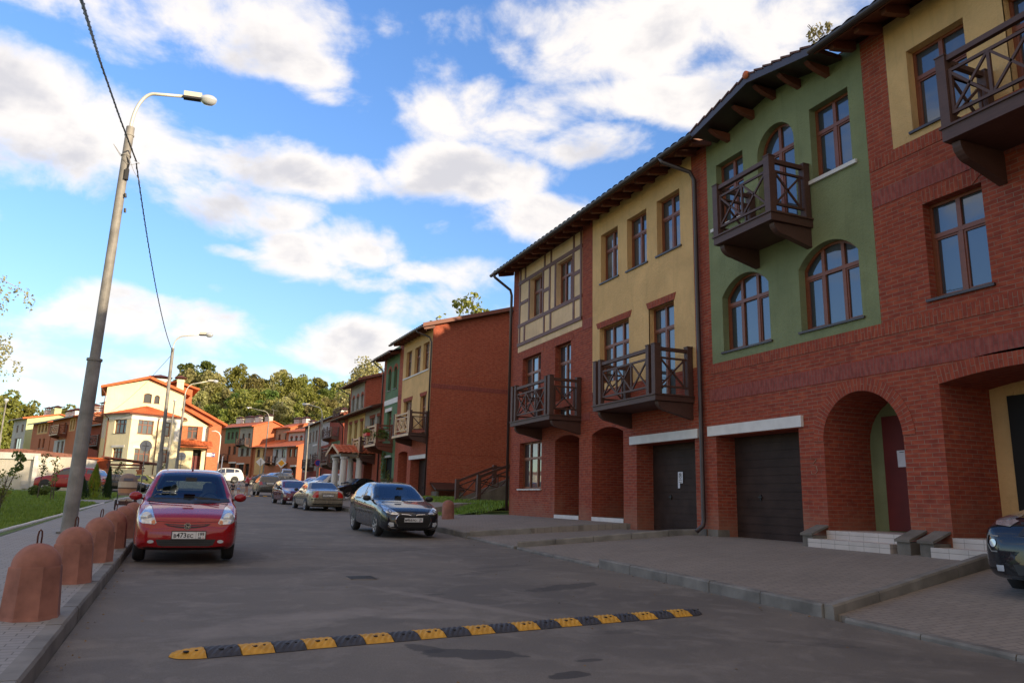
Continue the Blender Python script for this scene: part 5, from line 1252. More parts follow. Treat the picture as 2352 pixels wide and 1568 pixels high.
# fallen leaves and grit gathered along the kerbs
ll=MB(); rl_=random.Random(12)
for _ in range(420):
    if rl_.random()<.5: x=-.83+abs(rl_.gauss(0,.10)); y=rl_.uniform(5,40)
    elif rl_.random()<.75: x=7.32-abs(rl_.gauss(0,.16)); y=rl_.uniform(5,30)
    else: x=rl_.uniform(-.5,7); y=rl_.uniform(5.5,22)
    a=rl_.uniform(0,6.28); w_=rl_.uniform(.008,.022); z=gz(y)-.016; t_=rl_.uniform(.0,.012)
    k=len(ll.v); ll.v+=[(x+w_*cos(a),y+w_*sin(a),z),(x-w_*sin(a)*.7,y+w_*cos(a)*.7,z+t_),(x-w_*cos(a),y-w_*sin(a),z+.002),(x+w_*sin(a)*.7,y-w_*cos(a)*.7,z)]; ll.f.append([k,k+1,k+2,k+3]); ll.sw.append(0); ll.mi.append(0)
tag(obj('leaf_litter',ll,plain('dry_leaves',(.22,.13,.05),.9,0,.5,30),fix=False),'small dry leaves and grit scattered along the kerbs','litter',kind='stuff')
# manhole cover and drain
mh=MB(); mh.lathe([(0,.006),(.27,.006),(.30,-.01)],28,(2.65,12.1,gz(12.1)-.018)); mo=obj('manhole_cover',mh,MT['conc']); tag(mo,'small round iron manhole cover in the middle of the street','manhole cover')
mr=MB()
for k in range(-3,4): mr.box(2.65-.2,2.65+.2,12.1+k*.07-.012,12.1+k*.07+.012,gz(12.1)-.012,gz(12.1)-.008)
obj('cover_ribs',mr,MT['black'],mo)

# ------------------------------------------------------------------ lamp posts and cable
def lamp_post(name,label,base,top,r0,r1,step=None,arm=None,head=.62,matp='galv',group=None,lean_top=None):
    """base/top world points; arm: (elbow height, reach vector) ; head length"""
    root=thing(name,label,'street lamp',base,group=group); b=Vector(base); t=Vector(top)-b
    mb=MB(); 
    if step: 
        s=t*step; mb.tube([(0,0,-.1),tuple(s)],[r0,r0*.93],20); mb.tube([tuple(s),tuple(s*1.006),tuple(t)],[r0*.93,r1*1.18,r1],20); mb.tube([tuple(s*.99),tuple(s*1.004)],[r0*1.08,r0*1.08],20)
    else: mb.tube([(0,0,-.1),tuple(t)],[r0,r1],16)
    obj('pole',mb,MT[matp],root,False)
    fl=MB(); fl.lathe([(r0*1.5,0),(r0*1.5,.03),(r0*1.1,.03)],16); obj('base_flange',fl,MT['conc'],root)
    if arm:
        (hh,rx,ry,rz_)=arm; P=[]; ex=Vector((rx,ry,0)); u=t.normalized()
        for i in range(13):
            a=pi/2*i/12; P.append(t+u*(hh*sin(a)*1.0)+ex*((1-cos(a))*.38))
        P.append(t+Vector((0,0,hh*1.02+rz_))+ex*1.0)
        am=MB(); am.tube([tuple(t-u*.1)]+[tuple(p) for p in P],[r1*.55]+[r1*.42]*len(P),12); obj('arm',am,MT['lampg'],root,True)
        e=P[-1]; dx=ex.normalized(); yaw=atan2(dx.y,dx.x); Mx=Matrix.Translation(e)@Matrix.Rotation(yaw,4,'Z')@Matrix.Rotation(-.03,4,'Y')
        hd=MB(); hd.box(-.04,head*.55,-.075,.075,.0,.13,M=Mx); ho=obj('lamp_housing',hd,MT['lampg'],root)
        hk=MB(); hk.box(-.05,head*.56,-.08,.08,-.055,.0,M=Mx); obj('housing_underside',hk,MT['black'],ho)
        rf_=MB(); rf_.lathe([(.03,.10),(.09,.085),(.14,.04),(.155,-.01),(.15,-.03)],20); rf_.v=[tuple(Mx@Vector((head*.78+v[0]*1.35,v[1],v[2]+.02))) for v in rf_.v]; obj('reflector',rf_,MT['lamp_glass'],ho,True)
        gb=MB(); gb.lathe([(.15,-.03),(.13,-.10),(.08,-.15),(0,-.17)],20); gb.v=[tuple(Mx@Vector((head*.78+v[0]*1.35,v[1],v[2]+.02))) for v in gb.v]; obj('lamp_bowl',gb,MT['lamp_glass'],ho,True)
    return root
LP1=(-2.29,19.6,gz(19.6)+KH); LT1=(-2.16,19.6,10.25)
lp=lamp_post('street_lamp','tall leaning grey lamp post with curved arm standing on the left pavement',LP1,LT1,.155,.095,.40,(1.0,1.15,-.1,.05),.70)
cl=MB(); u=(Vector(LT1)-Vector(LP1)).normalized()
for s,r in ((9.55,.112),(9.0,.115)): 
    p=u*s; cl.lathe([(r-.006,-.02),(r,-.015),(r,.015),(r-.006,.02)],16,(p.x,p.y,p.z))
obj('clamp_band',cl,MT['galv'],lp,True)
cl=MB(); q=u*8.95; cl.tube([tuple(q+Vector((-.11,-.02,.05))),tuple(q+Vector((-.30,-.05,.28))),tuple(q+Vector((-.12,-.12,.0))),tuple(q+Vector((.12,-.14,-.22))),tuple(q+Vector((.32,-.05,-.10))),tuple(q+Vector((.18,.08,.0)))],.006,6); cl.tube([tuple(q+Vector((.02,-.14,.1))),tuple(q+Vector((.22,-.12,-.35))),tuple(q+Vector((.40,-.1,-.62)))],.005,6); obj('wire_tie',cl,MT['galv'],lp)
cl=MB(); cl.box(.16,.24,-.16,-.06,8.35,8.62); cl.tube([(.2,-.1,8.62),(.22,-.1,8.78),(.14,-.08,8.95)],.02,6); cl.tube([(.22,-.1,8.0),(.24,-.1,7.9)],.028,8); cl.tube([(.26,-.1,7.62),(.27,-.1,7.52)],.028,8); obj('cable_clamp',cl,MT['black'],lp)
lamp_post('street_lamp','second lamp post with curved arm, left of the cream corner house bay',(-1.40,45.4,gz(45.4)+KH),(-1.43,45.4,9.25),.14,.085,.30,(.72,1.35,-.35,.12),.6,group='street lamps on the left pavement')
lamp_post('street_lamp','third lamp post with raised white arm, right of the cream house bay',(-.84,67.6,gz(67)),(-.80,67.4,9.2),.14,.085,.35,(1.0,1.7,-.3,.25),.7,group='street lamps on the left pavement')
lamp_post('street_lamp','thin bare post with a small lamp cap in front of the cream house gable',(-1.95,83.4,gz(83)),(-1.85,82,10.05),.13,.06,.55,None,group='street lamps on the left pavement')
lamp_post('street_lamp','straight lamp post at the far left edge with a small ball head',(-14.0,71.5,1.4),(-13.86,70.9,8.0),.11,.05,.6,None)
for (x,y,z,l) in ((-13.86,70.9,8.0,'l'),(-1.85,82,10.05,'m')):
    bl_=MB(); bl_.lathe([(0,.36),(.12,.34),(.17,.26),(.15,.17),(.10,.1),(.05,0)],14,(x,y,z)); bo=obj('lamp_cap',bl_,MT['lamp_glass'],None,True)
    par=[o for o in bpy.data.objects if o.name.startswith('street_lamp') and (Vector(o.location).xy-Vector((x,y))).length<2][0]
    bo.parent=par; bo.location=-Vector(par.location)
lamp_post('street_lamp','right hand lamp post carrying the no stopping sign, arm over the street',(11.5,74.5,gz(74.5)),(11.38,73.5,8.7),.13,.09,.42,(.95,-1.25,.15,.15),.6,group='lamp posts on the right side')
lamp_post('street_lamp','slim bare lamp post left of the no stopping sign',(14.5,104,gz(104)),(14.3,103,10.4),.12,.07,None,None,group='lamp posts on the right side')
lamp_post('street_lamp','faint far lamp post with long arm before the sunlit brick gable',(10.3,118,gz(118)),(10.4,117,12.3),.12,.07,None,(1.1,-2.6,.4,.3),.6)
cb=MB()
def sag(p,q,s,n=24):
    p=Vector(p); q=Vector(q); return [tuple(p.lerp(q,i/n)-Vector((0,0,4*s*(i/n)*(1-i/n)))) for i in range(n+1)]
P1=sag((-1.0,-2.0,2.35+1.0),(-2.0,19.5,9.35),-.0,30)
P1=[(-1.30,2.0,4.65),(-1.38,5.0,5.40),(-1.48,8.0,6.32),(-1.75,10.5,7.35),(-2.01,13.0,8.35),(-2.10,17,9.25),(-2.06,19.4,9.62),(-1.92,19.5,9.34)]
# the twisted service cable: pole to pole, running off over the camera
P2=sag((-1.92,19.5,9.3),(-1.42,45.3,9.05),.55,24)
cb.tube(P1,.018,6); cb.tube(P2,.016,6); c_=obj('overhead_cable',cb,MT['black'],None,True); tag(c_,'black twisted overhead cable slung between the lamp posts','cable')
tw=MB()
for Pn in (P1,P2):
    pts=[]; 
    for a,b in zip(Pn[:-1],Pn[1:]):
        a=Vector(a); b=Vector(b); k=max(1,int((b-a).length/.12))
        for i in range(k): pts.append(a.lerp(b,i/k))
    pts=[tuple(p+Vector((.016*cos(i*1.9),0,.016*sin(i*1.9)))) for i,p in enumerate(pts)]
    tw.tube(pts,.011,5)
obj('twisted_strand',tw,MT['black'],c_)
for A_b,l in (((( -9,92,9.3),(-1.4,45.6,9.0)),'thin wire from the lamp post to the cream house'),(((-.8,67.5,8.6),(12,160,13.5)),'thin wire running towards the far orange brick houses')):
    w_=MB(); w_.tube(sag(*A_b,.6,16),.012,5); tag(obj('overhead_cable',w_,MT['black'],None,True),l,'cable')

# ------------------------------------------------------------------ signs
def sign(name,label,x,y,zc,kind,face=1,r=.33,zb=None,pole=True,rz=0):
    root=thing(name,label,'traffic sign',(x,y,zb if zb is not None else gz(y)),rz); h=zc-root.location.z
    if pole:
        p=MB(); p.tube([(0,0,0),(0,0,h+.25)],.032,10); obj('post',p,MT['galv'],root,True)
    f=-1
    def disc(n,rad,d,mat,rot=0,nm='face'):
        m=MB(); m.lathe([(0,d),(rad,d),(rad,d+.012),(0,d+.012)],n,(0,0,h),'y',rot=rot); return obj(nm,m,MT[mat],root)
    if kind=='round_back': disc(32,r,.035,'signb',nm='sign_back'); b=MB(); b.box(-.2,.2,.02,.036,h-.03,h+.03); obj('bracket',b,MT['galv'],root)
    if kind=='diamond': disc(4,r,-.06,'signw'); disc(4,r*.84,-.063,'black'); disc(4,r*.82,-.066,'signw') ; disc(4,r*.66,-.069,'signo',nm='amber_field')
    if kind=='diamond_back': disc(4,r,.04,'signw',nm='sign_back')
    if kind=='nostop':
        disc(32,r,-.19,'signr',nm='red_rim'); disc(32,r*.83,-.194,'signbl',nm='blue_field'); m=MB(); m.bar((-r*.58,-.199,h+r*.58),(r*.58,-.199,h-r*.58),.004,r*.2,up=(0,1,0)); obj('red_bar',m,MT['signr'],root)
    return root
sign('round_sign','back of a large round traffic sign left of the second lamp post',-2.60,53.8,4.23,'round_back',r=.36)
sign('round_sign','back of a smaller round sign in front of the cream house porch',-.66,82.7,4.85,'round_back',r=.40,zb=2)
sign('priority_sign','amber and white diamond priority road sign above the parked cars',8.67,79.9,4.45,'diamond',r=.50)
sign('priority_sign','blank white diamond sign back left of the amber diamond',6.74,80.7,4.52,'diamond_back',r=.46)
sign('no_stopping_sign','round blue no stopping sign with red rim on the right lamp post',11.35,73.9,4.38,'nostop',r=.31,pole=False)
ag=thing('gate_arch','tall white rounded metal arch beside the cream house wing','arch',(3.1,92,gz(92)))
am=MB(); am.tube([(0,0,0),(.02,0,5.0),(0,0,5.7),(-.25,0,6.1),(-.6,0,6.25),(-1.0,0,6.2)],.055,10); obj('arch_tube',am,MT['signw'],ag,True)
wpst=MB(); wpst.tube([(0,0,0),(.06,0,3.6)],.05,10); o=obj('white_post',wpst,MT['signw'],None,True); o.location=(3.17,84,gz(84)-.2); tag(o,'plain white post behind the red hatchback roof','post')
aa=thing('roof_antenna','thin television mast on the far orange roof','antenna',(16.05,172.4,16.3)); q=MB(); q.tube([(0,0,0),(.1,0,3.2)],.05,6); obj('mast',q,MT['galv'],aa); q=MB(); q.tube([(-.4,0,3.2),(1.0,0,2.9)],.03,5); 
for k in range(5): q.tube([(-.3+k*.28,-.25,3.18-k*.06),(-.3+k*.28,.25,3.18-k*.06)],.02,4)
obj('aerial',q,MT['galv'],aa)

# ------------------------------------------------------------------ left side: garages, lattice, car port
gb=thing('garage_block','low white rendered garage block with a brick coloured parapet','garage',(0,0,0))
g=MB(); 
def wl(mb,x0,y0,x1,y1,z0,z1): mb.face([(x0,y0,z0),(x1,y1,z0),(x1,y1,z1),(x0,y0,z1)])
wl(g,-24,76.5,-10.9,70.2,.6,4.0); wl(g,-10.9,70.2,-9.7,71.9,.6,3.9); wl(g,-9.7,71.9,-8.75,71.4,.6,3.95); wl(g,-8.75,71.4,-7.6,78,.6,3.95); wl(g,-24,76.5,-24,90,.6,4); obj('wall',g,MT['oyster'],gb)
g=MB(); 
for (x0,y0),(x1,y1) in (((-24,76.45),(-10.85,70.1)),): 
    g.face([(x0,y0-.12,3.72),(x1+.05,y1-.12,3.62),(x1+.05,y1-.12,4.10),(x0,y0-.12,4.35)])
    for t in (.54,.62,.985): 
        xx=x0+(x1-x0)*t; yy=y0+(y1-y0)*t; g.box(xx-.16,xx+.16,yy-.14,yy,.6,3.9)
obj('pilaster_and_fascia',g,MT['whitep'],gb)
g=MB(); g.prism([(-24,4.0),(-7.6,4.0),(-7.6,4.12),(-12.4,4.62),(-24,4.4)],lambda a,b,d:(a,79-(a+7.6)*.3+d,b),-.1,.1); g.prism([(-8.7,4.0),(-8.7,4.2),(-12.6,4.55),(-24,4.2),(-24,4.0)],lambda a,b,d:(a,71.6-(a+8.7)*.45+d,b),-.1,.1) ; obj('parapet',g,MT['terra'],gb)
g=MB(); g.box(-11.9,-11.2,70.35,70.75,1.35,1.95); obj('vent_grille',g,MT['greyw'],gb)
lf=thing('lattice_fence','orange stained diagonal lattice fence beside the cream house','fence',(-8.4,84.6,1.4),radians(-24))
g=MB(); 
for k in range(-6,26):
    for s in (1,-1):
        x0=-1.45+k*.12; 
        a=(x0,0,0) ; b=(x0+1.5*s*.75,0,1.9)
        # clip to the frame
        pts=[]
        for t in [i/12 for i in range(13)]:
            x=a[0]+(b[0]-a[0])*t
            if -1.4<=x<=1.4: pts.append((x,0.01*s,2.0*t+1.0))
        if len(pts)>1: g.bar(pts[0],pts[-1],.012,.035,up=(0,1,0))
obj('lattice',g,MT['roofo'],lf); g=MB(); 
for q in ((-1.45,1.45,2.97,3.07),(-1.45,1.45,.92,1.02),(-1.45,-1.37,.2,3.07),(1.37,1.45,.2,3.07)): g.box(q[0],q[1],-.05,.05,q[2],q[3])
g.box(-1.4,1.4,.03,.04,1.0,3.0); obj('frame',g,MT['roofo'],lf)
cp=thing('timber_canopy','brown timber canopy on brick pillars in front of the cream house','canopy',(-5.0,81.2,1.4),radians(-22))
g=MB(); g.prism([(-2.35,3.12),(2.45,2.62),(2.45,2.50),(-2.35,3.0)],lambda a,b,d:(a,d,b),-1.1,1.3); obj('canopy_roof',g,MT['redwood'],cp)
for k in range(9):
    r_=MB(); x=-2.1+k*.55; r_.box(x,x+.06,-1.15,1.3,2.98-(x+2.1)*.104-.14,2.98-(x+2.1)*.104-.02); obj('rafter',r_,MT['darkwood'],cp)
g=MB(); g.box(-1.9,1.55,-.85,-.72,2.25,2.42); g.box(-1.7,1.7,-.80,-.70,2.02,2.12); 
for x in (-1.7,1.3): g.box(x-.09,x+.09,-.86,-.68,1.9,2.7)
obj('beam',g,MT['redwood'],cp)
for x in (-1.7,1.3):
    g=MB(); g.box(x-.2,x+.2,-.98,-.58,-.3,1.75); g.box(x-.27,x+.27,-1.05,-.51,1.75,1.92); obj('brick_pillar',g,MT['brick_lit'],cp)
pf=thing('garden_wall','low cream garden wall with white posts below the timber canopy','wall',(0,0,0)); g=MB(); g.box(-9,3.2,86.3,86.5,1.2,3.0); obj('wall',g,MT['cream'],pf)

# ------------------------------------------------------------------ small kerb side lawn in front of number 14
sheet('lawn_middle',[((-3.5,86.6),(2.8,86.6),(3.2,100),(-3.5,96))],MT['grass'],.10,step=3,zf=lambda x,y:gz(y)+.1)
g=MB(); g.box(-.9,5.2,73.4,76.0,.9,gz(76)+.14); tag(obj('traffic_island',g,MT['grass']),kind='structure')
kerb_blocks('edging_white',[(-.9,73.3),(5.2,73.3)],.12,.16,1.2,'kerbw',side=1)
for i,(x,y) in enumerate(((4.15,72.6),(5.75,73.1))):
    g=MB(); g.box(-.28,.28,-.12,.12,-.05,.24); g.box(-.24,.24,-.10,.10,.24,.28); o=obj('kerb_block',g,MT['kerbw']); o.location=(x,y,gz(y)); tag(o,('white concrete block left of the woman in pink','white concrete block right of the woman in pink')[i],'concrete block','white blocks at the junction')

# ------------------------------------------------------------------ trees and shrubs
def leaf_cloud(mb,c,rad,n,size,r,flat=.8,shell=.55):
    for _ in range(n):
        while True:
            p=Vector((r.uniform(-1,1),r.uniform(-1,1),r.uniform(-1,1)))
            if p.length<=1: break
        l=p.length; p=p/l*(shell+(1-shell)*l) if l>1e-3 and r.random()<.75 else p
        q=Vector(c)+Vector((p.x*rad[0],p.y*rad[1],p.z*rad[2]))
        a=Vector((r.gauss(0,1),r.gauss(0,1),r.gauss(0,1)*flat)).normalized(); b=a.orthogonal().normalized(); b.rotate(Matrix.Rotation(r.uniform(0,6.28),3,a)); s=size*r.uniform(.6,1.35); cc=a.cross(b)
        k=len(mb.v); mb.v+=[tuple(q-b*s*.5),tuple(q+cc*s*.42),tuple(q+b*s*.75),tuple(q-cc*s*.42)]; mb.f.append([k,k+1,k+2,k+3]); mb.sw.append(0); mb.mi.append(0)
def make_tree(name,h,rw,seed,leaf='leafA',bark='bark',clumps=26,per=70,size=.45,trunk=.22,base=.25,airy=0,label='',cat='tree',group=None,branchy=False):
    r=random.Random(seed); root=thing(name,label,cat,group=group)
    tb=MB(); lean=Vector((r.uniform(-.05,.05),r.uniform(-.05,.05),0))*h
    def tp(t): return Vector((lean.x*t*t+.02*h*sin(t*5+seed),lean.y*t*t,h*.93*t))
    tb.tube([tuple(tp(i/8)) for i in range(9)],[trunk*(1-.85*i/8) for i in range(9)],8)
    cr=MB(); cl=[]
    for k in range(clumps):
        t=base+(1-base)*((k+.5)/clumps); ang=k*2.4+r.uniform(-.5,.5)
        prof=sin(pi*min(1,max(.03,(t-base)/(1-base)*.80+.14)))**.8; rad=rw*prof*r.uniform(.35,1.0)
        c=tp(t*.92+.04)+Vector((cos(ang)*rad,sin(ang)*rad,r.uniform(-.03,.05)*h)); cl.append(c)
        s=rw*r.uniform(.34,.56)*(1-.35*(t-base)); 
        leaf_cloud(cr,c,(s,s,s*r.uniform(.6,.95)),int(per*r.uniform(.6,1.3)),size,r)
        st_=tp(max(.12,t*.92-.18)); md=st_.lerp(c,.5)+Vector((0,0,-.02*h)); tb.tube([tuple(st_),tuple(md),tuple(c)],[trunk*.35*(1-t*.6),trunk*.2*(1-t*.6),.02],5)
        if branchy:
            for _ in range(2):
                e=c+Vector((r.uniform(-1,1),r.uniform(-1,1),r.uniform(0,1)))*rw*.3; tb.tube([tuple(md),tuple(e)],[trunk*.12,.012],4)
    obj('trunk',tb,MT[bark],root,True); obj('crown',cr,MT[leaf],root,fix=False); return root
protos=[]
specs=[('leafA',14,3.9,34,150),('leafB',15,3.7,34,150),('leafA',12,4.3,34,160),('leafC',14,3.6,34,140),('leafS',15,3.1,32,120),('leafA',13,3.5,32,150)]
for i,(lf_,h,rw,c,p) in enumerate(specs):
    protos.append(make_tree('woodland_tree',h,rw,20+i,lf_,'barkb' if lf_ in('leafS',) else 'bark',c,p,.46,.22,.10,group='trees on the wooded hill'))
r=random.Random(11); spots=[]; HL=[]
def lab(i,k,x):
    kinds=['broad mid green tree','dark green tree','rounded full crowned tree','yellow green tree','silvery birch like tree','slim mid green tree']
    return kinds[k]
placed=0; px_,py_=[],[]
rows=[(186,9,44,15),(196,7,46,15),(208,4,50,15),(220,0,54,15),(234,-4,60,14),(250,-8,66,12)]
hill=[]
for ry,x0,x1,n in rows:
    for k in range(n):
        x=x0+(x1-x0)*(k+.5)/n+r.uniform(-1.5,1.5); y=ry+r.uniform(-4,4)
        hill.append((x,y))
for (x,y) in [(-38,196),(-34,199),(-43,203),(-39,190),(-47,196),(-22,180),(-25,186)]: hill.append((x,y))
for i,(x,y) in enumerate(hill):
    k=r.choice([0,1,2,3,4,5,0,3,4]) if y>205 else r.choice([0,1,2,5,1,0,3])
    if i<len(protos): k=i
    o=protos[k] if i<len(protos) else copy_tree(protos[k])
    s=r.uniform(.85,1.2)*(1.0 if y<230 else 1.12); 
    if x<-20: s*=.95
    o.location=(x,y,hz(x,y)-.4); o.scale=(s*r.uniform(.9,1.15),s,s); o.rotation_euler=(0,0,r.uniform(0,6.28))
    px=1176+1725.5*(Vector((x,y,hz(x,y)-CAMH)).dot(_r2)/Vector((x,y,hz(x,y)-CAMH)).dot(_fw))
    where='at the far left' if x<-20 else ('left end of wooded hill' if px<560 else 'middle of wooded hill' if px<700 else 'right end of wooded hill')
    band_='lowest row' if y<192 else 'front half' if y<214 else 'upper slope' if y<240 else 'skyline'
    HL.append((o,lab(i,k,x),band_,where,px))
from collections import defaultdict
hl=defaultdict(list)
for h in HL: hl[h[1:4]].append(h)
ordn=['leftmost','second from left','third from left','fourth from left','fifth from left','sixth from left','seventh from left','eighth from left','ninth from left','tenth from left']
for kk,v in hl.items():
    v.sort(key=lambda t:t[4])
    for i,h in enumerate(v):
        h[0]['label']=f"{h[1]}, {h[2]} {h[3]}" if len(v)==1 else f"{ordn[min(i,9)]} {h[1]}, {h[2]} {h[3]}"
# tall pale tree behind the third house
t1=make_tree('tall_tree',28,5.6,5,'leafS','barkb',40,130,.42,.40,.45,label='tall pale leaved tree rising behind the set back grey top floor',branchy=True); t1.location=(33.3,160,4.4)
t3=make_tree('tall_tree',12,3.0,9,'leafA','bark',24,80,.3,.2,.3,label='green treetop peeping over the second brick gable roof'); t3.location=(20.5,58,6.6)
# unseen tree row behind the near terrace, added to shade gable and street
bk_=make_tree('backyard_tree',17,4.6,41,'leafA','bark',30,110,.75,.35,.22,group='trees behind the near terrace',label='large unseen tree added for shade behind the long brick terrace')
for i,(x,y,s) in enumerate(((25,30,1.0),(27.5,23,1.05),(26,37.5,.95),(30,31,1.1),(27,15,1.0),(31,20,1.1),(28,6,1.0),(33,9,1.1),(29,-4,1.0),(34,-3,1.1),(35,28,1.15),(31,40,1.05))):
    o=bk_ if i==0 else copy_tree(bk_); o.location=(x,y,.5); o.scale=(s,s,s); o.rotation_euler=(0,0,i*1.3)
bs=MB(); rbs=random.Random(8); leaf_cloud(bs,(11.70,10.9,11.5),(.30,.30,.20),170,.07,rbs); stv=MB(); 
for k in range(5): stv.tube([(11.9,10.9,11.2),(11.75+rbs.uniform(-.2,.2),11.0+rbs.uniform(-.2,.2),11.8)],.008,4)
t4=thing('treetop_sprig','small grey green tuft of leaves showing above the roof corner','plant',(0,0,0)); obj('leaves',bs,MT['leafS'],t4,fix=False); obj('stems',stv,MT['bark'],t4)
# birch at the left edge: hanging branches reaching into view
bi=thing('birch_tree','birch with thin hanging branches at the left picture edge','tree',(-10.2,33.6,gz(33)+.1)); tb=MB(); tb.tube([(0,0,0),(.1,0,4),(.0,.1,8),(.2,0,12)],[.22,.18,.12,.04],10)
lb=MB(); rb=random.Random(3)
for k in range(60):
    z0=rb.uniform(5.0,10.5); a=rb.uniform(-1.0,1.0); L=rb.uniform(1.8,3.9)*(1 if z0<9 else .7); P=[]
    for i in range(8):
        t=i/7; P.append((cos(a)*L*t*1.0,sin(a)*L*t, z0+.7*t-1.6*t*t))
    tb.tube(P,[.03*(1-i/8)+.004 for i in range(8)],5)
    for i in range(3,8):
        for _ in range(4):
            c=Vector(P[i])+Vector((rb.uniform(-.18,.18),rb.uniform(-.18,.18),rb.uniform(-.45,.05))); leaf_cloud(lb,c,(.12,.12,.28),13,.085,rb)
obj('trunk',tb,MT['barkb'],bi,True); obj('crown',lb,MT['leafS'],bi,fix=False)
# thujas
def thuja(x,y,h,w,mat,label,seed):
    r=random.Random(seed); root=thing('thuja',label,'shrub',(x,y,gz(y)+.08)); c=MB()
    for k in range(1500):
        t=r.random()**.8; a=r.uniform(0,6.28); rr_=w*(1-t**1.6)*(.55+.45*min(1,t*5+.3))*r.uniform(.6,1); p=Vector((cos(a)*rr_,sin(a)*rr_,t*h)); s=.055*r.uniform(.6,1.4)
        d=Vector((cos(a)*.35,sin(a)*.35,1)).normalized(); sd=Vector((-sin(a),cos(a),0)); kk=len(c.v); c.v+=[tuple(p-sd*s*.4),tuple(p+sd*s*.4),tuple(p+d*s*2.4)]; c.f.append([kk,kk+1,kk+2]); c.sw.append(0); c.mi.append(0)
    obj('foliage',c,MT[mat],root,fix=False); q=MB(); q.tube([(0,0,0),(0,0,h*.5)],.03,6); obj('stem',q,MT['bark'],root)
    q=MB(); q.tube([(-.35,-.1,0),(-.28,-.1,.7)],.015,6); obj('support_stake',q,MT['palewood_suntone'],root); return root
thuja(-4.45,46.0,1.75,.46,'thuja','bright yellow green cone shaped thuja on the lawn, the larger one',1); thuja(-4.95,45.2,1.15,.48,'thujad','low dark green thuja left of the bright one',2); thuja(-3.85,46.6,1.65,.26,'thujad','narrow dark thuja right of the bright one',3)
def sapling(x,y,h,lean,label,seed,leafh,lr,mat='leafB',n=60,ls=.07,multi=1):
    r=random.Random(seed); root=thing('sapling',label,'sapling',(x,y,gz(y)+.1)); q=MB(); c=MB()
    for m_ in range(multi):
        o=Vector((r.uniform(-.12,.12)*(multi>1),r.uniform(-.1,.1)*(multi>1),0)); P=[(o.x,o.y,0),(o.x+lean*.25,o.y,h*.33),(o.x+lean*.6,o.y,h*.66),(o.x+lean,o.y,h*(1-.08*m_))]; q.tube(P,[.024,.020,.015,.008],5)
        for k in range(7):
            a=r.uniform(0,6.28); zz=h*(1-leafh*r.random()); e=Vector((o.x+lean*zz/h+cos(a)*lr*r.uniform(.3,1),o.y+sin(a)*lr*r.uniform(.3,1),zz+.05)); q.tube([(o.x+lean*(zz-.15)/h,o.y,zz-.15),tuple(e)],[.006,.003],4); leaf_cloud(c,e,(.13,.13,.13),n//7,ls,r)
    obj('stem',q,MT['bark'],root); obj('leaves',c,MT[mat],root,fix=False); return root
sapling(-5.45,29.2,1.9,.50,'young maple sapling leaning to the right, left of the lamp post',1,.38,.30,'leafB',150,.10)
sapling(-5.15,27.0,1.25,.10,'spindly red tinged rose bush in the lawn',2,.75,.25,'leafA',120,.06,3)
sapling(-6.6,44,2.2,.12,'thin double stemmed sapling before the white garage wall',3,.5,.16,'leafB',70,.08,2)
sapling(-5.75,42.0,1.9,.0,'pale yellowish sapling near the garage corner',4,.6,.2,'leafC',80,.08,2)
sapling(-6.4,31.0,.7,.05,'low reddish shrub at the left edge of the lawn',5,.9,.35,'leafB',200,.07,6)
sapling(-3.9,47,1.6,.02,'bare staked sapling right of the thujas',6,.6,.12,'leafC',30,.06,1)
sapling(-7.4,49.5,.42,.1,'bushy green perennial clump below the garage wall',7,.9,.6,'leafB',200,.08,8)
for i,(x,y,l) in enumerate(((-6.3,84,'small leafless shrub before the cream bay'),(-2.3,85,'small shrub by the lower bay window'))): sapling(x,y,2.2,.1,l,20+i,.6,.5,'leafB',60,.12,4)

# ------------------------------------------------------------------ flowers on the balcony
fb=thing('flower_box','red planter with grasses hung on the sunlit toned balcony rail','planter',(12.0-1.32,49.8,5.30)); q=MB(); q.box(-.12,.12,-.5,.5,-.0,.2); obj('planter_box',q,MT['signr'],fb); c=MB(); r=random.Random(2); leaf_cloud(c,(0,0,.3),(.2,.55,.18),300,.09,r); obj('plants',c,MT['leafA'],fb,fix=False)
fb=thing('hanging_plant','bushy green plant on the near side of the red balcony','plant',(11.3,48.25,5.2)); c=MB(); leaf_cloud(c,(0,0,.1),(.5,.25,.35),420,.10,r); obj('leaves',c,MT['leafB'],fb,fix=False); q=MB(); q.box(-.25,.25,-.1,.1,-.3,-.1); obj('pot',q,MT['terra'],fb)
fb=thing('climbing_plant','straggly climber round the dark green framed door','plant',(12.0,49.0,1.6)); c=MB()
for k in range(16): leaf_cloud(c,(r.uniform(-.2,.1),r.choice((-.6,.9))+r.uniform(-.15,.15),r.uniform(.3,3.0)),(.14,.2,.2),26,.09,r)
obj('leaves',c,MT['leafA'],fb,fix=False)
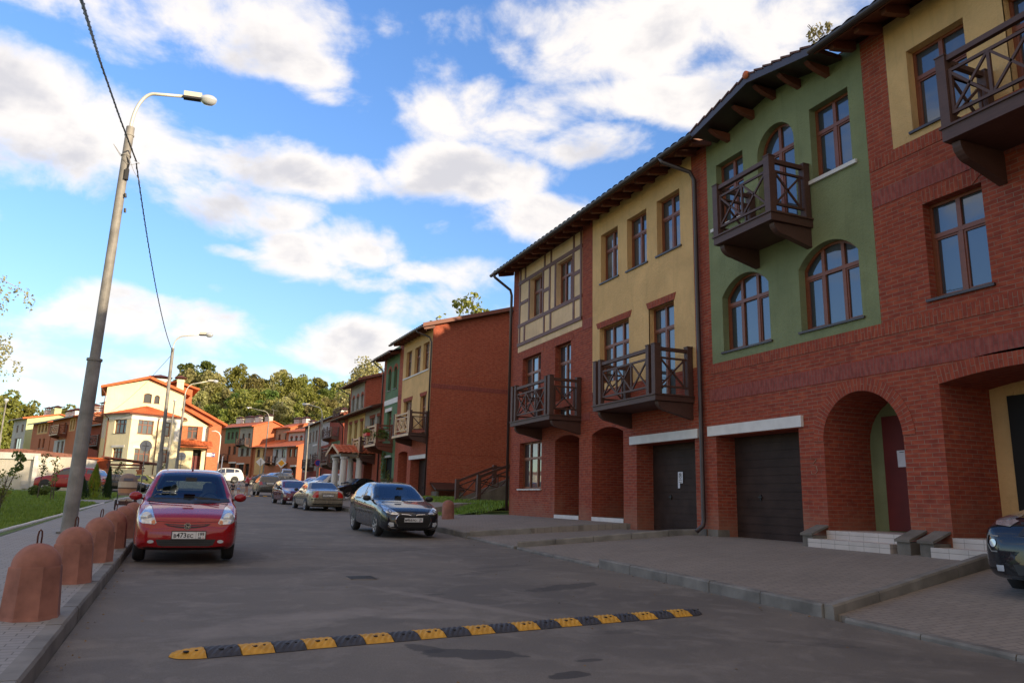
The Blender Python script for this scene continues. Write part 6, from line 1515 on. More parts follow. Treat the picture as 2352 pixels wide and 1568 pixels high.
# ------------------------------------------------------------------ cars
def interp(pts, x):
    if x<=pts[0][0]: return pts[0][1]
    for (a,b),(c,d) in zip(pts[:-1],pts[1:]):
        if x<=c:
            t=(x-a)/(c-a) if c>a else 0; return b+(d-b)*t
    return pts[-1][1]
def smoothf(pts, x, w=.06):
    s=0
    for k in (-2,-1,0,1,2): s+=interp(pts,x+k*w/2)*(1,2,3,2,1)[k+2]
    return s/9
def pillar_pt(pl): return pl
class Car:
    """local frame: x across (left of the driver +x), y from the front bumper (0) to the rear (L), z up"""
    def __init__(s,name,label,cat,top,bot,hw,belt,L,paint,tumble=.36,group=None,edge=.075,crease=.55):
        s.root=thing(name,label,cat,group=group); s.L=L; s.top=top; s.hw=hw; s.belt=belt; s.paint=paint; s.bot=bot
        ys=[]; n=76
        for i in range(n+1):
            t=i/n; ys.append(L*(.5-.5*cos(pi*t))*.35+L*t*.65)
        ys[0]=0; ys[-1]=L; P=[]
        for y in ys:
            w=interp(hw,y); zt=smoothf(top,y,.05); zb=interp(bot,y); zbelt=min(interp(belt,y),zt-.045); gh=max(0,zt-zbelt)
            wb=w*.955; wr=max(.05,wb-tumble*max(0,gh-edge)); zr=zt-min(edge,gh*.6)
            if gh<.2: wr=wb-.03-gh*.15; zr=zbelt+gh*.45
            mid=zb+(zbelt-zb)*crease
            half=[(0,zb),(w*.5,zb),(w*.88,zb+.01),(w*.97,zb+.07),(w,zb+.2*(zbelt-zb)+.03),(w*1.0,mid),(w*.992,zbelt-.10*(zbelt-zb)-.02),(wb,zbelt),(wb-(wb-wr)*.5,(zbelt+zr)/2),(wr,zr),(wr*.86,zt-.018),(wr*.5,zt-.004),(0,zt)]
            # round the corners
            for _ in range(2):
                q=[half[0]]
                for a,b in zip(half[:-1],half[1:]): q+=[(a[0]*.75+b[0]*.25,a[1]*.75+b[1]*.25),(a[0]*.25+b[0]*.75,a[1]*.25+b[1]*.75)]
                q.append(half[-1]); half=q
            full=[(-x,z) for x,z in half[::-1]]+half[1:]
            P.append([(x,y,z) for x,z in full])
        mb=MB(); mb.grid(P); mb.face(P[0]); mb.face(P[-1][::-1])
        s.body=obj('body',mb,paint,s.root,True); 
        me=s.body.data; s.bvh=BVHTree.FromPolygons([v.co for v in me.vertices],[tuple(p.vertices) for p in me.polygons])
        s.body.data.set_sharp_from_angle(angle=radians(48))
    def patch(s,name,poly,axis,mat,off=.006,parent=None,res=.05,both=False,thick=False):
        """lay a thin fitted panel on the body; poly in (a,b): front/back -> (x,z), side -> (y,z), top -> (x,y)"""
        outs=[]
        for sgn in ((1,-1) if both else (1,)):
            if axis in('front','back'): pl=[(x*sgn,z) for x,z in poly]; 
            else: pl=list(poly)
            # densify the outline
            o=[]; n=len(pl)
            for i in range(n):
                a=Vector(pl[i]); b=Vector(pl[(i+1)%n]); k=max(1,int((b-a).length/res))
                for j in range(k): o.append(a.lerp(b,j/k))
            x0=min(p.x for p in o);x1=max(p.x for p in o);y0=min(p.y for p in o);y1=max(p.y for p in o)
            def inside(p):
                c=False; m=len(o); j=m-1
                for i in range(m):
                    if (o[i].y>p.y)!=(o[j].y>p.y) and p.x<(o[j].x-o[i].x)*(p.y-o[i].y)/(o[j].y-o[i].y)+o[i].x: c=not c
                    j=i
                return c
            pts=list(o); m=len(o)
            nx=int((x1-x0)/res)+1; ny=int((y1-y0)/res)+1
            for i in range(1,nx):
                for j in range(1,ny):
                    p=Vector((x0+(x1-x0)*i/nx,y0+(y1-y0)*j/ny))
                    if inside(p): pts.append(p)
            vs,_,fs,_,_,_=geometry.delaunay_2d_cdt([Vector((p.x,p.y)) for p in pts],[(i,(i+1)%m) for i in range(m)],[],1,1e-5)
            V=[]
            sd=sgn if axis=='side' else 1
            for p in vs:
                if axis=='front': org=Vector((p.x,-3,p.y)); d=Vector((0,1,0))
                elif axis=='back': org=Vector((p.x,s.L+3,p.y)); d=Vector((0,-1,0))
                elif axis=='side': org=Vector((3*sd,p.x,p.y)); d=Vector((-sd,0,0))
                else: org=Vector((p.x,p.y,4)); d=Vector((0,0,-1))
                h=s.bvh.ray_cast(org,d)
                if h[0] is None: h=s.bvh.find_nearest(org+d*(3 if axis!='top' else 3)); 
                q=h[0]; nn=h[1]
                if nn.dot(d)>0: nn=-nn
                V.append(tuple(q+(nn*.6-d*.4)*off))
            mb=MB(); mb.v=V; mb.f=[list(f) for f in fs]; mb.sw=[0]*len(fs); mb.mi=[0]*len(fs)
            if not mb.f: continue
            outs.append(obj(name,mb,MT[mat] if isinstance(mat,str) else mat,parent or s.root,True))
        return outs
    def cut(s,poly,axis,shrink=.035,both=False):
        """open the shell behind a pane so the cabin shows through"""
        cx=sum(p[0] for p in poly)/len(poly); cy=sum(p[1] for p in poly)/len(poly)
        wx=max(p[0] for p in poly)-min(p[0] for p in poly); wy=max(p[1] for p in poly)-min(p[1] for p in poly)
        pl=[(cx+(x-cx)*(1-2*shrink/wx),cy+(y-cy)*(1-2*shrink/wy)) for x,y in poly]
        def ins(px,py):
            c=False; m=len(pl); j=m-1
            for i in range(m):
                if (pl[i][1]>py)!=(pl[j][1]>py) and px<(pl[j][0]-pl[i][0])*(py-pl[i][1])/(pl[j][1]-pl[i][1])+pl[i][0]: c=not c
                j=i
            return c
        bm=bmesh.new(); bm.from_mesh(s.body.data); dl=[]
        for f in bm.faces:
            c=f.calc_center_median(); n=f.normal
            if axis=='front' and c.y<s.L*.55 and c.z>.9 and abs(n.y)>.12 and ins(c.x,c.z): dl.append(f)
            elif axis=='back' and c.y>s.L*.55 and c.z>.9 and abs(n.y)>.12 and ins(c.x,c.z): dl.append(f)
            elif axis=='side' and abs(n.x)>.5 and ins(c.y,c.z): dl.append(f)
        bmesh.ops.delete(bm,geom=dl,context='FACES'); bm.to_mesh(s.body.data); bm.free()
    def cabin(s,y0,zf,seatc='seat'):
        fm=MT['seatd']
        q=MB(); q.box(-.70,.70,y0-.35,y0+2.2,.30,.40); q.box(-.66,.66,y0-.42,y0-.05,.40,.93); obj('cabin_floor_and_dash',q,MT['black'],s.root)
        for x,m in ((-.36,'seatd'),(.36,'seatg')):
            q=MB(); P=[]
            prof=[(-.10,.42,.24),(.0,.50,.25),(.08,.75,.25),(.14,.98,.23),(.17,1.06,.15),(.175,1.09,.11),(.18,1.14,.13),(.185,1.24,.12),(.19,1.28,.07)]
            for (dy,z,w) in prof:
                P.append([(x+w*cos(a),y0+.62+dy+.055*sin(a),z) for a in [2*pi*i/14 for i in range(15)]])
            q.grid(P); q.face(P[-1][:-1]); q.box(x-.25,x+.25,y0+.15,y0+.65,.42,.56); obj('seat',q,MT[m],s.root,True)
        q=MB(); q.box(-.62,.62,y0+1.55,y0+1.70,.42,.98); 
        for x in (-.38,.38): q.box(x-.11,x+.11,y0+1.60,y0+1.70,.98,1.13)
        obj('rear_bench',q,MT['seatd'],s.root)
        q=MB(); q.lathe([(.18,-.01),(.185,0),(.18,.01),(.165,.01),(.16,0),(.165,-.01),(.18,-.01)],20,(0,0,0),'y'); q.v=[(v[0]+.36,y0+.05+v[1]-v[2]*.35,v[2]+.93) for v in q.v]; obj('steering_wheel',q,MT['black'],s.root)
        q=MB(); q.box(-.10,.10,y0-.02,y0+.0,zf-.04,zf+.03); obj('rear_view_mirror',q,MT['black'],s.root)
    def line(s,name,pts,axis,w,mat,off=.007,parent=None,both=False):
        pl=[]; P=[Vector(p) for p in pts]
        L_=[];R_=[]
        for i,p in enumerate(P):
            d=(P[min(i+1,len(P)-1)]-P[max(i-1,0)]).normalized(); n=Vector((-d.y,d.x)); L_.append(p+n*w/2); R_.append(p-n*w/2)
        return s.patch(name,[tuple(p) for p in L_]+[tuple(p) for p in R_[::-1]],axis,mat,off,parent,.06,both)
    def wheels(s,yf,yr,r,track,tw=.20,spokes=5,hub='alloy',dish=.02):
        tm=MB(); tm.lathe([(r*.62,-tw/2),(r*.9,-tw/2-.004),(r*.975,-tw/2+.02),(r,-tw/2+.05),(r,tw/2-.05),(r*.975,tw/2-.02),(r*.9,tw/2+.004),(r*.62,tw/2)],28,axis='x')
        rm=MB(); rm.lathe([(r*.66,tw/2-.01),(r*.64,tw/2+.004),(r*.60,tw/2-.012),(r*.58,tw/2-.06)],28,axis='x')
        for k in range(spokes):
            a=2*pi*k/spokes
            for da in (-.12,.12):
                p0=(tw/2-.02,cos(a)*r*.12,sin(a)*r*.12); p1=(tw/2-.012,cos(a+da)*r*.60,sin(a+da)*r*.60); rm.bar(p0,p1,.02,r*.11,up=(-sin(a),0,cos(a)) if False else (1,0,0))
        rm.lathe([(0,tw/2),(r*.15,tw/2-.004),(r*.17,tw/2-.03)],16,axis='x')
        bk=MB(); bk.lathe([(0,tw/2-.07),(r*.62,tw/2-.07)],20,axis='x')
        first=None
        for y in (yf,yr):
            for sx in (1,-1):
                if first is None:
                    w=obj('wheel',tm,MT['rubber'],s.root,True); rim=obj('rim',rm,MT[hub],w,False); b_=obj('brake_disc',bk,MT['black'],w); first=(w,rim,b_); o=w
                else:
                    o=first[0].copy(); COL.objects.link(o); o.parent=s.root
                    for q in first[1:]:
                        c=q.copy(); COL.objects.link(c); c.parent=o
                o.location=(sx*(track/2),y,r); 
                if sx<0: o.rotation_euler=(0,0,pi)
        # wheel arches: dark openings with a slim lip
        for y in (yf,yr):
            R=r+.055; zb=interp(s.bot,y)
            pl=[(y+R*cos(a),max(zb+.02,r+R*sin(a))) for a in [pi*(-.05)+pi*1.10*i/22 for i in range(23)]]
            s.patch('wheel_arch',pl,'side','black',.003,both=True,res=.06)
    def mirror(s,x,y,z,w=.20,h=.13,mat=None):
        for sx in (1,-1):
            mb=MB(); mb.lathe([(0,-.06),(.07,-.05),(.1,-.01),(.1,.05),(.08,.07),(0,.072)],14,axis='y'); mb.v=[(v[0]*w/.2,v[1],v[2]*h/.2) for v in mb.v]
            mb.v=[(sx*(x+w*.45)+v[0],y+v[1],z+v[2]) for v in mb.v]; o=obj('mirror',mb,mat or s.paint,s.root,True)
            q=MB(); q.bar((sx*(x-.06),y+.02,z-.05),(sx*(x+w*.25),y,z-.03),.05,.035); obj('mirror_foot',q,MT['black'],o)
    def plate(s,y,z,text,region,rear=False,x=0,tilt=0,w=.52,h=.112,frame=True):
        sg=1 if rear else -1
        rt=bpy.data.objects.new('number_plate',None); 
        mb=MB(); mb.box(-w/2,w/2,-.004,.004,-h/2,h/2); pl=obj('number_plate',mb,MT['signw'],s.root); pl.location=(x,y,z); pl.rotation_euler=(tilt,0,0)
        fr=MB(); t=.012
        for a in ((-w/2-t,w/2+t,-h/2-t-.01,-h/2),(-w/2-t,w/2+t,h/2,h/2+t),(-w/2-t,-w/2,-h/2,h/2),(w/2,w/2+t,-h/2,h/2)): fr.box(a[0],a[1],-.006,.006,a[2],a[3])
        obj('plate_frame',fr,MT['black'],pl)
        Mx=Matrix(((-sg if rear else 1,0,0,0),(0,0,sg,sg*.006),(0,1,0,0),(0,0,0,1)))
        def tx(st,size,cx,cz):
            m=Mx.copy(); m.translation=Vector(((-cx if rear else cx),sg*.006,cz)); text_mesh('plate_text',st,size,MT['ink'],pl,m,bold=.0018)
        k=w/.52
        # letters are smaller than the digits on these plates
        xs=-.215*k; body=text.split('|')
        for part,big in body_parts(text):
            sz=.105 if big else .082
            for ch in part:
                tx(ch,sz*k,xs,-.004 if big else -.014); xs+=(.053 if big else .050)*k
        tx(region,.072*k,.19*k,.012); tx('RUS',.026*k,.172*k,-.040)
        dv=MB(); dv.box(.112*k,.115*k,sg*.005-.001,sg*.005+.001,-h/2,h/2); dv.v=[((-v[0] if rear else v[0]),v[1],v[2]) for v in dv.v]; obj('plate_divider',dv,MT['ink'],pl)
        fl=MB(); fl.box(.215*k,.245*k,sg*.005-.001,sg*.005+.001,-.046,-.036); fl.v=[((-v[0] if rear else v[0]),v[1],v[2]) for v in fl.v]; obj('flag_mark',fl,MT['signr'],pl)
        bpy.data.objects.remove(rt); return pl
    def place(s,x,y,z,rz,pitch=0): s.root.location=(x,y,z); s.root.rotation_euler=(pitch,0,rz)
def body_parts(text):
    out=[]; 
    for ch in text: out.append((ch,ch.isdigit()))
    return out

MT['seatd']=plain('dark_seat_fabric',(.035,.036,.04),.9,0,.15,8); MT['seatg']=plain('grey_seat_fabric',(.16,.155,.15),.9,0,.15,8)
RED=paint_mat('red_car_paint',(.31,.008,.012),.0); BLK=paint_mat('black_car_paint',(.010,.011,.016)); BEI=paint_mat('beige_metallic_paint',(.30,.265,.20),.35)
MAR=paint_mat('dark_cherry_paint',(.12,.008,.022),.2); GRM=paint_mat('grey_brown_metallic_paint',(.125,.12,.105),.3); SIL=paint_mat('silver_paint',(.42,.43,.43),.4); WHT=paint_mat('white_car_paint',(.70,.70,.68)); REDD=paint_mat('deep_red_paint',(.33,.012,.020),.1)

def hatch_front(c):
    pass
# ---- red hatchback, facing the camera
c=Car('red_hatchback','red compact hatchback parked nose on beside the left kerb bollards','car',
  top=[(0,.50),(.03,.60),(.08,.69),(.22,.775),(.55,.87),(.82,.935),(.95,.965),(1.05,1.01),(1.72,1.43),(1.95,1.495),(2.3,1.525),(2.9,1.515),(3.4,1.45),(3.62,1.36),(3.80,1.0),(3.83,.6)],
  bot=[(0,.26),(.2,.20),(.6,.19),(3.5,.22),(3.83,.34)], hw=[(0,.60),(.05,.70),(.15,.77),(.35,.815),(.7,.838),(3.0,.838),(3.6,.80),(3.83,.70)],
  belt=[(0,.60),(.3,.80),(.9,.90),(1.5,.935),(3.5,1.0),(3.83,.95)],L=3.83,paint=RED,tumble=.40)
WSR=[(-.655,.985),(-.33,.965),(0,.958),(.33,.965),(.655,.985),(.60,1.20),(.515,1.435),(.25,1.455),(0,1.462),(-.25,1.455),(-.515,1.435),(-.60,1.20)]
c.patch('windscreen',WSR,'front','carclear',.007)
def band_of(poly,k=.06):
    cx=sum(p[0] for p in poly)/len(poly); cy=sum(p[1] for p in poly)/len(poly); wx=(max(p[0] for p in poly)-min(p[0] for p in poly)); wy=(max(p[1] for p in poly)-min(p[1] for p in poly))
    inn=[(cx+(x-cx)*(1-2*k/wx),cy+(y-cy)*(1-2*k/wy)) for x,y in poly]; n=len(poly)
    return [[poly[i],poly[(i+1)%n],inn[(i+1)%n],inn[i]] for i in range(n)]
def glass_border(c,poly,axis,k=.05,both=False):
    qs=band_of(poly,k); V=MB()
    objs=[]
    for q in qs:
        for o in c.patch('glass_border',q,axis,'black',.004,both=both,res=.09): objs.append(o)
    # join the strips into one border mesh
    if objs:
        bm=bmesh.new()
        for o in objs: bm.from_mesh(o.data)
        bmesh.ops.remove_doubles(bm,verts=bm.verts,dist=.002)
        bm.to_mesh(objs[0].data); bm.free()
        for o in objs[1:]: bpy.data.objects.remove(o)
glass_border(c,WSR,'front',.055); c.cut(WSR,'front')
RWR=[(-.56,1.05),(.56,1.05),(.50,1.34),(-.50,1.34)]
c.patch('rear_window',RWR,'back','carclear',.006); glass_border(c,RWR,'back',.05); c.cut(RWR,'back'); c.cabin(1.25,1.34)
c.patch('windscreen_seal',[(-.70,.955),(-.35,.932),(0,.925),(.35,.932),(.70,.955),(.675,1.01),(.33,.99),(0,.983),(-.33,.99),(-.675,1.01)],'front','black',.010)
for q_ in ([(1.35,.99),(2.15,1.01),(2.15,1.40),(1.75,1.36)],[(2.22,1.01),(3.2,1.05),(3.0,1.36),(2.22,1.41)]):
    c.patch('side_window',q_,'side','carclear',.006,both=True); glass_border(c,q_,'side',.045,True); c.cut(q_,'side')
c.patch('headlight',[(-.755,.66),(-.70,.63),(-.515,.615),(-.485,.64),(-.545,.76),(-.60,.875),(-.64,.885),(-.70,.845),(-.765,.735)],'front','head',.006,both=True,res=.03)
for sx in (1,-1):
    q=MB(); 
    for rr_,dz in ((.085,0),): 
        q.lathe([(0,.035),(.05,.03),(.082,.008),(.088,.0),(.084,-.006)],22,(0,0,0),'y'); 
    q.v=[(sx*.655+v[0],.165-v[1]*.6-.012,.722+v[2]) for v in q.v]; lens=obj('headlight_lens',q,MT['lamp_glass'],c.root,True)
c.patch('turn_signal',[(.485+.02,.625),(.56,.620),(.565,.665),(.53,.685),(.505,.665)],'front','amber',.009,both=True,res=.02)
c.patch('bonnet_seam',[(-.50,.668),(0,.648),(.50,.668),(.50,.663),(0,.643),(-.50,.663)],'front','black',.0045)
for sx in (1,): c.line('bonnet_seam',[(.50,.665),(.545,.76),(.60,.88),(.665,.945)],'front',.006,'black',.0045,both=True)
c.patch('grille',[(-.37,.628),(0,.612),(.37,.628),(.30,.592),(.14,.565),(0,.56),(-.14,.565),(-.30,.592)],'front','black',.006,res=.03)
c.patch('grille_bar',[(-.31,.612),(0,.592),(.31,.612),(.25,.596),(0,.578),(-.25,.596)],'front',RED,.012,res=.03)
c.patch('lower_grille',[(-.47,.385),(.47,.385),(.43,.295),(.36,.278),(-.36,.278),(-.43,.295)],'front','black',.006)
for zz in (.31,.345): c.line('grille_slat',[(-.40,zz),(.40,zz)],'front',.008,'rubber',.014)
c.patch('fog_lamp',[(.545+.05*cos(a),.352+.026*sin(a)) for a in [2*pi*i/16 for i in range(16)]],'front','lamp_glass',.010,both=True,res=.02)
c.patch('bumper_lip',[(-.66,.262),(.66,.262),(.62,.225),(-.62,.225)],'front','black',.006)
# badge: chromed ring with an H inside
q=MB()
def ring(q,poly,w,y):
    n=len(poly)
    for i in range(n): a=poly[i]; b=poly[(i+1)%n]; q.bar((a[0],y,a[1]),(b[0],y,b[1]),.008,w,up=(0,1,0))
bd=[(-.043,.626),(-.048,.60),(-.038,.560),(-.02,.551),(.02,.551),(.038,.560),(.048,.60),(.043,.626),(.02,.634),(-.02,.634)]
ring(q,bd,.010,-.016); q.bar((-.026,-.018,.622),(-.018,-.018,.562),.008,.017,up=(0,1,0)); q.bar((.026,-.018,.622),(.018,-.018,.562),.008,.017,up=(0,1,0)); q.bar((-.02,-.018,.590),(.02,-.018,.590),.008,.014,up=(0,1,0))
bo=obj('badge',q,MT['chrome'],c.root); bo.location=(0,.010,0)
q=MB(); q.box(-.036,.036,-.012,-.008,.556,.628); qb=obj('badge_ground',q,MT['black'],bo)
c.plate(-.016,.452,'B473EC','199',x=.035)
c.mirror(.80,1.28,1.03,.22,.15)
w=MB(); w.bar((.52,.83,.998),(.12,.90,.985),.012,.014); w.bar((.05,.82,.995),(-.62,.93,1.0),.012,.014); w.bar((.52,.90,.985),(.08,.96,1.02),.008,.03)
wo=obj('wipers',w,MT['black'],c.root); wo.location=(0,.02,.012)
an=MB(); an.tube([(.02,1.98,1.50),(.02,2.02,1.53),(.02,2.10,1.60),(.02,2.20,1.68)],[.02,.014,.005,.003],6); obj('aerial',an,MT['black'],c.root)
c.wheels(.74,3.18,.295,1.44,.185,5)
c.place(.10,14.25,gz(15)-.02,radians(.6),atan2(.018,1)); c.root.scale=(1,1,1.045)
RC=c
# ---- black sedan, front three quarter
c=Car('black_sedan','glossy black sedan with chrome trimmed grille parked by the right kerb, facing the camera','car',
  top=[(0,.48),(.03,.60),(.10,.69),(.3,.775),(.7,.87),(1.05,.945),(1.2,.985),(1.95,1.36),(2.2,1.435),(2.6,1.47),(3.0,1.455),(3.5,1.33),(3.95,1.10),(4.15,1.045),(4.3,.98),(4.37,.65)],
  bot=[(0,.25),(.2,.18),(.7,.17),(3.9,.2),(4.37,.34)], hw=[(0,.52),(.04,.66),(.12,.74),(.35,.815),(.75,.845),(3.4,.85),(4.0,.82),(4.37,.68)],
  belt=[(0,.60),(.4,.80),(1.1,.89),(2.2,.935),(3.6,1.02),(4.37,.98)],L=4.37,paint=BLK,tumble=.42)
WSH=[(-.68,.985),(0,.955),(.68,.985),(.60,1.20),(.52,1.385),(0,1.415),(-.52,1.385),(-.60,1.20)]
c.patch('windscreen',WSH,'front','carclear',.007); glass_border(c,WSH,'front',.05); c.cut(WSH,'front'); c.cabin(1.5,1.29)
c.patch('side_window',[(1.45,.985),(2.42,1.01),(2.42,1.38),(2.0,1.335),(1.75,1.2)],'side','carglass',.006,both=True); c.patch('side_window',[(2.50,1.01),(3.35,1.06),(3.45,1.14),(3.0,1.37),(2.50,1.39)],'side','carglass',.006,both=True)
c.line('window_trim',[(1.35,.965),(2.4,.99),(3.45,1.05)],'side',.012,'chrome',.008,both=True)
c.patch('headlight',[(-.765,.835),(-.70,.80),(-.50,.70),(-.42,.635),(-.47,.615),(-.62,.625),(-.72,.66),(-.765,.72)],'front','head',.007,both=True,res=.03)
c.patch('headlight_lamp',[(.635+.05*cos(a),.69+.05*sin(a)) for a in [2*pi*i/14 for i in range(14)]],'front','black',.010,both=True,res=.02); c.patch('headlight_bulb',[(.635+.032*cos(a),.69+.032*sin(a)) for a in [2*pi*i/14 for i in range(14)]],'front','lamp_glass',.014,both=True,res=.02)
c.line('headlight_trim',[(.765,.72),(.72,.66),(.62,.622),(.47,.612),(.415,.635)],'front',.014,'chrome',.012,both=True)
c.line('grille_trim',[(-.33,.620),(-.12,.61),(-.06,.585)],'front',.012,'chrome',.010); c.line('grille_trim',[(.33,.620),(.12,.61),(.06,.585)],'front',.012,'chrome',.010)
c.patch('grille',[(-.40,.60),(.40,.60),(.50,.44),(.42,.27),(-.42,.27),(-.50,.44)],'front','dark',.005)
c.line('grille_side_trim',[(.40,.61),(.49,.52),(.50,.44),(.43,.30)],'front',.012,'chrome',.010,both=True)
for zz in (.31,.35,.53,.57): c.line('grille_slat',[(-.40,zz),(.40,zz)],'front',.010,'rubber',.014)
c.patch('fog_lamp',[(.55,.40),(.66,.41),(.69,.36),(.62,.29),(.54,.30)],'front','lamp_glass',.008,both=True,res=.03); c.line('fog_trim',[(.68,.31),(.60,.265),(.42,.245)],'front',.016,'chrome',.011,both=True)
q=MB(); P=[(.07*cos(a),.62+.037*sin(a)) for a in [2*pi*i/22 for i in range(22)]]; ring(q,P,.010,-.02); q.bar((-.034,-.022,.595),(-.014,-.022,.645),.008,.015,up=(0,1,0)); q.bar((.014,-.022,.595),(.034,-.022,.645),.008,.015,up=(0,1,0)); q.bar((-.022,-.022,.612),(.022,-.022,.627),.008,.013,up=(0,1,0))
bo=obj('badge',q,MT['chrome'],c.root); bo.location=(0,.03,-.01)
c.plate(-.014,.475,'M466PO','32',x=.0)
c.mirror(.83,1.50,1.00,.23,.16,MT['black']); w=MB(); w.bar((.55,1.05,.985),(.0,1.12,.985),.014,.012); w.bar((-.02,1.04,.985),(-.60,1.12,.985),.014,.012); obj('wipers',w,MT['black'],c.root).location=(0,.02,.012)
for y0_ in (2.46,): c.line('door_seam',[(y0_,.32),(y0_,1.0)],'side',.008,'dark',.004,both=True)
c.line('door_seam',[(1.42,.32),(1.40,.97)],'side',.008,'dark',.004,both=True); c.line('door_seam',[(3.30,.6),(3.42,1.02)],'side',.008,'dark',.004,both=True)
for y0_ in (2.22,3.1): c.patch('door_handle',[(y0_-.09,.855),(y0_+.09,.865),(y0_+.09,.89),(y0_-.09,.88)],'side',BLK,.025,both=True)
c.line('bonnet_seam',[(-.40,.665),(0,.675),(.40,.665)],'front',.006,'dark',.004); c.line('bonnet_seam',[(.42,.67),(.58,.80),(.66,.93)],'front',.007,'dark',.004,both=True)
c.wheels(.83,3.40,.31,1.50,.19,7)
c.place(5.78,20.3,gz(21)-.02,radians(2),atan2(.018,1)); HY=c
# ---- beige sedan seen from behind
c=Car('beige_sedan','champagne beige sedan seen from behind with tall red tail lights, parked by the right kerb','car',
  top=[(0,.48),(.1,.68),(.5,.80),(1.3,.93),(2.05,1.36),(2.35,1.42),(2.7,1.43),(3.1,1.40),(3.75,1.08),(4.0,1.045),(4.45,1.02),(4.53,.95),(4.58,.60)],
  bot=[(0,.26),(.2,.2),(4.2,.22),(4.5,.28),(4.58,.36)], hw=[(0,.55),(.15,.78),(.6,.88),(3.5,.89),(4.1,.86),(4.4,.80),(4.58,.70)],
  belt=[(0,.6),(1.2,.87),(3.0,.93),(4.0,.98),(4.5,.96)],L=4.58,paint=BEI,tumble=.42)
c.patch('rear_window',[(-.66,1.075),(0,1.06),(.66,1.075),(.585,1.24),(.50,1.355),(0,1.375),(-.50,1.355),(-.585,1.24)],'back','carglass',.007)
c.patch('windscreen',[(-.66,.98),(.66,.98),(.52,1.33),(-.52,1.33)],'front','carglass',.007)
c.patch('side_window',[(1.6,.97),(2.55,.985),(2.55,1.34),(2.15,1.30)],'side','carglass',.006,both=True); c.patch('side_window',[(2.62,.985),(3.5,1.02),(3.2,1.25),(2.62,1.35)],'side','carglass',.006,both=True)
c.patch('tail_light',[(.47,1.0),(.53,.985),(.60,.955),(.66,.90),(.72,.80),(.775,.72),(.72,.68),(.47,.69)],'back','tail',.007,both=True,res=.03)
c.patch('boot_lid_recess',[(-.33,.875),(.33,.875),(.30,.70),(-.30,.70)],'back',BEI,.006); c.line('boot_seam',[(-.47,.99),(-.46,.70),(-.40,.625),(.40,.625),(.46,.70),(.47,.99)],'back',.009,'black',.006)
c.line('boot_shadow_line',[(-.33,.88),(.33,.88)],'back',.02,'black',.009)
c.patch('bumper_strip',[(-.78,.635),(-.5,.60),(.5,.60),(.78,.635),(.78,.575),(-.78,.575)],'back','black',.006); c.patch('bumper_lower',[(-.74,.40),(.74,.40),(.70,.345),(-.70,.345)],'back','black',.006)
c.plate(4.592,.785,'C341AY','190',rear=True); c.mirror(.86,1.62,1.0,.22,.15,MT['black'])
c.line('door_seam',[(2.58,.32),(2.58,.97)],'side',.008,'dark',.004,both=True); c.line('side_moulding',[(1.2,.58),(3.9,.60)],'side',.05,'black',.006,both=True)
c.wheels(.9,3.62,.315,1.60,.20,5,dish=0)
c.place(6.55,37.6,gz(40)-.02,radians(7),0); c.root.location=(6.85,33.2+4.2,gz(39)-.02); VO=c
# flip: this car is seen from the rear, so its nose points away
c.root.rotation_euler=(atan2(-.018,1),0,radians(180+4)); c.root.location=(6.10,42.3,gz(40)-.02)

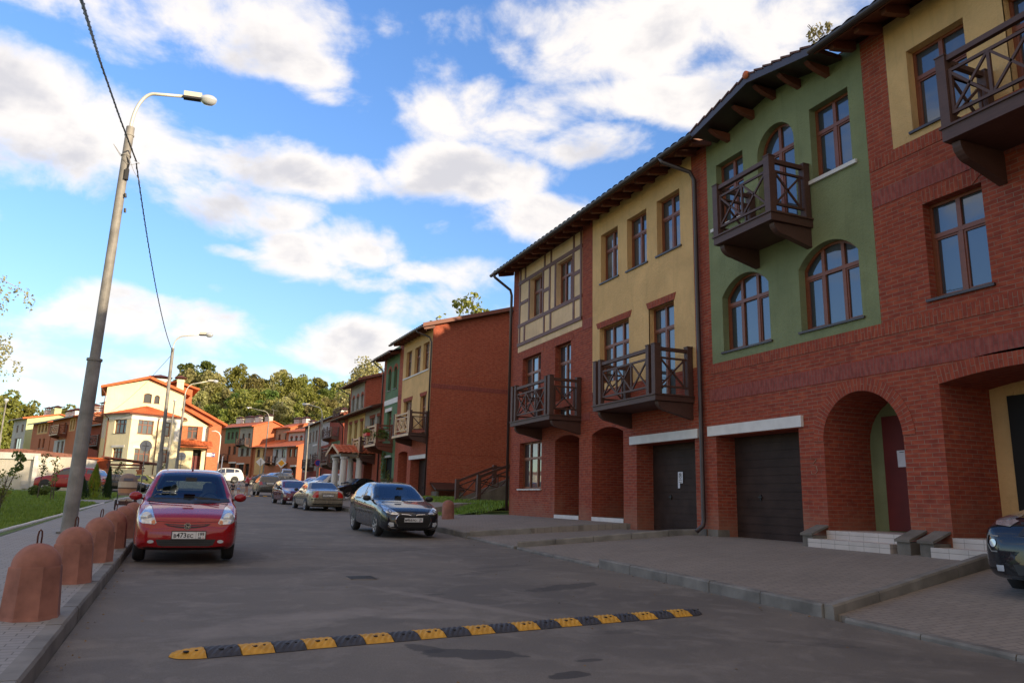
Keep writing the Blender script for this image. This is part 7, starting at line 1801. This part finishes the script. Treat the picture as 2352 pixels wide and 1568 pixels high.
def simple_car(name,label,paint,kind,x,y,rz,z=None,front=True,rear=True,spokes=5,scale=1,rails=False):
    if kind=='hatch':
        top=[(0,.50),(.05,.65),(.3,.80),(.9,.95),(1.05,1.0),(1.75,1.38),(2.1,1.46),(2.6,1.47),(3.3,1.41),(3.75,1.15),(3.95,.95),(4.0,.6)]; L=4.0; ht=1.47; hw=[(0,.55),(.1,.74),(.4,.84),(3.4,.86),(3.8,.80),(4.0,.68)]; wf,wr_=.75,3.25; r_=.30; belt=[(0,.6),(.9,.90),(3.7,1.03)]; ws=[(-.64,1.0),(.64,1.0),(.50,1.39),(-.50,1.39)]; sw=[[(1.4,.98),(2.2,1.0),(2.2,1.38),(1.8,1.32)],[(2.28,1.0),(3.2,1.06),(3.0,1.33),(2.28,1.39)]]; rw=[(-.60,1.05),(.60,1.05),(.50,1.36),(-.50,1.36)]
    elif kind=='sedan':
        top=[(0,.48),(.1,.68),(.5,.82),(1.3,.95),(2.05,1.36),(2.4,1.43),(2.8,1.44),(3.2,1.38),(3.9,1.08),(4.1,1.05),(4.6,1.0),(4.7,.6)]; L=4.7; hw=[(0,.55),(.15,.78),(.6,.88),(3.6,.89),(4.3,.85),(4.7,.70)]; wf,wr_=.92,3.72; r_=.33; belt=[(0,.6),(1.2,.88),(4.0,.98)]; ws=[(-.66,1.0),(.66,1.0),(.52,1.35),(-.52,1.35)]; sw=[[(1.65,.97),(2.6,.985),(2.6,1.36),(2.15,1.30)],[(2.68,.985),(3.6,1.02),(3.25,1.28),(2.68,1.36)]]; rw=[(-.64,1.08),(.64,1.08),(.50,1.34),(-.50,1.34)]
    elif kind=='suv':
        top=[(0,.62),(.06,.85),(.3,.98),(.95,1.08),(1.2,1.14),(1.85,1.60),(2.2,1.70),(3.0,1.73),(3.9,1.68),(4.25,1.55),(4.5,1.10),(4.6,.8)]; L=4.6; hw=[(0,.62),(.1,.82),(.4,.92),(4.0,.93),(4.4,.88),(4.6,.78)]; wf,wr_=.9,3.6; r_=.37; belt=[(0,.8),(1,1.04),(4.4,1.16)]; ws=[(-.72,1.16),(.72,1.16),(.58,1.60),(-.58,1.60)]; sw=[[(1.55,1.13),(2.5,1.16),(2.5,1.62),(1.95,1.55)],[(2.58,1.16),(3.5,1.20),(3.5,1.60),(2.58,1.63)],[(3.58,1.22),(4.12,1.28),(3.95,1.52),(3.58,1.58)]]; rw=[(-.70,1.16),(.70,1.16),(.60,1.58),(-.60,1.58)]
    else: # van
        top=[(0,.60),(.05,.80),(.4,.98),(.9,1.10),(1.7,1.62),(2.0,1.72),(3.0,1.78),(4.0,1.72),(4.5,1.5),(4.7,1.0),(4.75,.7)]; L=4.75; hw=[(0,.62),(.1,.80),(.4,.90),(4.3,.91),(4.75,.80)]; wf,wr_=.9,3.75; r_=.33; belt=[(0,.8),(1,1.0),(4.6,1.08)]; ws=[(-.70,1.14),(.70,1.14),(.58,1.60),(-.58,1.60)]; sw=[[(1.4,1.1),(2.4,1.12),(2.4,1.62),(1.85,1.55)],[(2.48,1.12),(3.5,1.14),(3.5,1.62),(2.48,1.63)],[(3.58,1.14),(4.3,1.16),(4.15,1.52),(3.58,1.6)]]; rw=[(-.68,1.12),(.68,1.12),(.58,1.58),(-.58,1.58)]
    c=Car(name,label,'car',top,[(0,.28),(.2,.22),(L-.3,.24),(L,.36)],hw,belt,L,paint,tumble=.38)
    c.patch('windscreen',ws,'front','carglass',.008,res=.12); c.patch('rear_window',rw,'back','carglass',.008,res=.12)
    for q in sw: c.patch('side_window',q,'side','carglass',.007,both=True,res=.12)
    zf=1.0 if kind in('suv','van') else .72
    if front:
        c.patch('headlight',[(.50,zf-.08),(.76,zf-.02),(.80,zf+.06),(.74,zf+.08),(.52,zf-.01)],'front','head',.008,both=True,res=.06); c.patch('grille',[(-.42,zf-.08),(.42,zf-.08),(.38,zf-.24),(-.38,zf-.24)],'front','black',.007,res=.1); c.patch('lower_grille',[(-.45,.42),(.45,.42),(.40,.30),(-.40,.30)],'front','black',.007,res=.1)
        c.patch('fog_lamp',[(.56,.40),(.66,.40),(.66,.33),(.56,.33)],'front','lamp_glass',.009,both=True,res=.05)
        q=MB(); q.box(-.26,.26,-.02,-.01,.46,.57); pl=obj('number_plate',q,MT['signw'],c.root)
        q=MB(); q.box(-.20,.10,-.024,-.0205,.495,.535); obj('plate_text_marks',q,MT['ink'],pl)
    if rear:
        zr=.95 if kind in('suv','van') else .80
        c.patch('tail_light',[(.58,zr-.1),(.82,zr-.1),(.80,zr+.16),(.62,zr+.12)],'back','tail',.008,both=True,res=.06); c.patch('bumper_lower',[(-.72,.50),(.72,.50),(.68,.38),(-.68,.38)],'back','black',.007,res=.1)
        q=MB(); q.box(-.26,.26,L+.005,L+.015,zr-.06,zr+.05); pl=obj('number_plate',q,MT['signw'],c.root); q=MB(); q.box(-.20,.20,L+.0155,L+.018,zr-.03,zr+.02); obj('plate_text_marks',q,MT['ink'],pl)
    c.mirror(.86 if kind in('suv','van') else .80,1.55,1.08 if kind in('suv','van') else .98,.22,.16,MT['black'] if paint is not WHT else None)
    if rails:
        for sx in (1,-1):
            q=MB(); q.tube([(sx*.62,1.9,1.66),(sx*.64,2.1,1.76),(sx*.64,3.8,1.76),(sx*.62,4.0,1.68)],.02,6); obj('roof_rail',q,MT['galv'],c.root)
    for yy in ((sw[0][1][0]+.04),): c.line('door_seam',[(yy,.36),(yy,1.0)],'side',.010,'dark',.005,both=True)
    for yy in (sw[0][1][0]-.2,): c.patch('door_handle',[(yy-.09,.87),(yy+.09,.88),(yy+.09,.91),(yy-.09,.90)],'side','galv',.02,both=True,res=.1)
    c.wheels(wf,wr_,r_,2*interp(hw,L/2)-.24,.21,spokes)
    c.place(x,y,(gz(y) if z is None else z)-.02,rz,0); c.root.scale=(scale,)*3
    return c
fi=simple_car('cherry_hatchback','dark cherry hatchback with slanted headlights parked behind the beige sedan',MAR,'hatch',6.2,46.2,radians(6))
fi.patch('grille_big',[(-.40,.46),(.40,.46),(.30,.27),(-.30,.27)],'front','black',.009); fi.patch('headlight_big',[(.46,.74),(.60,.80),(.78,.90),(.80,.84),(.70,.74),(.55,.69)],'front','head',.010,both=True,res=.05)
sv=simple_car('grey_off_road_car','grey brown boxy off road car seen from behind at the junction',GRM,'suv',6.35,71.6,radians(182),rails=True)
sv.patch('tail_light_big',[(.66,1.12),(.86,1.12),(.86,.86),(.66,.86)],'back','tail',.011,both=True); sv.patch('plate_recess',[(-.38,1.08),(.38,1.08),(.34,.92),(-.34,.92)],'back','black',.009); q=MB(); q.box(-.3,.3,4.62,4.635,.95,1.05); obj('plate_white',q,MT['signw'],sv.root)
simple_car('black_sedan','black sedan parked side on behind the beige sedan, below the white columns',BLK,'sedan',8.55,49.5,radians(-66),z=1.36,scale=.86)
simple_car('silver_minivan','silver minivan behind the no stopping sign post',SIL,'van',10.2,70.3,radians(-60),z=gz(70)+.35)
simple_car('dark_hatchback','dark car bonnet between the silver minivan and the red car',BLK,'hatch',10.6,76.6,radians(-50),z=gz(76)+.3)
simple_car('maroon_hatchback','maroon car in the row of parked cars left of the slim lamp post',REDD,'hatch',11.2,83.0,radians(-48),z=gz(83)+.2)
simple_car('silver_estate','small pale silver car seen from behind in the distance',SIL,'van',13.4,121,radians(183),z=3.35)
simple_car('white_off_road_car','white off road car with silver wheels, parked side on behind the red hatchback',WHT,'suv',1.5,94.4,radians(-88),z=2.50,rails=False,spokes=5)
simple_car('black_wagon','long black car roof behind the grey off road car',BLK,'sedan',11.3,88,radians(125),z=gz(88)+.45)
simple_car('dark_blue_car','dark car partly hidden by the white off road car',BLK,'hatch',6.5,98.5,radians(-86),z=2.35)
ni=simple_car('red_crossover','shiny deep red crossover parked side on left of the thujas',REDD,'suv',-10.25,66.9,radians(-90-16),z=1.28,scale=1.04,spokes=9)
simple_car('black_saloon','long black saloon parked side on behind the stroller',BLK,'sedan',-2.8,73.2,radians(90-20),z=1.28,scale=1.03)
simple_car('yellow_green_car','sliver of a pale yellow green car roof behind the black saloon',paint_mat('lime_paint',(.45,.50,.12)),'hatch',-1.6,79.0,radians(66),z=1.45)
simple_car('dark_car','nose of a dark car at the far left edge before the white garage',BLK,'sedan',-17.2,68.5,radians(98),z=1.25)
dk=simple_car('black_off_road_car','black off road car nose with clear headlight cut by the right picture edge',BLK,'suv',9.35,5.86,radians(-86),z=.42,spokes=5)
dk.patch('headlight_big',[(.45,.93),(.62,.98),(.80,1.10),(.86,1.08),(.84,.98),(.70,.88),(.50,.86)],'front','head',.010,both=True,res=.04)
dk.line('fog_surround',[(.62,.74),(.76,.76),(.79,.66),(.72,.56),(.62,.56)],'front',.016,'galv',.010,both=True); dk.patch('fog_glass',[(.69+.05*cos(a),.66+.05*sin(a)) for a in [2*pi*i/14 for i in range(14)]],'front','lamp_glass',.010,both=True,res=.03)

# ------------------------------------------------------------------ stroller
sr=thing('stroller','empty beige and brown baby stroller standing on the left pavement','stroller',(-1.93,31.0,gz(31.0)+KH+.06),radians(4)); sr.scale=(1.18,1.18,1.18)
q=MB(); P=[]
for i in range(9):
    a=pi*i/8; row=[]
    for j in range(9):
        b=pi/2*j/8; row.append((.25*cos(a)*1.0,-.06-.26*sin(b)*1.0+.16,.78+.30*sin(a)*cos(b*.6)))
    P.append(row)
q.lathe([(.0,.31),(.10,.30),(.20,.25),(.25,.16),(.26,.0)],20,(0,.0,.78)); q.v=[(v[0],v[1]*1.25,v[2]) for v in q.v]; obj('hood',q,plain('stroller_hood_fabric',(.26,.19,.16),.9,0,.1,8),sr,True)
q=MB(); q.box(-.13,.13,-.335,-.325,.86,.94); obj('hood_window',q,plain('grey_mesh',(.13,.13,.17),.8),sr)
def lay(nm,z0,z1,m,w0,w1): 
    q=MB(); q.lathe([(w0,z0),(w1,z1)],24); q.v=[(v[0],v[1]*1.35,v[2]) for v in q.v]; return obj(nm,q,m,sr,True)
lay('cream_apron',.66,.84,plain('cream_fabric',(.56,.45,.34),.9,0,.08,8),.262,.268); lay('brown_band',.625,.665,plain('brown_fabric',(.12,.07,.05),.9,0,.1,8),.266,.266); lay('carry_cot',.50,.63,plain('tan_fabric',(.52,.26,.14),.9,0,.08,8),.24,.262); lay('cot_base',.43,.50,plain('taupe_fabric',(.26,.17,.14),.9,0,.1,8),.23,.24)
q=MB(); 
for sx in (-1,1):
    q.tube([(sx*.25,-.30,.15),(sx*.24,.05,.48),(sx*.24,.35,.95)],.014,7); q.tube([(sx*.25,.32,.15),(sx*.24,.0,.45)],.014,7)
q.tube([(-.24,.35,.95),(.24,.35,.95)],.016,7); q.tube([(-.24,.05,.44),(.24,.05,.44)],.014,7); q.tube([(-.27,-.3,.15),(.27,-.3,.15)],.012,7); q.tube([(-.27,.32,.15),(.27,.32,.15)],.012,7); obj('frame',q,MT['black'],sr,True)
q=MB(); q.box(-.20,.20,-.26,.26,.16,.24); q.box(-.21,.21,-.27,.27,.24,.26); obj('basket',q,plain('basket_fabric',(.09,.05,.045),.9),sr)
q=MB(); q.box(-.16,.17,-.22,.1,.26,.30); q.box(-.02,.18,-.2,.0,.30,.33); obj('folded_blanket',q,plain('pale_cloth',(.48,.40,.32),.9),sr)
for x,y in ((-.28,-.3),(.28,-.3),(-.28,.32),(.28,.32)):
    q=MB(); q.lathe([(.09,-.02),(.135,-.022),(.15,0),(.135,.022),(.09,.02)],20,axis='x'); o=obj('wheel',q,MT['rubber'],sr,True); o.location=(x,y,.15); h=MB(); h.lathe([(0,-.016),(.09,-.02)],14,axis='x'); h.lathe([(0,.016),(.09,.02)],14,axis='x'); obj('hub',h,MT['galv'],o)

# ------------------------------------------------------------------ people
def skinmesh(name,verts,edges,rad,mat,parent,sub=2):
    me=bpy.data.meshes.new(name); me.from_pydata(verts,edges,[]); me.update(); o=bpy.data.objects.new(name,me); COL.objects.link(o)
    sk=o.modifiers.new('skin','SKIN'); ss=o.modifiers.new('sub','SUBSURF'); ss.levels=sub; ss.render_levels=sub
    for i,r in enumerate(rad): 
        sv_=me.skin_vertices[0].data[i]; sv_.radius=(r[0],r[1]) if isinstance(r,tuple) else (r,r); sv_.use_root=(i==0)
    me.materials.append(mat); o.parent=parent; return o
def ensure_skin(me): pass
def person(label,x,y,rz,h,pose,top,bottom,hair,shoes,hat=None,sleeve=True):
    k=h/1.68; root=thing('person',label,'person',(x,y,gz(y)-.02),rz); V=[];E=[];R=[]
    def add(p,r,c=None):
        V.append(tuple(Vector(p)*k)); R.append(tuple(q*k for q in r) if isinstance(r,tuple) else r*k); i=len(V)-1
        if c is not None: E.append((c,i))
        return i
    pel=add((0,0,.92),(.145,.10)); wa=add((0,0,1.08),(.115,.085),pel); ch=add((0,-.005,1.27),(.15,.10),wa); nk=add((0,0,1.43),.052,ch); hb=add((0,-.01,1.50),.068,nk); hd=add((0,-.015,1.57),(.080,.095),hb); ht_=add((0,0,1.64),.062,hd); add((0,-.10,1.555),.016,hd)
    for sx,side in ((1,'L'),(-1,'R')):
        hp=add((sx*.085,0,.86),.092,pel); kn=add((sx*.09+pose.get('kx'+side,0),pose.get('ky'+side,-.01),.48),.058,hp); an_=add((sx*.09+pose.get('ax'+side,0),pose.get('ay'+side,.02),.09),.036,kn); add((sx*.10+pose.get('ax'+side,0),pose.get('ay'+side,.02)-.14,.03),(.04,.028),an_)
        sh=add((sx*.165,0,1.36),.058,ch); el=add(pose['e'+side],.040,sh); wr=add(pose['w'+side],.027,el); w_=Vector(pose['w'+side]); d=(w_-Vector(pose['e'+side])).normalized()
        pm=add(w_+d*.05,(.036,.018),wr); sd=Vector((0,0,1)).cross(d); sd=sd.normalized() if sd.length>.1 else Vector((1,0,0))
        for f,(o_,l) in enumerate(((-.030,.060),(-.010,.070),(.010,.066),(.028,.052))): 
            b=add(w_+d*.085+sd*o_,.009,pm); c2=add(w_+d*(.085+l*.55)+sd*o_*1.1+Vector((0,-.010,-.004)),.008,b); add(w_+d*(.085+l)+sd*o_*1.1+Vector((0,-.024,-.012)),.007,c2)
        tb_=add(w_+d*.045-sd*.040,.010,pm); add(w_+d*.075-sd*.055,.008,tb_)
    body=skinmesh('body',V,E,R,MT['skin'],root)
    def cloth(nm,pts,rad,mat):
        v=[];e=[];
        idx={}
        for i,(p,par) in enumerate(pts):
            v.append(tuple(Vector(p)*k)); 
            if par is not None: e.append((par,i))
        return skinmesh(nm,v,e,[tuple(q*k for q in r) if isinstance(r,tuple) else r*k for r in rad],mat,root)
    tp=[((0,0,1.02),None),((0,0,1.12),0),((0,-.005,1.28),1),((0,0,1.39),2)]; tr_=[(.155,.115),(.135,.105),(.17,.12),(.09,.07)]
    for sx,side in ((1,'L'),(-1,'R')):
        n0=len(tp); tp.append(((sx*.17,0,1.36),2)); tr_.append(.07); e_=Vector(pose['e'+side]); 
        if sleeve: tp.append((tuple(e_),n0)); tr_.append(.055); w_=Vector(pose['w'+side]); tp.append((tuple(e_.lerp(w_,.85)),n0+1)); tr_.append(.042)
        else: tp.append((tuple(Vector((sx*.17,0,1.36)).lerp(e_,.6)),n0)); tr_.append(.058)
    cloth('jacket' if sleeve else 'shirt',tp,tr_,top)
    bt=[((0,0,1.02),None),((0,0,.92),0)]; br_=[(.14,.105),(.165,.125)]
    for sx,side in ((1,'L'),(-1,'R')): bt.append(((sx*.088,0,.84),1)); br_.append(.108); bt.append(((sx*.09+pose.get('kx'+side,0)*.4,pose.get('ky'+side,-.01)*.4,.72),len(bt)-1)); br_.append(.098)
    cloth('shorts',bt,br_,bottom)
    cloth('hair' if not hat else 'cap',[((0,.03,1.50),None),((0,.035,1.58),0),((0,.01,1.66),1)],[.07,(.092,.09),.07],hat or hair)
    for sx,side in ((1,'L'),(-1,'R')):
        ax=sx*.10+pose.get('ax'+side,0); ay=pose.get('ay'+side,.02); cloth('shoe',[((ax,ay+.04,.05),None),((ax,ay-.06,.045),0),((ax,ay-.16,.035),1)],[.048,.046,.036],shoes)
    fm=MB()
    for sx in (-1,1): fm.lathe([(0,.012),(.010,.006),(.011,0)],8,(sx*.030*k,-.108*k,1.585*k),'y')
    fm.bar((-.022*k,-.109*k,1.53*k),(.022*k,-.109*k,1.53*k),.004,.006); obj('face_features',fm,MT['ink'],root)
    return root
pink=plain('pink_knit',(.62,.10,.12),.85,0,.1,10); navy=plain('dark_denim',(.02,.03,.05),.85); white_c=plain('white_canvas',(.70,.70,.70),.8); blueh=plain('light_blue_cotton',(.22,.32,.60),.85); greyt=plain('grey_cotton',(.38,.38,.42),.85); hairm=plain('dark_hair',(.012,.010,.010),.6); hib=plain('yellow_green_print',(.45,.50,.10),.8)
person('woman in pink jacket and dark shorts raising one hand to her face',4.40,63.4,radians(95),1.80,dict(eL=(.25,-.05,1.12),wL=(.20,-.22,1.22),eR=(-.24,-.16,1.20),wR=(-.13,-.28,1.44),axL=.02,axR=-.02,ayL=.14,ayR=-.06,kyR=-.06),pink,navy,hairm,white_c)
kid=person('small child in a light blue cap, grey shirt and blue shorts beside the woman',3.80,62.9,radians(150),1.24,dict(eL=(.25,.02,1.13),wL=(.27,-.06,.95),eR=(-.26,.0,1.14),wR=(-.34,-.04,.96)),greyt,blueh,hairm,white_c,hat=blueh,sleeve=True)
pr_=MB(); pr_.box(-.085,.085,-.11,-.10,.74,.90); pr_.v=[(v[0],v[1]+.012,v[2]) for v in pr_.v]; obj('shirt_print',pr_,hib,kid)
person('second small child in dark clothes half behind the boy in the blue cap',3.42,63.8,radians(200),1.12,dict(eL=(.24,.0,1.14),wL=(.28,-.08,.95),eR=(-.25,.0,1.14),wR=(-.24,-.1,.95)),navy,navy,hairm,navy)
bp=thing('backpack','red backpack on the woman in pink',"backpack",(4.35+.17,64.0,gz(64)+1.2)); q=MB(); q.lathe([(0,-.2),(.12,-.18),(.13,0),(.12,.15),(.05,.2),(0,.21)],12); obj('bag',q,MT['signr'],bp,True)
